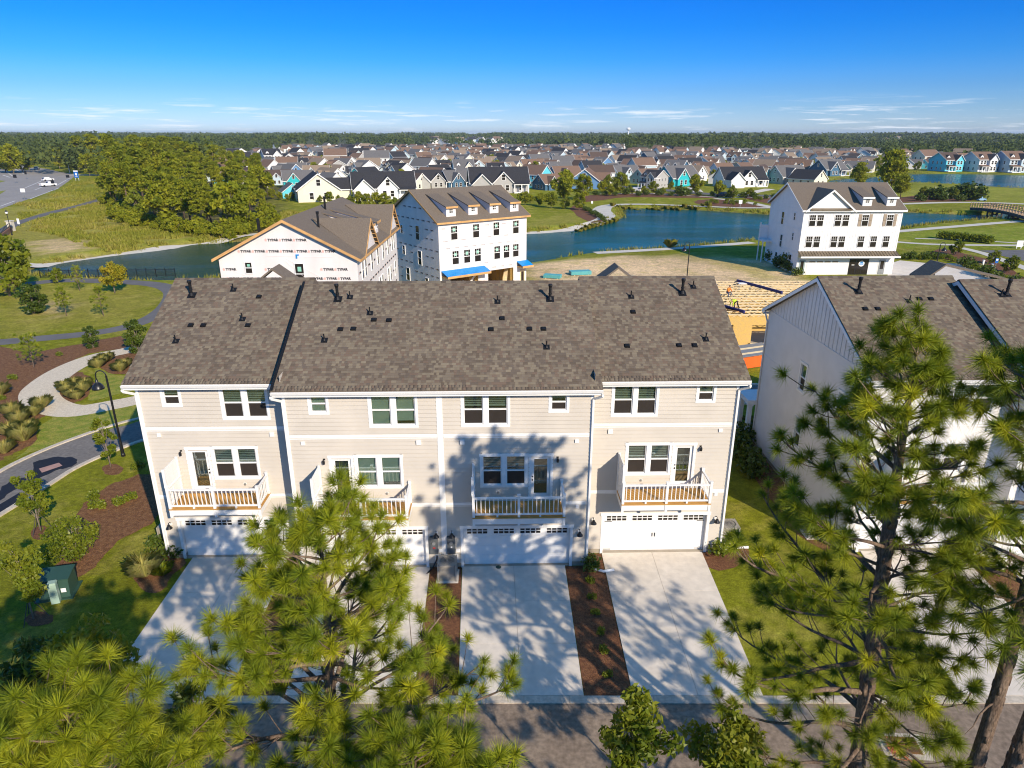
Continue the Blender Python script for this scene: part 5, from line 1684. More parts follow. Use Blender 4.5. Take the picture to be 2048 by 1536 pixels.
stand = [(0,0,0.92),(0,0,1.1),(0,0,1.36),(0,0,1.5),(0,-0.02,1.6),(0,-0.02,1.73),(-0.22,0,1.4),(-0.28,0.02,1.12),(-0.26,-0.1,0.88),(0.22,0,1.4),(0.28,0.02,1.12),(0.26,-0.1,0.88),(-0.11,0,0.88),(-0.12,-0.02,0.48),(-0.12,0,0.07),(0.11,0,0.88),(0.12,-0.02,0.48),(0.12,0,0.07),(-0.12,-0.14,0.04),(0.12,-0.14,0.04)]
p_ = G(1454, 592, 3.2)
person('person', 'worker in orange shirt and jeans crouching on the open joists', *with_fingers(kneel), 'orange', 'denim', (p_.x, p_.y, 3.16), 0.6, 'darkcloth')
p_ = G(1471, 617, 3.2)
person('person', 'worker in lime yellow shirt bending over beside the navy beam', *with_fingers(bend), 'lime', 'darkcloth', (p_.x, p_.y, 3.16), -1.2, 'lime')
p_ = G(1496, 672, 0.15)
person('person', 'worker in dark clothes standing inside the framed doorway', *with_fingers(stand), 'darkcloth', 'darkcloth', (p_.x, p_.y+1.3, 0.15), 0.3, 'darkcloth')

# ------------------------------------------------------------------ the suburb across the water
WHITE, CREAM, LBLUE, BLUE, NAVY, TEAL, GREY, AQUA, GREEN = (0.76,0.75,0.73), (0.74,0.68,0.54), (0.45,0.56,0.62), (0.12,0.25,0.45), (0.055,0.13,0.21), (0.02,0.42,0.46), (0.40,0.39,0.37), (0.12,0.55,0.66), (0.35,0.46,0.40)
CHAR, BROWN, RGREY, DBROWN, TAN = (0.034,0.034,0.038), (0.185,0.118,0.082), (0.135,0.13,0.127), (0.095,0.066,0.052), (0.25,0.19,0.135)
NAME_W = {WHITE:'white', CREAM:'cream', LBLUE:'pale blue', BLUE:'bright blue', NAVY:'navy blue', TEAL:'teal', GREY:'grey', AQUA:'turquoise', GREEN:'pale green'}
NAME_R = {CHAR:'charcoal', BROWN:'brown', RGREY:'grey', DBROWN:'dark brown', TAN:'tan'}
def gblock(w, r, t, x0, x1, y0, y1, z0, ez, rise, axis, ov=0.4):
    """walls to w, roof slabs to r, white trim to t"""
    w.box(x0, x1, y0, y1, z0, ez)
    if axis == 'x':
        mid = (y0+y1)/2
        for x in (x0, x1): w.poly([(x, y0, ez), (x, y1, ez), (x, mid, ez+rise)])
        k = rise/((y1-y0)/2)
        for ya, s in ((y0-ov, 1), (y1+ov, -1)):
            zz = ez - ov*k
            r.hexa([(x0-ov, ya, zz), (x1+ov, ya, zz), (x1+ov, mid, ez+rise), (x0-ov, mid, ez+rise), (x0-ov, ya, zz+0.18), (x1+ov, ya, zz+0.18), (x1+ov, mid, ez+rise+0.18), (x0-ov, mid, ez+rise+0.18)])
            t.box(x0-ov, x1+ov, ya-0.06 if s > 0 else ya+0.003, ya-0.003 if s > 0 else ya+0.06, zz-0.12, zz+0.15)
            for x in (x0-ov-0.07, x1+ov+0.003):
                t.hexa([(x, ya, zz-0.14), (x+0.066, ya, zz-0.14), (x+0.066, mid, ez+rise-0.14), (x, mid, ez+rise-0.14), (x, ya, zz+0.17), (x+0.066, ya, zz+0.17), (x+0.066, mid, ez+rise+0.17), (x, mid, ez+rise+0.17)])
    else:
        mid = (x0+x1)/2
        for y in (y0, y1): w.poly([(x0, y, ez), (x1, y, ez), (mid, y, ez+rise)])
        k = rise/((x1-x0)/2)
        for xa, s in ((x0-ov, 1), (x1+ov, -1)):
            zz = ez - ov*k
            r.hexa([(xa, y0-ov, zz), (mid, y0-ov, ez+rise), (mid, y1+ov, ez+rise), (xa, y1+ov, zz), (xa, y0-ov, zz+0.18), (mid, y0-ov, ez+rise+0.18), (mid, y1+ov, ez+rise+0.18), (xa, y1+ov, zz+0.18)])
            t.box(xa-0.06 if s > 0 else xa+0.003, xa-0.003 if s > 0 else xa+0.06, y0-ov, y1+ov, zz-0.12, zz+0.15)
            for y in (y0-ov-0.07, y1+ov+0.003):
                t.hexa([(xa, y, zz-0.14), (mid, y, ez+rise-0.14), (mid, y+0.066, ez+rise-0.14), (xa, y+0.066, zz-0.14), (xa, y, zz+0.17), (mid, y, ez+rise+0.17), (mid, y+0.066, ez+rise+0.17), (xa, y+0.066, zz+0.17)])

WIN_ME = MB().box(-0.62, 0.62, -0.05, 0.0, -0.1, 1.7, 0).box(-0.5, 0.5, -0.06, -0.05, 0.0, 0.76, 1).box(-0.5, 0.5, -0.06, -0.05, 0.84, 1.6, 1).mesh('window', ['white', 'dark_pane'])
HOUSE_T = {}
def house_template(kind):
    w, r, t = MB(), MB(), MB()
    wins = []; extra = []
    def W(x, y, z, rz=0.0, s=1.0): wins.append((x, y, z, rz, s))
    porch = None
    if kind == 'cottage':       # storey and a half, front gable, porch
        gblock(w, r, t, -7, 7, 0, 11, 0, 3.3, 4.3, 'x')
        gblock(w, r, t, -5.5, 0.5, -1.2, 4, 0, 3.2, 3.6, 'y')
        porch = (0.8, 6.8, -2.2)
        W(-2.5, -1.2, 4.2); W(-3.6, -1.2, 0.8); W(-1.4, -1.2, 0.8); W(2.5, 0, 0.8); W(5.2, 0, 0.8)
        for y in (3, 5.5, 8): W(7, y, 0.9, 90); W(-7, y, 0.9, -90)
        W(7, 5.5, 4.3, 90); W(-7, 5.5, 4.3, -90)
    elif kind == 'ranch':
        gblock(w, r, t, -9, 9, 0, 10, 0, 3.2, 4.2, 'x')
        gblock(w, r, t, -2, 4, -1.0, 5, 0, 3.2, 3.0, 'y')
        gblock(w, r, t, -8.8, -3.2, -5.5, 0.2, 0, 3.1, 2.7, 'y')
        porch = (4.2, 8.8, -1.8)
        W(1, -1.0, 3.9); W(0, -1.0, 0.8); W(2.2, -1, 0.8); W(6.5, 0, 0.8)
        for y in (3.5, 6.5): W(9, y, 0.9, 90); W(-9, y, 0.9, -90)
        W(9, 5, 4.3, 90)
        W(-3.2, -3, 0.9, 90)
    elif kind == 'tall':        # two storeys, gable to the street, porch across
        gblock(w, r, t, -5, 5, 0, 12, 0, 5.9, 3.4, 'x')
        gblock(w, r, t, -0.2, 4.6, -1.4, 4, 0, 5.7, 2.6, 'y')
        porch = (-4.9, -0.3, -2.4)
        for x in (-3.6, -1.8): W(x, 0, 3.7); W(x, 0, 0.8)
        for x in (1.2, 3.0): W(x, -1.4, 3.7); W(x, -1.4, 0.8)
        for y in (3, 6, 9):
            for z in (0.8, 3.7): W(5, y, z, 90, 0.8); W(-5, y, z, -90, 0.8)
        extra.append((-2.8, 1.9, 6.6))
    elif kind == 'dormer':
        gblock(w, r, t, -7.5, 7.5, 0, 10.5, 0, 3.3, 4.6, 'x')
        porch = (-7.2, 7.2, -2.0)
        for x in (-5, -1.5, 2, 5): W(x, 0, 0.8)
        for y in (3, 7): W(7.5, y, 0.9, 90); W(-7.5, y, 0.9, -90)
        W(7.5, 5.2, 4.4, 90); W(-7.5, 5.2, 4.4, -90)
        extra += [(-3.2, 1.7, 5.0), (3.2, 1.7, 5.0)]
    elif kind == 'plain':       # two storeys, long ridge
        gblock(w, r, t, -6.5, 6.5, 0, 9.5, 0, 5.6, 3.6, 'x')
        gblock(w, r, t, -6.3, -1.5, -4.5, 0.1, 0, 2.9, 2.2, 'y')
        for x in (-4, -1, 2, 4.5): W(x, 0, 3.6, 0, 0.9)
        for x in (1, 4): W(x, 0, 0.8)
        for y in (3, 6.5):
            for z in (0.8, 3.6): W(6.5, y, z, 90, 0.8); W(-6.5, y, z, -90, 0.8)
    else:                       # 'gable': gable end to the viewer, low
        gblock(w, r, t, -5.5, 5.5, 0, 14, 0, 3.2, 4.0, 'y')
        gblock(w, r, t, 2, 9, 5, 11, 0, 3.0, 2.6, 'x')
        W(-2, 0, 0.8); W(1.8, 0, 0.8); W(0, 0, 4.2)
        for y in (3, 7, 11): W(-5.5, y, 0.9, -90)
        W(5.5, 2.5, 0.9, 90); W(9, 8, 0.9, 90)
    parts = [('wall', w.mesh('house_wall', 'wall_o'), 'wall'), ('roof', r.mesh('house_roof', 'roof_o'), 'roof'), ('trim', t.mesh('house_trim', 'white'), 'trim')]
    if porch:
        a, b, y = porch
        p = MB(); p.hexa([(a-0.2, y-0.2, 2.7), (b+0.2, y-0.2, 2.7), (b+0.2, 0.1, 3.3), (a-0.2, 0.1, 3.3), (a-0.2, y-0.2, 2.85), (b+0.2, y-0.2, 2.85), (b+0.2, 0.1, 3.45), (a-0.2, 0.1, 3.45)])
        parts.append(('porch_roof', p.mesh('porch_roof', 'roof_o'), 'roof'))
        n = max(2, int((b-a)/2.2)+1)
        p = MB(); p.box(a-0.1, b+0.1, y-0.12, y+0.12, 2.45, 2.72); p.box(a, b, y, 0, 0, 0.3)
        for k in range(n):
            x = a + 0.15 + k*(b-a-0.3)/(n-1); p.box(x-0.14, x+0.14, y-0.14, y+0.14, 0.3, 2.45)
        parts.append(('porch', p.mesh('house_porch', 'white'), 'trim'))
    for (x, y, z) in extra:
        w2, r2, t2 = MB(), MB(), MB()
        gblock(w2, r2, t2, x-0.9, x+0.9, y-0.6, y+3.2, z-1.0, z+0.7, 0.9, 'y', 0.2)
        parts.append(('dormer', w2.mesh('house_dormer', 'white'), 'trim')); parts.append(('dormer_roof', r2.mesh('house_dormer_roof', 'roof_o'), 'roof'))
        W(x, y-0.6, z-0.45, 0, 0.62)
    HOUSE_T[kind] = (parts, wins)
for k_ in ('cottage', 'ranch', 'tall', 'dormer', 'plain', 'gable'): house_template(k_)

def house(kind, x, y, rz, wc, rc, label, group=None, sc=(1, 1, 1), windows=True):
    parts, wins = HOUSE_T[kind]
    root = empty('house', (x, y, 0), rz)
    root.scale = sc
    tag(root, label, 'house', group)
    for n_, me, role in parts:
        o = put(n_, me, root)
        if role == 'wall': o.color = (*wc, 1)
        elif role == 'roof': o.color = (*rc, 1)
    if windows:
        for (a, b, c, r_, s) in wins:
            put('window', WIN_ME, root, (a, b, c), (0, 0, rad(r_)), (s, s, s))
    return root
NEAR = []
def hh(px, py, kind, deg, wc, rc, label, s=1.0):
    p = G(px, py)
    NEAR.append((p.x, p.y, 10*s))
    house(kind, p.x, p.y, rad(deg), wc, rc, label, None, (s, s, s))
hh(770,398,'ranch',14,WHITE,CHAR,'long white house with black roof and small front gable behind the hedge',1.05)
hh(640,404,'gable',20,CREAM,CHAR,'cream gable-ended house with black roof left of the long white house',1.1)
hh(588,396,'gable',25,AQUA,RGREY,'small turquoise house with grey roof at the edge of the wood',0.6)
hh(600,376,'cottage',20,TEAL,RGREY,'house with bright teal gable behind the black roofs',0.8)
hh(480,333,'cottage',25,WHITE,CHAR,'white house with wide front gables beside the wood',1.05)
hh(548,331,'tall',30,WHITE,CHAR,'white two-storey house with arched porch and one dormer',1.05)
hh(575,336,'gable',12,CREAM,CHAR,'cream gable between the two-storey white house and the brown roof',0.9)
hh(672,330,'plain',12,LBLUE,BROWN,'pale blue two-storey house with bare brown roof',1.05)
hh(755,337,'plain',12,WHITE,RGREY,'tall white house with light grey roof behind the long white house',1.05)
hh(720,318,'dormer',16,WHITE,CHAR,'white house with twin roof dormers near the pale blue house',1.0)
hh(1000,386,'ranch',8,GREY,CHAR,'broad dark roofed house with white veranda posts above the unfinished house',1.1)
hh(872,377,'ranch',14,GREY,CHAR,'low grey house with wide black roof behind the unfinished dormers',0.85)
hh(925,376,'cottage',30,NAVY,RGREY,'navy house with steep grey gable and white verandah',0.8)
hh(1075,366,'gable',-38,LBLUE,RGREY,'pale blue gabled house with white outbuilding slope',0.95)
hh(1168,378,'gable',-12,BLUE,BROWN,'bright blue gabled house behind the two round trees',0.95)
hh(1112,380,'cottage',35,NAVY,BROWN,'navy house with screened porch and brown roof',0.7)
hh(1218,362,'dormer',22,WHITE,CHAR,'white house with black roof and one wide dormer near the cul-de-sac',0.8)
hh(1262,364,'cottage',30,LBLUE,RGREY,'blue-grey house with small white roof dormer',0.85)
hh(1308,368,'cottage',38,GREEN,BROWN,'pale green cottage with plain brown roof',0.75)
hh(1372,372,'cottage',28,TEAL,RGREY,'bright teal house with white porch at the street corner',0.95)
hh(1490,374,'ranch',10,WHITE,CHAR,'white house with black roof and front gable above the pond',0.95)
hh(1590,368,'cottage',20,GREY,RGREY,'grey house half behind the show house roof',0.9)
hh(1640,372,'gable',35,CREAM,CHAR,'cream gable with black roof just over the show house',0.8)
hh(1672,352,'cottage',24,NAVY,RGREY,'navy gabled house left of the big roundish pines',0.95)
hh(1425,336,'ranch',10,NAVY,RGREY,'navy house with grey roof behind the black-roofed white house',0.85)
hh(1590,345,'ranch',15,WHITE,DBROWN,'white house with dark brown roof behind the grey house',0.9)
hh(1905,343,'tall',12,AQUA,DBROWN,'turquoise two-storey house on the far pond shore',1.0)
hh(1972,344,'tall',10,WHITE,BROWN,'white two-storey house on the far pond shore',1.05)
hh(2034,345,'tall',8,LBLUE,BROWN,'pale blue two-storey house at the edge of the view',1.1)
hh(1862,331,'plain',20,CREAM,BROWN,'cream two-storey house with brown roof beyond the far pond',1.0)
hh(1808,338,'gable',-30,WHITE,RGREY,'white barn-like house beside the big pines',0.9)
hh(1815,322,'plain',15,LBLUE,BROWN,'pale blue house with brown roof above the barn-like house',0.9)
rs = random.Random(21)
WC = [WHITE]*17 + [CREAM]*4 + [LBLUE]*5 + [NAVY, BLUE, TEAL, GREY, GREY, GREEN, AQUA]
RC = [CHAR]*4 + [BROWN]*5 + [RGREY]*6 + [DBROWN]*2 + [TAN]*4
placed = list(NEAR)
def clear(x, y, d):
    return all((x-a)**2 + (y-b)**2 > d*d for a, b, _ in placed)
POOL = []
Y = 262.0; rown = 0
while Y < 900:
    x = -0.42*Y - 20 + rs.uniform(0, 15)
    lim_l = -0.41*Y + 10; lim_r = 0.80*Y
    while x < lim_r:
        yy = Y + rs.uniform(-4, 4) + 6*math.sin(x*0.012 + rown)
        px = 1024 + F_PX*x/(yy*CP + CAM_H*SP)
        ok = px > 425 and sdist(np.array([(x, yy)]), POND2)[0] > 16 and clear(x, yy, 12.5)
        if px > 1690 and yy < 400: ok = ok and yy > 345
        if px > 1760 and yy > 520: ok = False
        if yy > 690 and px > 1240: ok = False
        if px < 560 and yy > 560: ok = ok and yy < 640
        if ok:
            POOL.append((x, yy, rown)); placed.append((x, yy, 8))
        x += rs.uniform(12.5, 17) * (1 + 0.0006*max(0, Y-300))
    Y += rs.choice((16, 27, 18)) * (1 + 0.0012*max(0, Y-300)); rown += 1
POOL.sort(key=lambda p: p[1])
for i, (x, y, rn) in enumerate(POOL[:285]):
    kind = rs.choice(('cottage', 'ranch', 'tall', 'dormer', 'plain', 'gable', 'plain', 'tall'))
    wc, rc = rs.choice(WC), rs.choice(RC)
    s = rs.uniform(0.64, 0.86)
    base = rs.choice((12, 22, -38, -44, -34, 46, 200, -40))
    lab = f'small {NAME_W[wc]} house with {NAME_R[rc]} roof in the crowded rows beyond the pond'
    house(kind, x, y, rad(base), wc, rc, lab, f'{NAME_W[wc]} houses with {NAME_R[rc]} roofs in the far rows', (s, s*rs.uniform(0.9, 1.05), s*rs.uniform(0.92, 1.1)), windows=(y < 560))
# the rest of the rows, too far to tell one from the next
V_, F_, M_ = [], [], []
nb_ = 0
FARM = [mat('far_wall_white', (0.76, 0.75, 0.73), 0.7, 0.05, 1), mat('far_wall_blue', (0.45, 0.56, 0.62), 0.7, 0.05, 1), mat('far_roof_grey', RGREY, 0.9, 0.1, 1), mat('far_roof_brown', BROWN, 0.9, 0.1, 1), mat('far_roof_black', CHAR, 0.9, 0.1, 1), mat('far_roof_tan', TAN, 0.9, 0.1, 1)]
for i, (x, y, rn) in enumerate(POOL[285:]):
    parts, wins = HOUSE_T[rs.choice(('tall', 'plain', 'cottage', 'ranch'))]
    a = rad(rs.choice((12, 22, -38, -44, 46, -40))); s = rs.uniform(0.66, 0.9)
    wm, rm = rs.choice((0, 0, 0, 0, 1)), rs.choice((2, 2, 3, 3, 4, 5))
    for n_, me, role in parts:
        if n_ not in ('wall', 'roof'): continue
        for v in me.vertices:
            V_.append((x + s*(v.co.x*math.cos(a) - v.co.y*math.sin(a)), y + s*(v.co.x*math.sin(a) + v.co.y*math.cos(a)), s*v.co.z))
        for p in me.polygons:
            F_.append(tuple(nb_ + k for k in p.vertices)); M_.append(wm if n_ == 'wall' else rm)
        nb_ += len(me.vertices)
if V_:
    mb_ = MB(); mb_.v = V_; mb_.f = F_; mb_.m = M_
    tag(mb_.build('distant_houses', FARM), 'mass of tiny white and grey roofed houses near the treeline', 'houses', kind='stuff')
# scattered roofs far out among the woods
for i in range(34):
    px = rs.uniform(850, 1010) if i < 18 else rs.uniform(1280, 1900); py = rs.uniform(281, 290) if i < 18 else rs.uniform(279, 287)
    p = G(px, py)
    wc = rs.choice((WHITE, WHITE, WHITE, CREAM, LBLUE)); rc = rs.choice((RGREY, CHAR, BROWN, TAN))
    house(rs.choice(('tall', 'plain', 'gable')), p.x, p.y, rad(rs.choice((15, -40, 30))), wc, rc, f'tiny {NAME_W[wc]} house with {NAME_R[rc]} roof among the distant woods', f'{NAME_W[wc]} houses with {NAME_R[rc]} roofs in the distant woods', (1.15, 1.15, 1.3), False)
# garden shed and street pieces of the suburb
p = G(611, 402)
sh = tag(empty('garden_shed', (p.x, p.y, 0), rad(25)), 'little white garden shed with grey roof beside the hedge', 'shed')
w, r, t = MB(), MB(), MB(); gblock(w, r, t, -2.3, 2.3, 0, 3.2, 0, 2.4, 1.1, 'x', 0.2)
w.build('wall', 'white_far', sh); r.build('roof', 'asphalt_d', sh); t.build('trim', 'white', sh)
for x in (-1.1, 1.1): put('window', WIN_ME, sh, (x, 0, 0.9), None, (0.5, 0.5, 0.5))
ribbon('road', gp([(1215,378),(1260,374),(1330,380),(1420,388),(1550,392)]), 7.0, 0.03, 'asphalt_p')
ribbon('path', gp([(1200,388),(1300,387),(1420,394),(1560,396)]), 1.6, 0.035, 'path')
for a in (((1395,384),(1385,375)), ((1500,386),(1540,378))):
    ribbon('driveway', gp(a), 4.0, 0.04, 'concrete', 1)
ribbon('road', gp([(470,346),(540,346),(640,348)]), 6.0, 0.03, 'path')
ribbon('road', gp([(1470,331),(1520,326),(1600,325)]), 5.0, 0.03, 'path')
# ------------------------------------------------------------------ trees and plants
def needles(P, D, n, L, wid, droop, rng, spread=1.05):
    """tufts at P pointing along D, n needles each; returns triangles"""
    T = len(P)
    P = np.repeat(P, n, 0); D = np.repeat(D, n, 0)
    r = rng.normal(size=P.shape); r /= np.linalg.norm(r, axis=1)[:, None]
    d = D*0.75 + r*spread
    d /= np.linalg.norm(d, axis=1)[:, None]
    ln = L*rng.uniform(0.7, 1.1, len(P))[:, None]
    if hasattr(L, '__len__'): ln = np.repeat(L, n)[:, None]*rng.uniform(0.7, 1.1, len(P))[:, None]
    b = P - D*rng.uniform(-0.02, 0.16, len(P))[:, None]*0.8
    tip = b + d*ln; tip[:, 2] -= droop*ln[:, 0]*rng.uniform(0.3, 1.2, len(P))
    s = np.cross(d, rng.normal(size=d.shape)); s /= np.linalg.norm(s, axis=1)[:, None] + 1e-9
    v = np.stack([b - s*wid, b + s*wid, tip], 1).reshape(-1, 3)
    return v, np.arange(len(v)).reshape(-1, 3)

def pine(base, h, r0, cb, cr, seed, label, lean=(0, 0), nt=90, L=0.27, wid=0.0045, droop=0.15, mt='needle', step=0.5, dens=1.0, group=None, skip=None, name='pine_tree', nb=(3, 5), prof_pow=0.75, dead=2, bias=None):
    r = random.Random(seed); rng = np.random.default_rng(seed)
    root = tag(empty(name, base), label, 'tree', group)
    N = 12
    tr = []
    for i in range(N+1):
        t = i/N
        tr.append(Vector((lean[0]*t + 0.12*math.sin(seed + 5*t)*t, lean[1]*t + 0.12*math.cos(seed*1.3 + 4*t)*t, h*t)))
    def at(z):
        t = max(0, min(0.9999, z/h))*N; i = int(t); return tr[i].lerp(tr[i+1], t-i)
    mb = MB()
    mb.tube(tr, [max(0.012, r0*(1-0.55*(i/N))*(1 if i < N*0.75 else (1-(i/N-0.75)*3.4))) for i in range(N+1)], 12)
    # flaky bark plates
    for k in range(int(60*h/12)):
        z = r.uniform(0.2, h*0.8); p = at(z); a = r.uniform(0, 6.28); rr = r0*(1-0.55*z/h)
        q = p + Vector((math.cos(a), math.sin(a), 0))*rr*0.97
        mb.bar(q - Vector((0, 0, 0.09)), q + Vector((0, 0, r.uniform(0.05, 0.14))), rr*0.45, 0.035, up=(math.cos(a), math.sin(a), 0))
    TP, TD = [], []
    z = cb*h; az = r.uniform(0, 6.28)
    while z < h*0.985:
        t = (z - cb*h)/(h - cb*h)
        ln0 = cr*((1-t)**prof_pow)*(0.55 + 0.45*min(1, t*4)) + 0.25
        for k in range(r.randint(*nb)):
            az += 2.4 + r.uniform(-0.5, 0.5)
            ln = ln0*r.uniform(0.65, 1.12)
            a = az
            if bias: ln *= 1 + bias[1]*math.cos(a - bias[0])
            if skip and skip(a, z): continue
            b0 = at(z)
            up0 = 0.10 + 0.7*t + r.uniform(-0.1, 0.15)
            pts = [b0]; cur = Vector((math.cos(a), math.sin(a), up0)).normalized(); ns = max(4, int(ln/0.35)); p = b0.copy()
            for i in range(ns):
                f = i/ns
                cur = (cur + Vector((r.uniform(-0.16, 0.16), r.uniform(-0.16, 0.16), (-0.13 if f < 0.45 else 0.16)*(1-t*0.7) + r.uniform(-0.05, 0.06)))).normalized()
                p = p + cur*(ln/ns); pts.append(p.copy())
            br = 0.012 + 0.016*ln
            mb.tube(pts, [br*(1-0.8*i/ns) for i in range(ns+1)], 6)
            TP.append(pts[-1]); TD.append((pts[-1]-pts[-2]).normalized())
            m0 = 0.3 if ln > 1.2 else 0.15
            nsub = int(ln*4.2*dens)
            for s in range(nsub):
                f = m0 + (1-m0)*r.random()
                i = min(ns-1, int(f*ns)); q = pts[i].lerp(pts[i+1], f*ns-i)
                dd = (pts[i+1]-pts[i]).normalized()
                sd = dd.cross(Vector((0, 0, 1))).normalized() * r.choice((-1, 1))
                tw = r.uniform(0.25, 0.75)*(0.6+0.4*min(1, ln/2))
                e = q + (dd*0.7 + sd*r.uniform(0.4, 1.0) + Vector((0, 0, r.uniform(0.0, 0.75))))*tw
                mid = q.lerp(e, 0.5) - Vector((0, 0, 0.04))
                mb.tube([q, mid, e], [0.014, 0.011, 0.007], 4, cap=False)
                dr = (e-mid).normalized() + Vector((0, 0, 0.25))
                TP.append(e); TD.append(dr.normalized())
        z += step*r.uniform(0.7, 1.25)*(1 - 0.4*t)
    for k in range(dead):
        zz = r.uniform(0.25, cb)*h; a = r.uniform(0, 6.28); b0 = at(zz); p = b0
        pts = [b0]
        for i in range(4):
            p = p + Vector((math.cos(a), math.sin(a), r.uniform(-0.35, 0.25)))*0.3; a += r.uniform(-0.4, 0.4); pts.append(p)
        mb.tube(pts, [0.03, 0.025, 0.02, 0.012, 0.006], 5)
    TP.append(tr[-1]); TD.append(Vector((0, 0, 1)))
    mb.build('trunk', 'bark', root, smooth=True)
    P = np.array([tuple(p) for p in TP]); D = np.array([tuple(d) for d in TD])
    ll = L*rng.uniform(0.75, 1.15, len(P))
    v, f = needles(P, D, nt, ll, wid, droop, rng)
    tv = rng.random(len(P)); tv[rng.random(len(P)) < 0.04] = 1.6
    tv = np.repeat(tv*0.72, nt*3); tv[2::3] += 0.34      # needle tips paler than their sheaths
    put('crown', set_tuft(np_mesh('pine_crown', v, f, mt), tv), root)
    return root

def broadleaf(name, base, h, cr, cb, n, size, mt, seed, label, group=None, clusters=26, trunk_r=None, bark='bark2', link=True, flat=0.8, aspect=1.8, stems=1):
    r = random.Random(seed); rng = np.random.default_rng(seed)
    root = tag(empty(name, base), label, 'tree', group) if link else None
    tr = trunk_r or 0.022*h
    mb = MB()
    C = []
    cz = (cb + 1)/2*h; rz = (1-cb)/2*h
    for s in range(stems):
        a0 = r.uniform(0, 6.28)
        top = Vector((0.0, 0.0, h*0.9)) if stems == 1 else Vector((math.cos(a0)*cr*0.5, math.sin(a0)*cr*0.5, h*0.85))
        k = 5
        tp = [Vector((0, 0, 0)).lerp(top, i/k) + Vector((r.uniform(-1, 1), r.uniform(-1, 1), 0))*0.02*h*(i/k) for i in range(k+1)]
        mb.tube(tp, [tr*(1-0.75*i/k)/math.sqrt(stems) for i in range(k+1)], 8)
    for i in range(clusters):
        while True:
            p = np.array((r.uniform(-1, 1), r.uniform(-1, 1), r.uniform(-1, 1)))
            if 0.25 < np.linalg.norm(p) < 1: break
        c = Vector((p[0]*cr*(1 - 0.25*max(0, p[2])), p[1]*cr*(1 - 0.25*max(0, p[2])), cz + p[2]*rz))
        C.append(c)
        st = Vector((0, 0, max(cb*h*0.8, c.z - 0.45*h*r.uniform(0.3, 1))))
        mid = st.lerp(c, 0.5) + Vector((0, 0, -0.05*h*r.random()))
        mb.tube([st, mid, c], [tr*0.35, tr*0.22, tr*0.08], 5, cap=False)
    tme = mb.mesh('trunk', bark, True)
    per = n // clusters
    cc = np.repeat(np.array([tuple(c) for c in C]), per, 0)
    rad_c = cr*0.34
    off = rng.normal(size=cc.shape)
    off /= np.linalg.norm(off, axis=1)[:, None]
    off *= (rng.random(len(cc))**0.45)[:, None] * np.array((rad_c, rad_c, rad_c*flat))
    v, f = leaf_cards(cc + off, np.full(len(cc), size), aspect, None, rng)
    cme = set_tuft(np_mesh('crown', v, f, mt), np.repeat(rng.random(clusters), per*4))
    if link:
        put('trunk', tme, root); put('crown', cme, root)
        return root
    return tme, cme

def conifer_mesh(h, cr, cb, n, size, mt, seed, clusters=40):
    """far pine: bare bole, uneven shelves of foliage"""
    r = random.Random(seed); rng = np.random.default_rng(seed)
    mb = MB(); mb.tube([(0, 0, 0), (0.1, 0, h*0.5), (0, 0.1, h*0.96)], [0.02*h, 0.014*h, 0.004*h], 7)
    C = []
    for i in range(clusters):
        t = r.random()**0.8; a = r.uniform(0, 6.28)
        rr = cr*math.sqrt(max(0.02, 1-(2*t-0.75)**2/1.7))*r.uniform(0.3, 1.0)
        c = (rr*math.cos(a), rr*math.sin(a), cb*h + t*(1-cb)*h*0.97); C.append(c)
        mb.tube([(0, 0, c[2]-0.3), (c[0]*0.6, c[1]*0.6, c[2]-0.25), c], [0.05, 0.04, 0.02], 4, cap=False)
    per = n//clusters
    cc = np.repeat(np.array(C), per, 0)
    off = rng.normal(size=cc.shape)*np.array((0.19*cr, 0.19*cr, 0.10*cr))
    v, f = leaf_cards(cc + off, np.full(len(cc), size), 2.0, None, rng)
    return mb.mesh('trunk', 'bark', True), set_tuft(np_mesh('crown', v, f, mt), np.repeat(rng.random(clusters), per*4))

def tree_copy(name, tpl, x, y, s, rz, label, group, z=None, cat='tree'):
    root = tag(empty(name, (x, y, H1(x, y) if z is None else z), rz), label, cat, group)
    root.scale = (s, s, s)
    put('trunk', tpl[0], root); put('crown', tpl[1], root)
    return root

def clump_mesh(n, h, spread, wid, mt, seed, arch=0.5):
    rng = np.random.default_rng(seed)
    a = rng.uniform(0, 6.28, n); rr = spread*0.3*np.sqrt(rng.random(n))
    b = np.stack([rr*np.cos(a), rr*np.sin(a), np.zeros(n)], 1)
    ll = h*rng.uniform(0.6, 1.1, n); o = spread*rng.uniform(0.2, 1.0, n)
    m_ = b + np.stack([np.cos(a)*o*0.45, np.sin(a)*o*0.45, ll*0.75], 1)
    t = b + np.stack([np.cos(a)*o, np.sin(a)*o, ll*(1-arch*rng.random(n)*0.6)], 1)
    s = np.stack([-np.sin(a), np.cos(a), np.zeros(n)], 1)*wid
    v = np.stack([b-s, b+s, m_+s, t, m_-s], 1).reshape(-1, 3)
    return set_tuft(np_mesh('grass_clump', v, np.arange(5*n).reshape(-1, 5), mt), np.repeat(rng.random(n), 5))

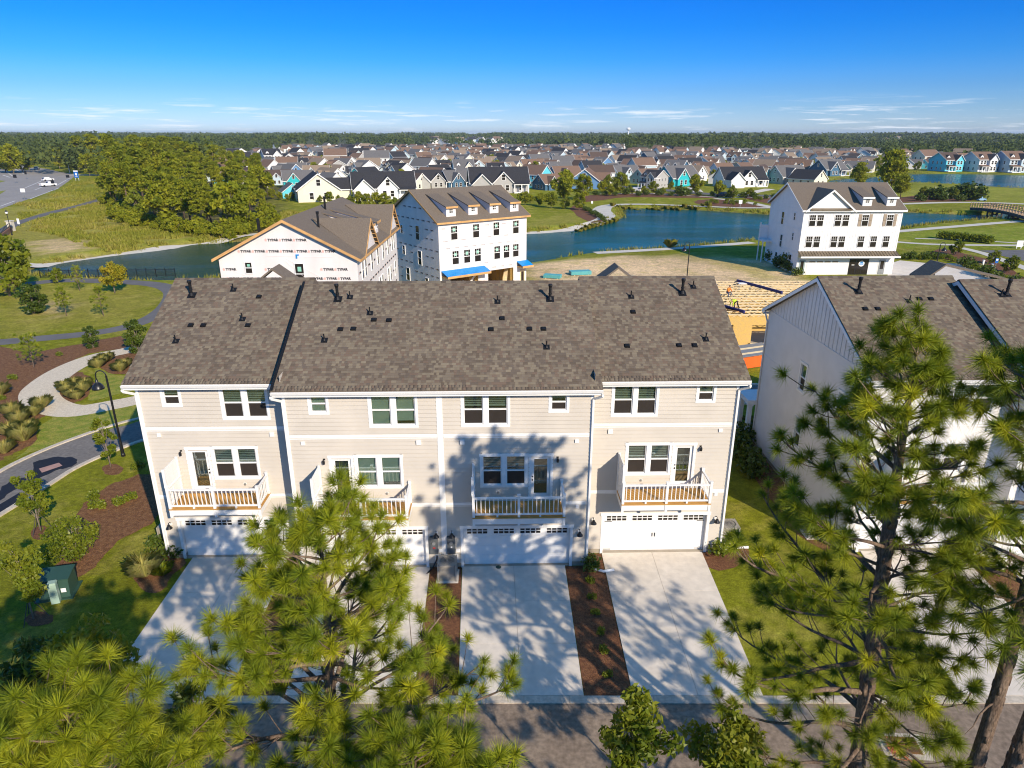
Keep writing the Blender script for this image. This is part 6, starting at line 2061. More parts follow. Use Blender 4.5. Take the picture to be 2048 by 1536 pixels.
def shrub_mesh(r0, h, n, size, mt, seed, lumpy=7):
    rng = np.random.default_rng(seed)
    c = rng.normal(size=(lumpy, 3)); c /= np.linalg.norm(c, axis=1)[:, None]; c[:, 2] = np.abs(c[:, 2])
    c = c*np.array((r0*0.5, r0*0.5, h*0.4)) + np.array((0, 0, h*0.4))
    cc = np.repeat(c, n//lumpy, 0)
    o = rng.normal(size=cc.shape); o /= np.linalg.norm(o, axis=1)[:, None]
    o *= (rng.random(len(cc))**0.4)[:, None]*np.array((r0*0.62, r0*0.62, h*0.5))
    p = cc + o; p[:, 2] = np.abs(p[:, 2]) + 0.02
    v, f = leaf_cards(p, np.full(len(p), size), 1.6, None, rng)
    return set_tuft(np_mesh('shrub', v, f, mt), np.repeat(rng.random(lumpy), (n//lumpy)*4))

# wood on the left
FT = [conifer_mesh(16, 2.7, 0.40, 2400, 0.40, 'leaf_f', 1, 52), conifer_mesh(15, 2.4, 0.36, 2200, 0.38, 'leaf_f', 2, 46), conifer_mesh(17, 2.9, 0.46, 2400, 0.42, 'leaf_f', 3, 48), conifer_mesh(14, 2.3, 0.32, 2000, 0.36, 'leaf_f', 4, 44)]
BT = [broadleaf('x', None, 9, 3.6, 0.12, 2000, 0.50, 'leaf_f', 5, '', link=False, clusters=34), broadleaf('x', None, 8, 3.2, 0.08, 1800, 0.46, 'leaf', 6, '', link=False, clusters=30), broadleaf('x', None, 10, 3.8, 0.18, 2000, 0.50, 'leaf_f', 7, '', link=False, clusters=36)]
WOOD = gp([(205,398),(232,432),(255,448),(330,462),(400,472),(470,470),(520,452),(540,425),(545,395),(520,352),(470,325),(440,305),(330,296),(215,305),(110,318),(80,326),(150,336),(215,352)])
fr = random.Random(5)
spots = []
wp = np.array(WOOD); mn, mx = wp.min(0), wp.max(0)
cand = np.column_stack([[fr.uniform(mn[0], mx[0]) for _ in range(9000)], [fr.uniform(mn[1], min(mx[1], 430)) for _ in range(9000)]])
sd_ = sdist(cand, WOOD)
for (x, y), s in zip(cand, sd_):
    if s > -1: continue
    dmin = 5.0 if y < 180 else (6.5 if y < 240 else 9.5)
    if all((x-a)**2 + (y-b)**2 > dmin*dmin for a, b, _ in spots): spots.append((x, y, s))
spots.sort(key=lambda q: q[1])
spots = spots[:298]
for (x, y, s) in spots:
    if s > -6 and fr.random() < 0.5:
        tree_copy('broadleaf_tree', fr.choice(BT), x, y, fr.uniform(0.75, 1.15), fr.uniform(0, 6), 'bushy green tree along the edge of the highway wood', 'bushy trees edging the wood')
    else:
        k = 0.72 if y < 185 else (0.88 if y < 260 else 1.0)
        px_ = 1024 + F_PX*x/(y*CP + CAM_H*SP)
        k *= 1 - 0.42*min(1, max(0, (px_-330)/190))
        tree_copy('pine_tree', fr.choice(FT), x, y, k*fr.uniform(0.85, 1.15), fr.uniform(0, 6), 'tall yellow-green pine inside the dense highway wood', 'pines of the highway wood')
US = broadleaf('x', None, 4, 2.4, 0.02, 1100, 0.4, 'leaf_f', 8, '', link=False, clusters=22)
eg = smooth_line(gp([(212,404),(236,434),(262,450),(330,464),(400,474),(470,472),(520,455),(542,428)]), 7)
for i, p in enumerate(eg):
    tree_copy('shrub', US, p[0]+fr.uniform(-1.5, 1.5), p[1]+fr.uniform(-0.5, 2.5), fr.uniform(0.45, 0.95), fr.uniform(0, 6), 'scrubby bush at the foot of the highway wood', 'bushes at the foot of the wood', cat='shrub')
# trees beyond the highway
for px, py, s in ((28,347,1.2),(12,345,1.1),(45,344,1.0),(-10,340,1.3),(60,341,0.8),(120,338,0.9),(140,341,0.7),(160,345,0.9),(180,352,0.8),(200,352,0.9)):
    p = G(px, py); tree_copy('broadleaf_tree', fr.choice(BT), p.x, p.y, s*1.25, fr.uniform(0, 6), 'round dark tree standing beyond the highway', 'trees beyond the highway')

# far woods as one mass
def far_woods():
    rng = np.random.default_rng(9)
    C, S, O = [], [], []
    def addtree(x, y, h, w, n, size):
        p = rng.normal(size=(n, 3)); p /= np.linalg.norm(p, axis=1)[:, None]
        p *= (rng.random(n)**0.35)[:, None]
        p = p*np.array((w, w, h*0.36)) + np.array((x, y, h*0.62))
        C.append(p); S.append(np.full(n, size))
    for k in range(5200):
        yy = math.exp(rng.uniform(math.log(330), math.log(6500)))
        px = rng.uniform(-60, 2110)
        x = (px-1024)/F_PX*(yy*CP + CAM_H*SP)
        if px < 425: ok = yy > 345 and not (px < 60 and yy < 440)
        elif px < 560: ok = yy > 660
        elif px < 860: ok = yy > 905
        elif px < 1010: ok = yy > 1150 or (yy > 905 and rng.random() < 0.25)
        elif px < 1240: ok = yy > 905
        elif px < 1760: ok = yy > (655 if rng.random() < 0.9 else 900)
        else: ok = yy > 485
        if not ok: continue
        h = (13 if px < 430 else 9) + (6.0 if px < 430 else 9.5)*np.clip(0.5 + 0.5*math.sin(x*0.011 + 1.7*math.sin(yy*0.004)) + rng.uniform(-0.45, 0.45), 0, 1)
        if yy < 900: addtree(x, yy, h, rng.uniform(3.5, 5.5), 60, 1.5)
        elif yy < 1800: addtree(x, yy, h, rng.uniform(5, 9), 46, 2.4)
        else: addtree(x, yy, h*rng.uniform(1.0, 1.25), rng.uniform(14, 34), 44, 5.5)
    v, f = leaf_cards(np.concatenate(C), np.concatenate(S), 1.3, None, rng)
    tv = np.concatenate([np.full(len(c)*4, rng.random()) for c in C])
    o = put('distant_woods', set_tuft(np_mesh('distant_woods', v, f, 'leaf_far'), tv))
    tag(o, 'dark green pine woods running along the whole horizon', 'woods', kind='stuff')
far_woods()

# street and garden trees across the pond
def at_px(px, py, ptop):
    p = G(px, py); top = DZ(px, ptop, p.y).z
    return p.x, p.y, top
def ptree(tpl, hh_, px, py, ptop, label, group=None, name='broadleaf_tree'):
    x, y, top = at_px(px, py, ptop)
    return tree_copy(name, tpl, x, y, max(0.15, top)/hh_, fr.uniform(0, 6), label, group)
ptree(BT[0], 9, 1128, 402, 342, 'large round tree in front of the bright blue house, taller of the two')
ptree(BT[2], 10, 1166, 400, 350, 'round tree right beside the larger one before the blue house')
for px, py, pt in ((1102,416,388),(1130,418,390),(1158,420,390),(1080,412,386),(1050,410,386),(1205,388,362),(1220,392,370),(1240,388,350),(1262,388,368),(1288,390,372),(1306,388,365),(1390,388,350),(1438,393,362),(1465,397,366),(1500,396,378),(1325,390,372),(1560,392,378),(1215,378,345)):
    ptree(fr.choice(BT), 9, px, py, pt, 'small street tree planted across the pond', 'street trees across the pond')
for px, py, pt in ((560,400,384),(575,403,388),(625,404,388),(640,405,388),(660,408,386),(680,409,387),(700,412,388),(718,412,386),(735,414,390),(752,414,388),(770,415,389),(790,416,391),(600,404,392),(545,398,380),(585,400,386),(1040,404,388),(1062,405,390),(1090,404,388),(1110,405,390)):
    ptree(fr.choice(BT), 9, px, py, pt, 'leafy hedge tree behind the unfinished houses', 'hedge trees behind the unfinished houses')
for k in range(120):
    q = fr.choice(POOL[:230]); a = fr.uniform(0, 6.28)
    tree_copy('broadleaf_tree', fr.choice(BT), q[0]+9.5*math.cos(a), q[1]-9.5*abs(math.sin(a)), fr.uniform(0.35, 0.7), a, 'small garden tree between the crowded far houses', 'garden trees between the far houses')
BP = conifer_mesh(18, 5.2, 0.28, 4200, 0.62, 'leaf_f', 31, 70)
ptree(BP, 18, 1778, 392, 302, 'big spreading pine behind the show house roof', None, 'pine_tree')
ptree(BP, 18, 1715, 378, 326, 'lower dark pine left of the big spreading pine', None, 'pine_tree')
ptree(BP, 18, 1800, 398, 350, 'short pine at the foot of the big spreading pine', None, 'pine_tree')
for px, py, pt in ((1846,398,372),(1858,398,376),(1906,399,377),(1890,396,385)):
    ptree(BT[1], 8, px, py, pt, 'young tree in the mulch bed by the timber bridge', 'young trees by the timber bridge')
SH1 = shrub_mesh(0.9, 1.1, 420, 0.16, 'leaf_d', 1); SH2 = shrub_mesh(0.7, 0.8, 380, 0.12, 'leaf', 2); SH3 = shrub_mesh(1.3, 1.5, 600, 0.22, 'leaf_d', 3)
GR1 = clump_mesh(520, 1.1, 0.85, 0.007, 'straw', 1); GR2 = clump_mesh(160, 0.8, 0.6, 0.015, 'reed', 2)
def bush(me, px, py, s, label, group=None, cat='shrub', name='shrub'):
    p = G(px, py)
    return tag(put(name, me, None, (p.x, p.y, H1(p.x, p.y)), (0, 0, fr.uniform(0, 6)), (s, s, s)), label, cat, group)
for px in range(1190, 1560, 21):
    bush(fr.choice((SH1, SH3)), px+fr.uniform(-5, 5), 391+fr.uniform(-2, 2) + max(0, (px-1330)*0.03), fr.uniform(1.0, 1.9), 'clipped dark shrub in the mulch bed across the pond', 'shrubs in the bed across the pond')
for k in range(16):
    bush(SH2, fr.uniform(1400, 1520), fr.uniform(400, 412), fr.uniform(0.8, 1.4), 'small green shrub on the mulch by the pond walk', 'shrubs by the pond walk')
for k in range(12):
    bush(SH1, 1165+k*4, 416+k*2.4+fr.uniform(-2, 2), fr.uniform(0.7, 1.1), 'dark shrub in the curved bed by the bend of the walk', 'shrubs by the bend of the walk')
for px, py, s in ((1870,399,2.4),(1905,394,2.0),(1935,398,3.0),(1950,400,2.6),(1885,401,1.3),(1920,402,1.2),(1840,402,1.3)):
    bush(SH3, px, py, s, 'rounded dark shrub on the mulch near the timber bridge', 'shrubs near the timber bridge')
for k in range(15):
    bush(SH2, 1880+k*7, 477+k*0.7, fr.uniform(1.3, 1.7), 'low hedge shrub beside the parking court walk', 'hedge shrubs by the parking court')
for k in range(13):
    bush(fr.choice((SH2, SH1)), 1800+k*12, 519+max(0, k-8)*5, fr.uniform(0.8, 1.1), 'small shrub edging the show house drive', 'shrubs edging the show house drive')
for k in range(10):
    bush(fr.choice((SH2, SH1)), 1930+k*11, 533+k*5, fr.uniform(1.0, 1.5), 'small shrub in the bed right of the show house drive', 'shrubs right of the show house drive')
for px, py, s in ((1545,525,1.6),(1560,535,1.5),(1572,540,2.0),(1580,545,1.2),(1595,552,1.0)):
    bush(SH1, px, py, s, 'dark shrub along the shaded wall of the show house', 'shrubs along the show house wall')
for px, py, pt, lb in ((1910,510,478,'young tree beside the lamp post near the parking court'),(1985,528,500,'young tree by the white posts of the drive'),(2018,545,510,'young tree at the corner of the parking court')):
    ptree(BT[1], 8, px, py, pt, lb)

# reeds and tall grass round the ponds
def reeds():
    rng = np.random.default_rng(4); V = []; n = 0
    B = []
    for poly, step, dist in ((POND, 0.5, (0.2, 2.0)), (POND2, 1.5, (0.5, 6))):
        P = np.array(poly + [poly[0]])
        for a, b in zip(P[:-1], P[1:]):
            L_ = np.linalg.norm(b-a); t = (b-a)/(L_+1e-9); nrm = np.array((t[1], -t[0]))
            if sdist(np.array([(a+b)/2 + nrm*0.5]), poly)[0] < 0: nrm = -nrm
            for k in range(int(L_/step)+1):
                p = a + t*rng.uniform(0, L_) + nrm*rng.uniform(*dist)
                if -130 < p[0] < 220 and p[1] > 90: B.append(p)
    B = np.array(B); z = height(B)
    keep = noise2(B, 0.35, 77) > -0.1
    B = B[keep]; z = z[keep]
    m_ = 14
    c = np.repeat(np.column_stack([B, z]), m_, 0); k = len(c)
    c[:, :2] += rng.normal(size=(k, 2))*0.35
    hgt = rng.uniform(0.25, 0.9, k); a = rng.uniform(0, 6.28, k)
    tip = c + np.stack([np.cos(a)*0.35, np.sin(a)*0.35, hgt], 1)
    s = np.stack([-np.sin(a), np.cos(a), np.zeros(k)], 1)*0.09
    v = np.stack([c-s, c+s, tip], 1).reshape(-1, 3)
    o = put('shore_grass', set_tuft(np_mesh('shore_grass', v, np.arange(3*k).reshape(-1, 3), 'reed'), np.repeat(rng.random(k//m_), m_*3)))
    tag(o, 'tall yellow-green grass fringing the pond banks', 'grass', kind='stuff')
reeds()
def meadow():
    rng = np.random.default_rng(14)
    B = []
    for poly, n in ((gp([(30,455),(110,428),(210,402),(245,440),(330,465),(480,478),(330,486),(200,502),(120,472)]), 9000), (gp([(30,408),(115,386),(150,362),(215,356),(212,396),(110,420),(40,440)]), 5000), (gp([(560,425),(640,418),(700,430),(620,445),(540,455)]), 1500)):
        P = np.array(poly); mn_, mx_ = P.min(0), P.max(0)
        q = rng.uniform(mn_, mx_, (n*3, 2)); q = q[sdist(q, poly) < 0]
        q = q[noise2(q, 0.16, 31) > -0.15][:n]; B.append(q)
    B = np.concatenate(B); m_ = 5
    c = np.repeat(np.column_stack([B, height(B)]), m_, 0); k = len(c)
    tv = np.repeat(np.clip(0.5 + 0.5*noise2(B, 0.1, 32) + rng.uniform(-0.2, 0.2, len(B)), 0, 1), m_*3)
    c[:, :2] += rng.normal(size=(k, 2))*0.3
    hgt = rng.uniform(0.2, 0.75, k); a = rng.uniform(0, 6.28, k)
    tip = c + np.stack([np.cos(a)*0.3, np.sin(a)*0.3, hgt], 1)
    s = np.stack([-np.sin(a), np.cos(a), np.zeros(k)], 1)*0.13
    v = np.stack([c-s, c+s, tip], 1).reshape(-1, 3)
    o = put('meadow_grass', set_tuft(np_mesh('meadow_grass', v, np.arange(3*k).reshape(-1, 3), 'reed'), tv))
    tag(o, 'rough tall meadow grass on the slope by the highway', 'grass', kind='stuff')
meadow()
for k in range(28):
    px = 1225 + k*12 if k < 17 else 1140 + (k-17)*9
    py = 413 + (k % 3) if k < 17 else 460 - (k-17)*2.2
    bush(GR2, px, py, fr.uniform(1.1, 1.7), 'tawny grass clump beside the pond walk', 'grass clumps by the pond walk', 'grass clump', 'grass_clump')
bush(GR2, 1340, 495, 2.0, 'single straw-coloured grass clump on the near pond bank', None, 'grass clump', 'grass_clump')

# lawn and beds on the left
SOUTHERN = lambda seed, h, cr, n: (lambda t: t)(broadleaf('x', None, h, cr, 0.02, n, 0.17, 'leaf_d', seed, '', link=False, clusters=40))
MAG = SOUTHERN(41, 5, 1.6, 4200)
def mag(px, py, pt, label, w=1.0):
    x, y, top = at_px(px, py, pt)
    o = tree_copy('magnolia_tree', MAG, x, y, top/5.0, fr.uniform(0, 6), label, None)
    o.scale = (top/5*w, top/5*w, top/5)
    return o
mag(70, 627, 565, 'dense dark magnolia on the far lawn', 1.15)
mag(186, 696, 650, 'small conical dark magnolia in the mulch by the asphalt path', 0.9)
mag(277, 705, 636, 'dark magnolia tucked against the row roof edge', 0.85)
YT = broadleaf('x', None, 5, 2.1, 0.3, 2600, 0.2, 'leaf_y', 43, '', link=False, clusters=30)
ptree(YT, 5, 230, 586, 527, 'yellowing young tree beside the pond path')
ptree(BT[1], 8, 20, 592, 470, 'large leafy tree at the edge of the pond')
ptree(BT[0], 9, -30, 585, 480, 'wide tree partly outside the view by the pond')
def small_pine(px, py, pt, seed, label, cr=0.9):
    x, y, top = at_px(px, py, pt)
    return pine((x, y, 0), top, 0.045, 0.35, cr, seed, label, nt=60, L=0.24, wid=0.011, mt='needle', step=0.35, dens=0.8, dead=0)
small_pine(68, 735, 672, 51, 'small bright pine sapling in the left mulch bed', 1.0)
small_pine(133, 632, 575, 52, 'scrawny pine sapling with a bare stem on the far lawn', 0.8)
small_pine(207, 632, 575, 53, 'leaning pine sapling near the asphalt bend', 0.9)
small_pine(160, 582, 536, 54, 'thin upright pine sapling by the pond path', 0.7)
small_pine(32, 598, 545, 55, 'bare-stemmed pine sapling left of the dense magnolia', 0.9)
ptree(BT[1], 8, 115, 566, 535, 'sparse reddish bush at the pond fence', None, 'shrub')['category'] = 'shrub'
for k in range(9):
    px, py = [(0, 790),(40,845),(70,830),(20,870),(48,880),(10,905),(85,815),(25,830),(60,860)][k]
    bush(GR1, px, py, fr.uniform(0.7, 1.0), 'loose ornamental grass clump in the left bed', 'ornamental grasses in the left bed', 'grass clump', 'grass_clump')
for k in range(7):
    px, py = [(135,785),(150,770),(165,785),(145,795),(128,778),(172,772),(155,798)][k]
    bush(GR1, px, py, fr.uniform(0.6, 0.85), 'feathery grass clump inside the gravel loop', 'grasses inside the gravel loop', 'grass clump', 'grass_clump')
for k, (px, py) in enumerate(((205,728),(215,722),(196,735),(250,735),(240,742))):
    bush(GR1, px, py, 0.75, 'grass clump in the small bed by the gravel walk', 'grasses by the gravel walk', 'grass clump', 'grass_clump')
for px, py in ((212,873-1),(191,1000),(195,1020),(278,940),(262,1000),(240,1010),(5,800),(30,820),(25,760),(120,712)):
    bush(SH2, px, py, fr.uniform(0.45, 0.75), 'low lime-green shrub in the left mulch beds', 'low shrubs in the left beds')
def staked(px, py, pt, seed, label, cr, cbf, n, mt='leaf', size=0.085, stakes=True):
    x, y, top = at_px(px, py, pt)
    o = broadleaf('young_tree', (x, y, 0), top, cr, cbf, n, size, mt, seed, label, clusters=22, trunk_r=0.04)
    if stakes:
        for k in range(3):
            a = k*2.1 + 0.4
            q = MB(); q.tube([(math.cos(a)*0.55, math.sin(a)*0.55, 0), (0.02, 0.02, 1.15)], 0.018, 5); q.build('stake', 'timber_d', o)
    return o
staked(82, 1062, 935, 61, 'staked young tree with sparse leaves beside the left street', 0.75, 0.25, 2400)
staked(68, 1238, 1085, 62, 'staked young tree with thin crown near the green utility box', 0.95, 0.28, 3000)
staked(222, 935, 822, 63, 'slim young tree beside the near lamp post', 0.6, 0.2, 2000, stakes=False)
x, y, top = at_px(150, 1118, 1035)
broadleaf('shrub', (x, y, 0), max(1.6, top), 1.15, 0.1, 3600, 0.075, 'leaf', 64, 'many-stemmed leafy bush in the curved mulch bed', clusters=34, trunk_r=0.05, stems=5)['category'] = 'shrub'
# bed at the corner of the row
bush(GR1, 290, 1150, 0.9, 'green grass clump at the row corner, larger of two', None, 'grass clump', 'grass_clump')
bush(clump_mesh(160, 0.6, 0.6, 0.02, 'needle', 8), 325, 1148, 1.0, 'spiky bright green clump at the row corner', None, 'grass clump', 'grass_clump')
o = bush(SH2, 305, 1118, 0.6, 'small plant with one cream flower at the row corner')
bush(SH1, 345, 1112, 0.7, 'dark bushy shrub against the row corner')
bush(SH1, 310, 1092, 0.5, 'reddish brown shrub beside the shaded air conditioner')
MB().blob((0, 0, 0.62), 0.14, 10, 0, (1, 1, 0.8), 1, 0.1).build('flower', 'flower', o)
# shrubs down the narrow bed and beside the drives
for k, (px, py, s) in enumerate(((1178,1140,0.62),(1181,1165,0.35),(1184,1197,0.32),(1190,1230,0.32),(1203,1268,0.34),(1209,1305,0.36),(1215,1352,0.3))):
    bush(SH1 if k == 0 else SH2, px, py, s, 'rose-leaved shrub at the head of the narrow mulch bed' if k == 0 else 'small shrub in the line down the narrow mulch bed', None if k == 0 else 'small shrubs down the narrow bed')
bush(SH2, 1440, 1110, 0.95, 'leafy shrub beside the right-hand garage of the beige row'); bush(SH1, 1462, 1085, 0.6, 'dark shrub in front of the right air conditioner')
bush(SH2, 1925, 1112, 1.0, 'bright leafy shrub by the pale row garage')
hy = bush(SH2, 1975, 1142, 0.9, 'hydrangea with round pale flower heads by the pale row drive')
m_ = MB()
for k in range(22):
    a = k*2.4; rr = 0.75*math.sqrt((k+0.5)/22); m_.blob((rr*math.cos(a), rr*math.sin(a), 0.55+0.45*(1-rr)), 0.115, 8, 0, (1, 1, 0.85), k, 0.12)
m_.build('flower', 'flower', hy)
for k, (px, py) in enumerate(((1478,905),(1490,930),(1500,870),(1505,950),(1488,885))):
    bush(SH1, px, py, 1.1, 'dark shrub in the shaded gap between the rows', 'shrubs in the gap between the rows')

# ------------------------------------------------------------------ pines in the foreground
PK = dict(nt=220, wid=0.0062, L=0.34)
pine((9.0, 12.9, 0), 15.3, 0.235, 0.18, 3.9, 102, 'tall open pine with forked limbs in front of the pale row', lean=(-0.9, 0.2), droop=0.25, step=0.58, dens=0.9, nb=(3, 4), prof_pow=0.6, dead=3, bias=(2.9, 0.30), **PK)
PK['L'] = 0.33
pine((-4.1, 11.4, 0), 12.1, 0.15, 0.34, 5.2, 104, 'full bright pine covering the second garage', prof_pow=0.85, lean=(0.2, 0.2), step=0.42, dens=0.80, nb=(3, 5), dead=2, **PK)
PK['L'] = 0.37
pine((-7.6, 8.6, 0), 10.3, 0.16, 0.40, 3.3, 107, 'near pine filling the bottom left corner', lean=(0.2, 0.3), step=0.40, dens=0.9, dead=1, **PK)
PK['L'] = 0.35
pine((-1.9, 8.7, 0), 9.4, 0.14, 0.40, 3.4, 110, 'low pine crown along the bottom edge before the full pine', lean=(0.1, 0.1), step=0.40, dens=0.85, dead=2, **PK)
pine((-11.0, 9.4, 0), 9.8, 0.14, 0.40, 2.8, 125, 'pine top at the left edge behind the near corner pine', lean=(0.1, 0.1), step=0.40, dens=1.0, dead=0, **PK)
PK['L'] = 0.38
pine((10.45, 11.6, 0), 16.2, 0.19, 0.58, 3.8, 113, 'rough-barked pine at the right edge, left of its twin', lean=(0.1, 0.0), droop=0.5, step=0.70, dens=0.75, nb=(2, 4), dead=3, **PK)
pine((11.05, 11.3, 0), 16.7, 0.19, 0.56, 3.8, 116, 'rough-barked pine at the right edge, right of its twin', lean=(0.4, 0.1), droop=0.45, step=0.70, dens=0.75, nb=(2, 4), dead=2, **PK)
pine((15.5, 8.6, 0), 14.0, 0.2, 0.5, 3.0, 119, 'pine standing just outside the view to the right', nt=90, L=0.34, wid=0.009, step=0.6, dens=0.8, nb=(2, 4))
pine((8.2, 3.4, 0), 12.0, 0.2, 0.55, 2.4, 122, 'pine standing below the camera outside the view', nt=90, L=0.3, wid=0.009, step=0.7, dens=0.8, nb=(2, 3))
broadleaf('oak_tree', (2.95, 13.0, 0), 6.1, 1.05, 0.68, 2600, 0.085, 'leaf', 71, 'small oak crown at the bottom edge over the alley, left one', clusters=22, trunk_r=0.05, aspect=2.4)
broadleaf('oak_tree', (5.6, 13.0, 0), 5.45, 1.15, 0.68, 2600, 0.085, 'leaf', 72, 'small oak crown at the bottom edge over the alley, right one', clusters=22, trunk_r=0.05, aspect=2.4)
broadleaf('oak_tree', (-14.0, 18.0, 0), 4.0, 1.5, 0.3, 3600, 0.10, 'leaf', 73, 'leafy oak sapling thicket at the left drive mouth', clusters=30, trunk_r=0.06, aspect=2.4)
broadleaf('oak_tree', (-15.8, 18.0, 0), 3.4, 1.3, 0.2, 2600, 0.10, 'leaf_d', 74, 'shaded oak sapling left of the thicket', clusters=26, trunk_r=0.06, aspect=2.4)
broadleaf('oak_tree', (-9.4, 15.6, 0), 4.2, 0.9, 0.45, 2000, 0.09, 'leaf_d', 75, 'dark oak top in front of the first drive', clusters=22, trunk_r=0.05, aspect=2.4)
# ------------------------------------------------------------------ street furniture, vehicles and small things
def lamp_post(px, py, ptop, label, big=False):
    p = G(px, py); h = DZ(px, ptop, p.y).z
    root = tag(empty('street_lamp', (p.x, p.y, 0), rad(0)), label, 'street lamp')
    m = MB(); m.lathe((0, 0, 0), [(0.13, 0), (0.13, 0.15), (0.1, 0.2), (0.085, 0.9), (0.07, 1.0), (0.06, h-0.6), (0.055, h-0.3)], 12)
    m.build('pole', 'black', root)
    a = MB(); R_ = 0.32
    pts = [(0, 0, h-0.35)] + [(-R_ + R_*math.cos(t), 0, h-0.3 + R_*math.sin(t)) for t in [k*math.pi/8 for k in range(9)]] + [(-2*R_, 0, h-0.55)]
    a.tube(pts, 0.035, 8); a.build('arm', 'black', root)
    s = MB(); s.lathe((-2*R_, 0, h-1.15), [(0.36, 0.0), (0.35, 0.06), (0.30, 0.2), (0.16, 0.36), (0.09, 0.4), (0.08, 0.55), (0.04, 0.62), (0.0, 0.63)], 18)
    s.build('lamp_shade', 'black', root, True)
    b = MB(); b.blob((-2*R_, 0, h-1.12), 0.12, 10); b.build('lens', 'white_plain', root, True)
    return root
lamp_post(247, 912, 742, 'black shepherd-crook lamp post beside the left street')
lp = lamp_post(1372, 575, 484, 'black lamp post standing at the edge of the sand lot')
lp = lamp_post(1866, 560, 485, 'black lamp post by the show house drive')
lp.rotation_euler[2] = rad(180)
# lantern on the bridge wall, far left
p = G(24, 470)
root = tag(empty('street_lamp', (p.x, p.y, 0)), 'black lantern post on the brick bridge wall', 'street lamp')
h = DZ(12, 420, p.y).z
MB().lathe((0, 0, 0), [(0.2, 0), (0.12, 0.3), (0.07, 0.5), (0.06, h-0.9)], 10).build('pole', 'black', root)
MB().lathe((0, 0, h-0.9), [(0.1, 0), (0.2, 0.15), (0.28, 0.6), (0.1, 0.75), (0.02, 0.95)], 8).build('lantern', 'black', root)
MB().lathe((0, 0, h-0.7), [(0.21, 0), (0.285, 0.36)], 8).build('lens', 'white_plain', root)
# brick bridge wall and railing
a, b = G(-30, 505), G(24, 462)
root = tag(empty('bridge_wall', (0, 0, 0)), 'brick bridge wall with stone piers and black railing at the left edge', 'wall')
MB().bar((a.x, a.y, 0.5), (b.x, b.y, 0.5), 0.5, 1.0).build('wall', 'brick', root)
for t in (0.4, 1.0):
    q = a.lerp(b, t); MB().box(q.x-0.5, q.x+0.5, q.y-0.5, q.y+0.5, 0, 2.0).box(q.x-0.6, q.x+0.6, q.y-0.6, q.y+0.6, 2.0, 2.15).build('pier', 'path', root)
m = MB()
for z in (1.15, 1.7): m.bar((a.x, a.y, z), (b.x, b.y, z), 0.08, 0.08)
for k in range(22): q = a.lerp(b, k/21); m.box(q.x-0.03, q.x+0.03, q.y-0.03, q.y+0.03, 1.0, 1.7)
m.build('railing', 'black', root)
# black fence along the left pond
F0, F1 = G(60, 563), G(336, 560)
root = tag(empty('fence', (0, 0, 0)), 'long black metal picket fence along the left pond shore', 'fence')
m = MB()
for z in (0.15, 1.05): m.bar((F0.x, F0.y+2.3, z), (F1.x, F1.y+2.3, z), 0.04, 0.04)
n = 150
for k in range(n+1): q = F0.lerp(F1, k/n); m.box(q.x-0.012, q.x+0.012, q.y+2.3-0.012, q.y+2.3+0.012, 0.1, 1.15)
m.build('picket_panel', 'black', root)
for k in range(15): q = F0.lerp(F1, k/14); MB().box(q.x-0.035, q.x+0.035, q.y+2.265, q.y+2.335, 0, 1.3).build('post', 'black', root)
# utility boxes on the left lawn
p = G(118, 1186)
root = tag(empty('transformer_box', (p.x, p.y, 0), rad(14)), 'dark green electrical transformer box on the left lawn', 'utility box')
m = MB(); m.hexa([(-0.62, -0.45, 0.05), (0.62, -0.45, 0.05), (0.62, 0.55, 0.05), (-0.62, 0.55, 0.05), (-0.6, -0.30, 0.86), (0.6, -0.30, 0.86), (0.6, 0.55, 0.95), (-0.6, 0.55, 0.95)]); m.box(-0.75, 0.75, -0.6, 0.7, -0.05, 0.05); m.build('cabinet', 'green_box', root)
m = MB(); m.hexa([(-0.66, -0.38, 0.86), (0.66, -0.38, 0.86), (0.66, 0.6, 0.96), (-0.66, 0.6, 0.96), (-0.66, -0.38, 0.91), (0.66, -0.38, 0.91), (0.66, 0.6, 1.01), (-0.66, 0.6, 1.01)]); m.build('lid', 'green_box', root)
m = MB(); m.box(0.3, 0.5, -0.445, -0.44, 0.3, 0.5); m.build('notice', 'white_plain', root)
p = G(122, 1195)
root = tag(empty('cable_pedestal', (p.x, p.y-0.3, 0), rad(20)), 'pale green cable pedestal in front of the transformer box', 'utility box')
m = MB(); m.box(-0.16, 0.16, -0.14, 0.14, 0, 0.95); m.hexa([(-0.18, -0.17, 0.95), (0.18, -0.17, 0.95), (0.18, 0.17, 0.95), (-0.18, 0.17, 0.95), (-0.15, -0.14, 1.03), (0.15, -0.14, 1.03), (0.15, 0.14, 1.03), (-0.15, 0.14, 1.03)]); m.build('cover', 'pale_green', root)
p = G(138, 1162); tag(MB().tube([(p.x, p.y, 0), (p.x, p.y, 0.75), (p.x, p.y, 0.8)], [0.07, 0.07, 0.05], 10).build('marker_post', 'white_plain'), 'short white marker post behind the transformer box', 'marker post')
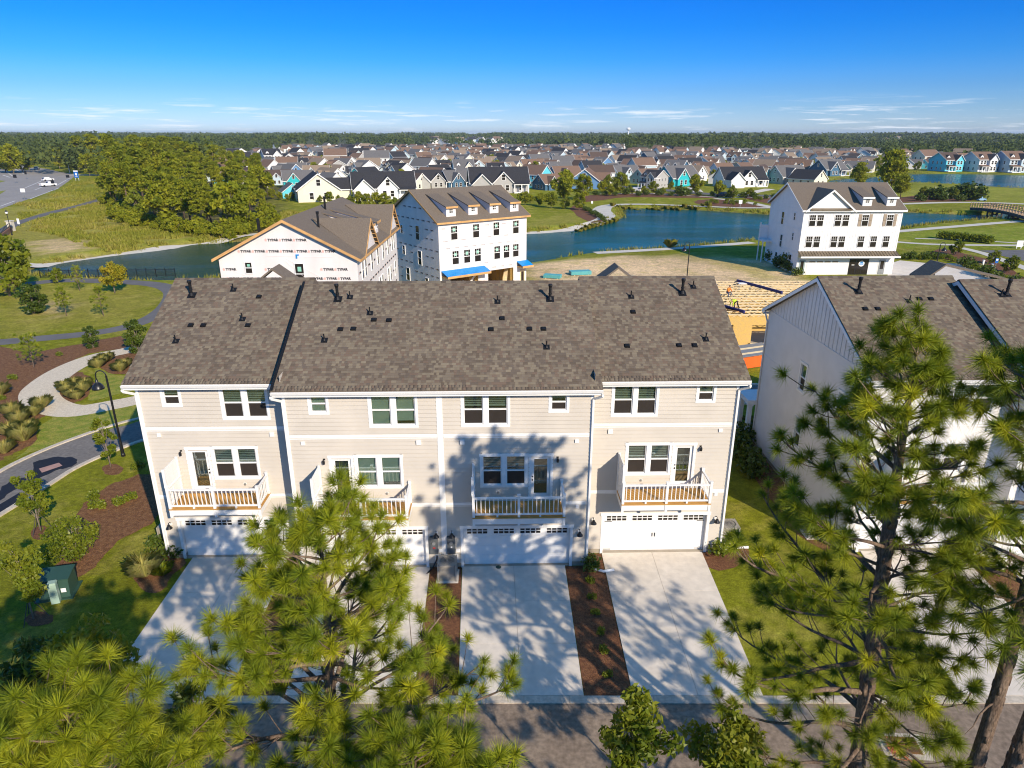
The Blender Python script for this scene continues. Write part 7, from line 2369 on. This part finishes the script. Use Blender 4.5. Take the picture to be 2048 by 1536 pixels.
# air conditioners
def aircon(x, y, label, mt='acgrey', rz=ROT):
    root = tag(empty('air_conditioner', (x, y, 0), rz), label, 'air conditioner')
    m = MB(); s = 0.40; hh_ = 0.9
    for k in range(14): m.box(-s+0.02, s-0.02, -s+0.02, s-0.02, 0.1+k*0.056, 0.13+k*0.056)
    m.box(-s+0.04, s-0.04, -s+0.04, s-0.04, 0.05, hh_-0.03)
    for a in (-1, 1):
        for b in (-1, 1): m.box(a*s-0.03, a*s+0.03, b*s-0.03, b*s+0.03, 0.04, hh_)
    m.build('louvre_casing', mt, root)
    t = MB()
    n = 20
    for k in range(n):
        a0, a1 = 2*math.pi*k/n, 2*math.pi*(k+1)/n
        def sq(a):
            c, d = math.cos(a), math.sin(a); q = (s+0.03)/max(abs(c), abs(d)); q = min(q, (s+0.03)*1.28); return (c*q, d*q)
        t.hexa([(0.33*math.cos(a0), 0.33*math.sin(a0), hh_-0.06), (*sq(a0), hh_-0.06), (*sq(a1), hh_-0.06), (0.33*math.cos(a1), 0.33*math.sin(a1), hh_-0.06), (0.33*math.cos(a0), 0.33*math.sin(a0), hh_), (*sq(a0), hh_), (*sq(a1), hh_), (0.33*math.cos(a1), 0.33*math.sin(a1), hh_)])
    t.build('top_rim', mt, root)
    g = MB()
    for k in range(5): 
        a = k*2*math.pi/5; g.hexa([(0.04*math.cos(a), 0.04*math.sin(a), hh_-0.14), (0.31*math.cos(a), 0.31*math.sin(a), hh_-0.16), (0.31*math.cos(a+0.7), 0.31*math.sin(a+0.7), hh_-0.12), (0.04*math.cos(a+0.7), 0.04*math.sin(a+0.7), hh_-0.12), (0.04*math.cos(a), 0.04*math.sin(a), hh_-0.135), (0.31*math.cos(a), 0.31*math.sin(a), hh_-0.155), (0.31*math.cos(a+0.7), 0.31*math.sin(a+0.7), hh_-0.115), (0.04*math.cos(a+0.7), 0.04*math.sin(a+0.7), hh_-0.115)])
    g.blob((0, 0, hh_-0.1), 0.09, 10, 0, (1, 1, 0.5))
    g.build('fan', 'metal', root)
    w = MB()
    for k in range(16):
        a = k*2*math.pi/16; w.bar((0.06*math.cos(a), 0.06*math.sin(a), hh_+0.012), (0.34*math.cos(a), 0.34*math.sin(a), hh_+0.012), 0.007, 0.007)
    w.build('fan_guard', 'black', root)
    MB().box(-0.5, 0.5, -0.5, 0.5, -0.02, 0.05).build('pad', 'concrete', root)
p = G(1461, 1068); aircon(10.85, 29.6, 'tan air conditioner at the right end wall of the beige row')
aircon(-2.95, 26.45, 'grey air conditioner below the meters between two garages', 'acgrey')
aircon(-17.15, 29.6, 'shaded air conditioner at the left end wall of the beige row', 'acgrey')
aircon(15.3, 30.0, 'air conditioner half hidden by pine boughs beside the pale row', 'metal')
# loose drain extensions from the downspouts
def drain(pts, label):
    m = MB(); m.tube(pts, 0.065, 8); tag(m.build('drain_pipe', 'white_plain', None, True), label, 'drain pipe')
drain([(3.75, 27.2, 0.25), (3.85, 26.9, 0.1), (4.25, 26.75, 0.09), (4.75, 26.85, 0.11)], 'white drain pipe curving from the narrow bed onto the drive')
p, q = G(1452, 1100), G(1484, 1098); drain([(10.3, 28.2, 0.3), (p.x, p.y, 0.12), (q.x, q.y, 0.10), (q.x+0.3, q.y, 0.1)], 'white drain pipe on the grass at the right corner')
p, q = G(310, 1114), G(334, 1112); drain([(p.x, p.y, 0.09), (q.x, q.y, 0.09), (-16.4, 27.9, 0.2)], 'white drain pipe in the left corner bed')
p, q = G(1470, 888), G(1486, 884); drain([(p.x, p.y, 0.09), (q.x, q.y, 0.09)], 'white drain pipe end in the gap between the rows')
p, q = G(1920, 1122), G(1955, 1122); drain([(p.x, p.y, 0.09), (q.x, q.y, 0.1), (q.x+0.15, q.y+0.6, 0.4)], 'white drain pipe by the pale row garage')
p = G(997, 1136); tag(MB().lathe((p.x, p.y, 0.05), [(0.13, 0), (0.13, 0.012), (0.0, 0.014)], 14).build('cleanout_cap', 'green_box'), 'round green cleanout cap at the head of the third drive', 'cleanout cap')
# storm drain and net bag in the alley
c = G(1806, 1491)
root = tag(empty('storm_drain', (c.x, c.y, 0), rad(-4)), 'rusty iron storm drain grate set in the alley', 'storm drain')
MB().box(-0.46, 0.46, -0.30, 0.30, -0.2, 0.009).build('pit', 'sealant', root)
m = MB()
for s in (-1, 1): m.box(s*0.46-0.035, s*0.46+0.035, -0.34, 0.34, 0.0, 0.03); m.box(-0.42, 0.42, s*0.3-0.03, s*0.3+0.03, 0.0, 0.029)
m.box(-0.42, 0.42, -0.02, 0.02, 0.0, 0.028); m.build('frame', 'rust', root)
bme = MB().box(-0.012, 0.012, -0.28, 0.28, 0.005, 0.026).mesh('bar', 'rust')
for k in range(18): put('bar', bme, root, (-0.40+k*0.047, 0, 0))
MB().box(-0.75, 0.75, -0.55, 0.5, 0.0, 0.0095).build('apron', 'kerb', root)
c = G(1790, 1502)
rr = random.Random(3); m = MB()
for k in range(26):
    pts = []; a = rr.uniform(0, 6.28); r0 = rr.uniform(0.05, 0.22)
    for i in range(6):
        a += rr.uniform(0.3, 1.2); r0 = max(0.03, r0 + rr.uniform(-0.08, 0.08)); pts.append((r0*math.cos(a), r0*1.1*math.sin(a), 0.02 + rr.uniform(0.0, 0.16)))
    m.tube(pts, 0.012, 5)
m.tube([(0.1, -0.2, 0.04), (0.3, -0.45, 0.03), (0.42, -0.5, 0.03), (0.55, -0.75, 0.03)], [0.03, 0.02, 0.03, 0.02], 6)
m.tube([(-0.05, 0.15, 0.06), (-0.12, 0.35, 0.05), (-0.05, 0.5, 0.04)], 0.02, 6); m.blob((0, 0, 0.07), 0.15, 10, 0, (1, 1, 0.5), 4, 0.3)
o = m.build('net_bag', 'red_net'); o.location = (c.x, c.y, 0.02); tag(o, 'crumpled orange net bag beside the storm drain', 'net bag')
# timber bridge with its rail posts, and a golf cart
b0, b1 = G(1955, 414, 1.0), G(2090, 438, 1.2)
root = tag(empty('timber_bridge', (0, 0, 0)), 'arched timber footbridge with pale rail posts over the pond', 'bridge')
d = (b1-b0); L_ = d.length; d.normalize(); s = Vector((-d.y, d.x, 0)).normalized()*1.7
arch = lambda t: 0.5 + 1.1*math.sin(math.pi*min(1, t*0.75 + 0.12))
N = 24
for k in range(N):
    t0, t1 = k/N, (k+1)/N
    pa, pb = b0.lerp(b1, t0), b0.lerp(b1, t1); pa.z = arch(t0); pb.z = arch(t1)
    m = MB(); m.hexa([pa-s-Vector((0,0,0.12)), pa+s-Vector((0,0,0.12)), pb*0.995+pa*0.005+s-Vector((0,0,0.12)), pb*0.995+pa*0.005-s-Vector((0,0,0.12)), pa-s, pa+s, pb*0.995+pa*0.005+s, pb*0.995+pa*0.005-s]); m.build('deck_plank', 'timber', root)
    for q in (-1, 1):
        m = MB(); c = pa + s*q; m.box(c.x-0.09, c.x+0.09, c.y-0.09, c.y+0.09, c.z-0.3, c.z+1.25); m.build('post', 'timber', root)
for q in (-1, 1):
    m = MB()
    for k in range(N):
        pa, pb = b0.lerp(b1, k/N), b0.lerp(b1, (k+1)/N); pa.z = arch(k/N); pb.z = arch((k+1)/N)
        for z in (1.1, 0.65): m.bar(pa+s*q+Vector((0,0,z)), pb+s*q+Vector((0,0,z)), 0.08, 0.12)
    m.build('rail', 'timber', root)
    m = MB()
    for k in range(N):
        pa, pb = b0.lerp(b1, k/N), b0.lerp(b1, (k+1)/N); pa.z = arch(k/N)-0.42; pb.z = arch((k+1)/N)-0.42
        m.bar(pa+s*q*0.95, pb+s*q*0.95, 0.3, 0.6)
    m.build('girder', 'timber_d', root)
for t in (0.3, 0.62):
    m = MB(); c = b0.lerp(b1, t); z = arch(t)-0.7
    for q in (-1, -0.33, 0.33, 1): e = c+s*q; m.box(e.x-0.15, e.x+0.15, e.y-0.15, e.y+0.15, -2, z)
    m.bar(c-s+Vector((0,0,-0.6-c.z)), c+s+Vector((0,0,z-c.z)), 0.12, 0.2); m.bar(c+s+Vector((0,0,-0.6-c.z)), c-s+Vector((0,0,z-c.z)), 0.12, 0.2)
    m.build('pile_bent', 'timber_d', root)
p = G(1962, 402)
root = tag(empty('golf_cart', (p.x, p.y, 0), rad(70)), 'pale blue golf cart with dark canopy near the bridge', 'golf cart')
m = MB(); m.hexa([(-0.6, -1.2, 0.25), (0.6, -1.2, 0.25), (0.6, 1.2, 0.25), (-0.6, 1.2, 0.25), (-0.55, -1.15, 0.75), (0.55, -1.15, 0.75), (0.55, 0.4, 0.8), (-0.55, 0.4, 0.8)]); m.box(-0.5, 0.5, -0.2, 0.1, 0.8, 1.25); o = m.build('body', 'hull', root); o.color = (0.35, 0.55, 0.7, 1)
MB().box(-0.65, 0.65, -1.0, 1.0, 1.85, 1.93).build('canopy', 'black', root)
m = MB()
for x in (-0.58, 0.58):
    for y in (-0.9, 0.8): m.box(x-0.02, x+0.02, y-0.02, y+0.02, 0.7, 1.85)
m.build('canopy_post', 'black', root)
for x in (-0.55, 0.55):
    for y in (-0.8, 0.8): MB().tube([(x-0.08, y, 0.24), (x+0.08, y, 0.24)], 0.24, 12).build('wheel', 'tyre', root)

def vehicle(px, py, rz, col, label, cat, truck=False):
    p = G(px, py)
    root = tag(empty('pickup_truck' if truck else 'parked_car' if False else ('pickup_truck' if truck else 'car'), (p.x, p.y, 0), rz), label, cat)
    m = MB()
    if truck:
        m.box(-0.98, 0.98, -2.8, 2.7, 0.45, 1.05); m.hexa([(-0.95, -0.4, 1.05), (0.95, -0.4, 1.05), (0.95, 1.5, 1.05), (-0.95, 1.5, 1.05), (-0.8, -0.2, 1.85), (0.8, -0.2, 1.85), (0.8, 0.9, 1.85), (-0.8, 0.9, 1.85)])
        m.box(-0.98, -0.88, -2.8, -0.45, 1.05, 1.3); m.box(0.88, 0.98, -2.8, -0.45, 1.05, 1.3); m.box(-0.88, 0.88, -2.8, -2.7, 1.05, 1.3)
    else:
        m.box(-0.9, 0.9, -2.2, 2.2, 0.35, 0.95); m.hexa([(-0.86, -1.9, 0.95), (0.86, -1.9, 0.95), (0.86, 1.1, 0.95), (-0.86, 1.1, 0.95), (-0.7, -1.4, 1.6), (0.7, -1.4, 1.6), (0.7, 0.3, 1.6), (-0.7, 0.3, 1.6)])
    o = m.build('body', 'hull', root); o.color = (*col, 1)
    g = MB(); y0 = -0.42 if truck else -1.93; 
    yt = -0.22 if truck else -1.43; zt = 1.8 if truck else 1.55; zb = 1.1 if truck else 1.0
    g.hexa([(-0.75, y0, zb), (0.75, y0, zb), (0.75, y0+0.03, zb), (-0.75, y0+0.03, zb), (-0.66, yt, zt), (0.66, yt, zt), (0.66, yt+0.03, zt), (-0.66, yt+0.03, zt)])
    g.build('rear_window', 'dark_pane', root)
    for x in (-0.87, 0.87):
        MB().box(x-0.08, x+0.08, (-2.83 if truck else -2.23), (-2.8 if truck else -2.2), 0.7, 1.0).build('tail_light', 'red_lamp', root)
        for y in ((-1.8, 1.75) if truck else (-1.4, 1.4)): MB().tube([(x-0.12, y, 0.36), (x+0.12, y, 0.36)], 0.36, 14).build('wheel', 'tyre', root)
    return root
vehicle(97, 373, rad(-32), (0.75, 0.75, 0.74), 'white pickup truck driving away on the highway', 'pickup truck', True)
vehicle(96, 362, rad(-32), (0.7, 0.7, 0.7), 'pale car just ahead of the pickup truck', 'car')
vehicle(74, 339, rad(20), (0.6, 0.6, 0.55), 'car with a white front waiting near the highway sign posts', 'car')
vehicle(8, 333, rad(35), (0.03, 0.02, 0.03), 'dark car at the far left of the highway', 'car')
def sign(px, py, ptop, w, mt, label, hgt=0.9, two=False):
    p = G(px, py); h = DZ(px, ptop, p.y).z
    root = tag(empty('road_sign', (p.x, p.y, 0)), label, 'road sign')
    m = MB()
    for x in ((-w*0.35, w*0.35) if two else (0,)): m.box(x-0.06, x+0.06, -0.05, 0.05, 0, h-hgt*0.9)
    m.build('post', 'metal' if not two else 'white_plain', root)
    MB().box(-w/2, w/2, -0.1, -0.055, h-hgt, h).build('panel', mt, root)
    return root, h
sign(33, 366, 349, 1.4, 'black', 'square dark-backed sign on the traffic island, left one', 1.3)
sign(54, 358, 342, 1.0, 'black', 'dark-backed double sign on the traffic island', 1.4)
sign(137, 360, 350, 1.5, 'black', 'dark sign back at the bend of the highway', 1.1)
sign(109, 382, 361, 1.2, 'black', 'dark sign back on a leaning post by the grass verge', 1.0)
sign(50, 400, 377, 1.4, 'white_plain', 'white sign with thin post on the near highway verge', 1.1)
r_, h = sign(155, 361, 341, 1.9, 'sign_blue', 'tall blue community sign with white legs by the side road', 3.0, True)
m = MB(); m.box(-0.95, 0.95, -0.12, -0.105, h-0.45, h, 0); m.blob((0.0, -0.11, h-1.5), 0.42, 12, 0, (0.9, 0.05, 1.3)); m.box(-0.5, 0.5, -0.12, -0.105, h-2.45, h-2.3, 0); m.build('emblem', 'white_plain', r_)
sign(166, 341, 334, 2.6, 'sign_green', 'small green street name sign near the wood', 0.7)
sign(39, 452, 437, 0.5, 'white_plain', 'slim white marker beside the grey walk', 1.2)
sign(1480, 414, 400, 0.9, 'white_plain', 'small white notice board on the far pond walk', 1.0)
sign(1184, 408, 402, 0.5, 'white_plain', 'tiny white post sign on the green across the pond', 0.7)
sign(2037, 497, 481, 1.1, 'white_plain', 'white site board on two legs at the parking court', 1.1, True)
for px, py, pt, lb in ((42, 336, 307, 'tall grey highway light on the far verge'), (140, 347, 313, 'tall grey highway light by the blue sign')):
    p = G(px, py); h = DZ(px, pt, p.y).z
    root = tag(empty('highway_light', (p.x, p.y, 0)), lb, 'street light')
    MB().tube([(0, 0, 0), (0, 0, h*0.8), (-0.5, 0, h*0.95), (-2.2, 0, h)], [0.22, 0.16, 0.12, 0.08], 8).build('pole', 'path', root)
    MB().box(-2.9, -2.1, -0.2, 0.2, h-0.12, h+0.08).build('lamp_head', 'metal', root)
for px, py, pt in ((1963, 541, 521), (1981, 547, 528)):
    p = G(px, py); h = max(1.0, DZ(px, pt, p.y).z)
    tag(MB().box(p.x-0.1, p.x+0.1, p.y-0.1, p.y+0.1, 0, h).box(p.x-0.13, p.x+0.13, p.y-0.13, p.y+0.13, h, h+0.08).build('gate_post', 'white_plain'), 'white square post beside the show house drive', 'post', 'white posts beside the drive')
p = G(1987, 548); root = tag(empty('road_sign', (p.x, p.y, 0)), 'blue and white parking sign behind the white posts', 'road sign')
MB().box(-0.03, 0.03, -0.03, 0.03, 0, 2.2).build('post', 'metal', root); MB().box(-0.22, 0.22, -0.06, -0.035, 1.6, 2.3).build('panel', 'sign_blue', root); MB().box(-0.15, 0.15, -0.066, -0.061, 1.95, 2.2).build('emblem', 'white_plain', root)
# water tower far out over the woods
p = G(1257, 272); Yw = 3200.0; c = DZ(1257, 258, Yw)
root = tag(empty('water_tower', (c.x, Yw, 0)), 'tiny white water tower bulb over the far treeline', 'water tower')
MB().blob((0, 0, c.z), 9, 16, 0, (1, 1, 0.75)).build('tank', 'white_plain', root, True); MB().tube([(0, 0, 0), (0, 0, c.z-4)], [4, 2.2], 12).build('stem', 'white_plain', root)
# odds and ends of the building site
def stack(px, py, w, d, h, mt, label, rz=0.2, n=5):
    p = G(px, py); root = tag(empty('lumber_stack', (p.x, p.y, 0), rz), label, 'lumber stack')
    for k in range(n):
        MB().box(-w/2, w/2, -d/2, d/2, 0.08 + k*h/n, 0.08 + (k+1)*h/n - 0.02).build('bundle', mt, root, )
    for x in (-w*0.35, w*0.35): MB().box(x-0.05, x+0.05, -d/2, d/2, 0, 0.08).build('bearer', 'lumber', root)
stack(1160, 549, 3.0, 1.4, 0.5, mat('teal_sheet', (0.12, 0.42, 0.42), 0.5, 0.1, 2), 'low teal wrapped bundle on the sand lot')
stack(1105, 556, 2.4, 1.2, 0.45, bpy.data.materials['teal_sheet'], 'small teal wrapped bundle beside the unfinished house', -0.3)
vehicle(1443, 394, rad(80), (0.02, 0.03, 0.04), 'dark car parked by the white house across the pond', 'car')
vehicle(1268, 384, rad(60), (0.6, 0.6, 0.6), 'silver car parked in the cul-de-sac across the pond', 'car')
# the summer air itself
hz = bpy.data.materials.new('haze_air')
hz.use_nodes = True
hn = hz.node_tree
hn.nodes.remove(hn.nodes['Principled BSDF'])
hv = hn.nodes.new('ShaderNodeVolumePrincipled')
hv.inputs['Color'].default_value = (0.66, 0.80, 0.95, 1)
hv.inputs['Density'].default_value = 8.0e-5
hv.inputs['Anisotropy'].default_value = 0.0
hn.links.new(hv.outputs[0], hn.nodes['Material Output'].inputs['Volume'])
hm = MB().box(-14000, 14000, -4000, 16000, -3.6, 47).mesh('haze', hz)
tag(put('haze', hm), kind='stuff')
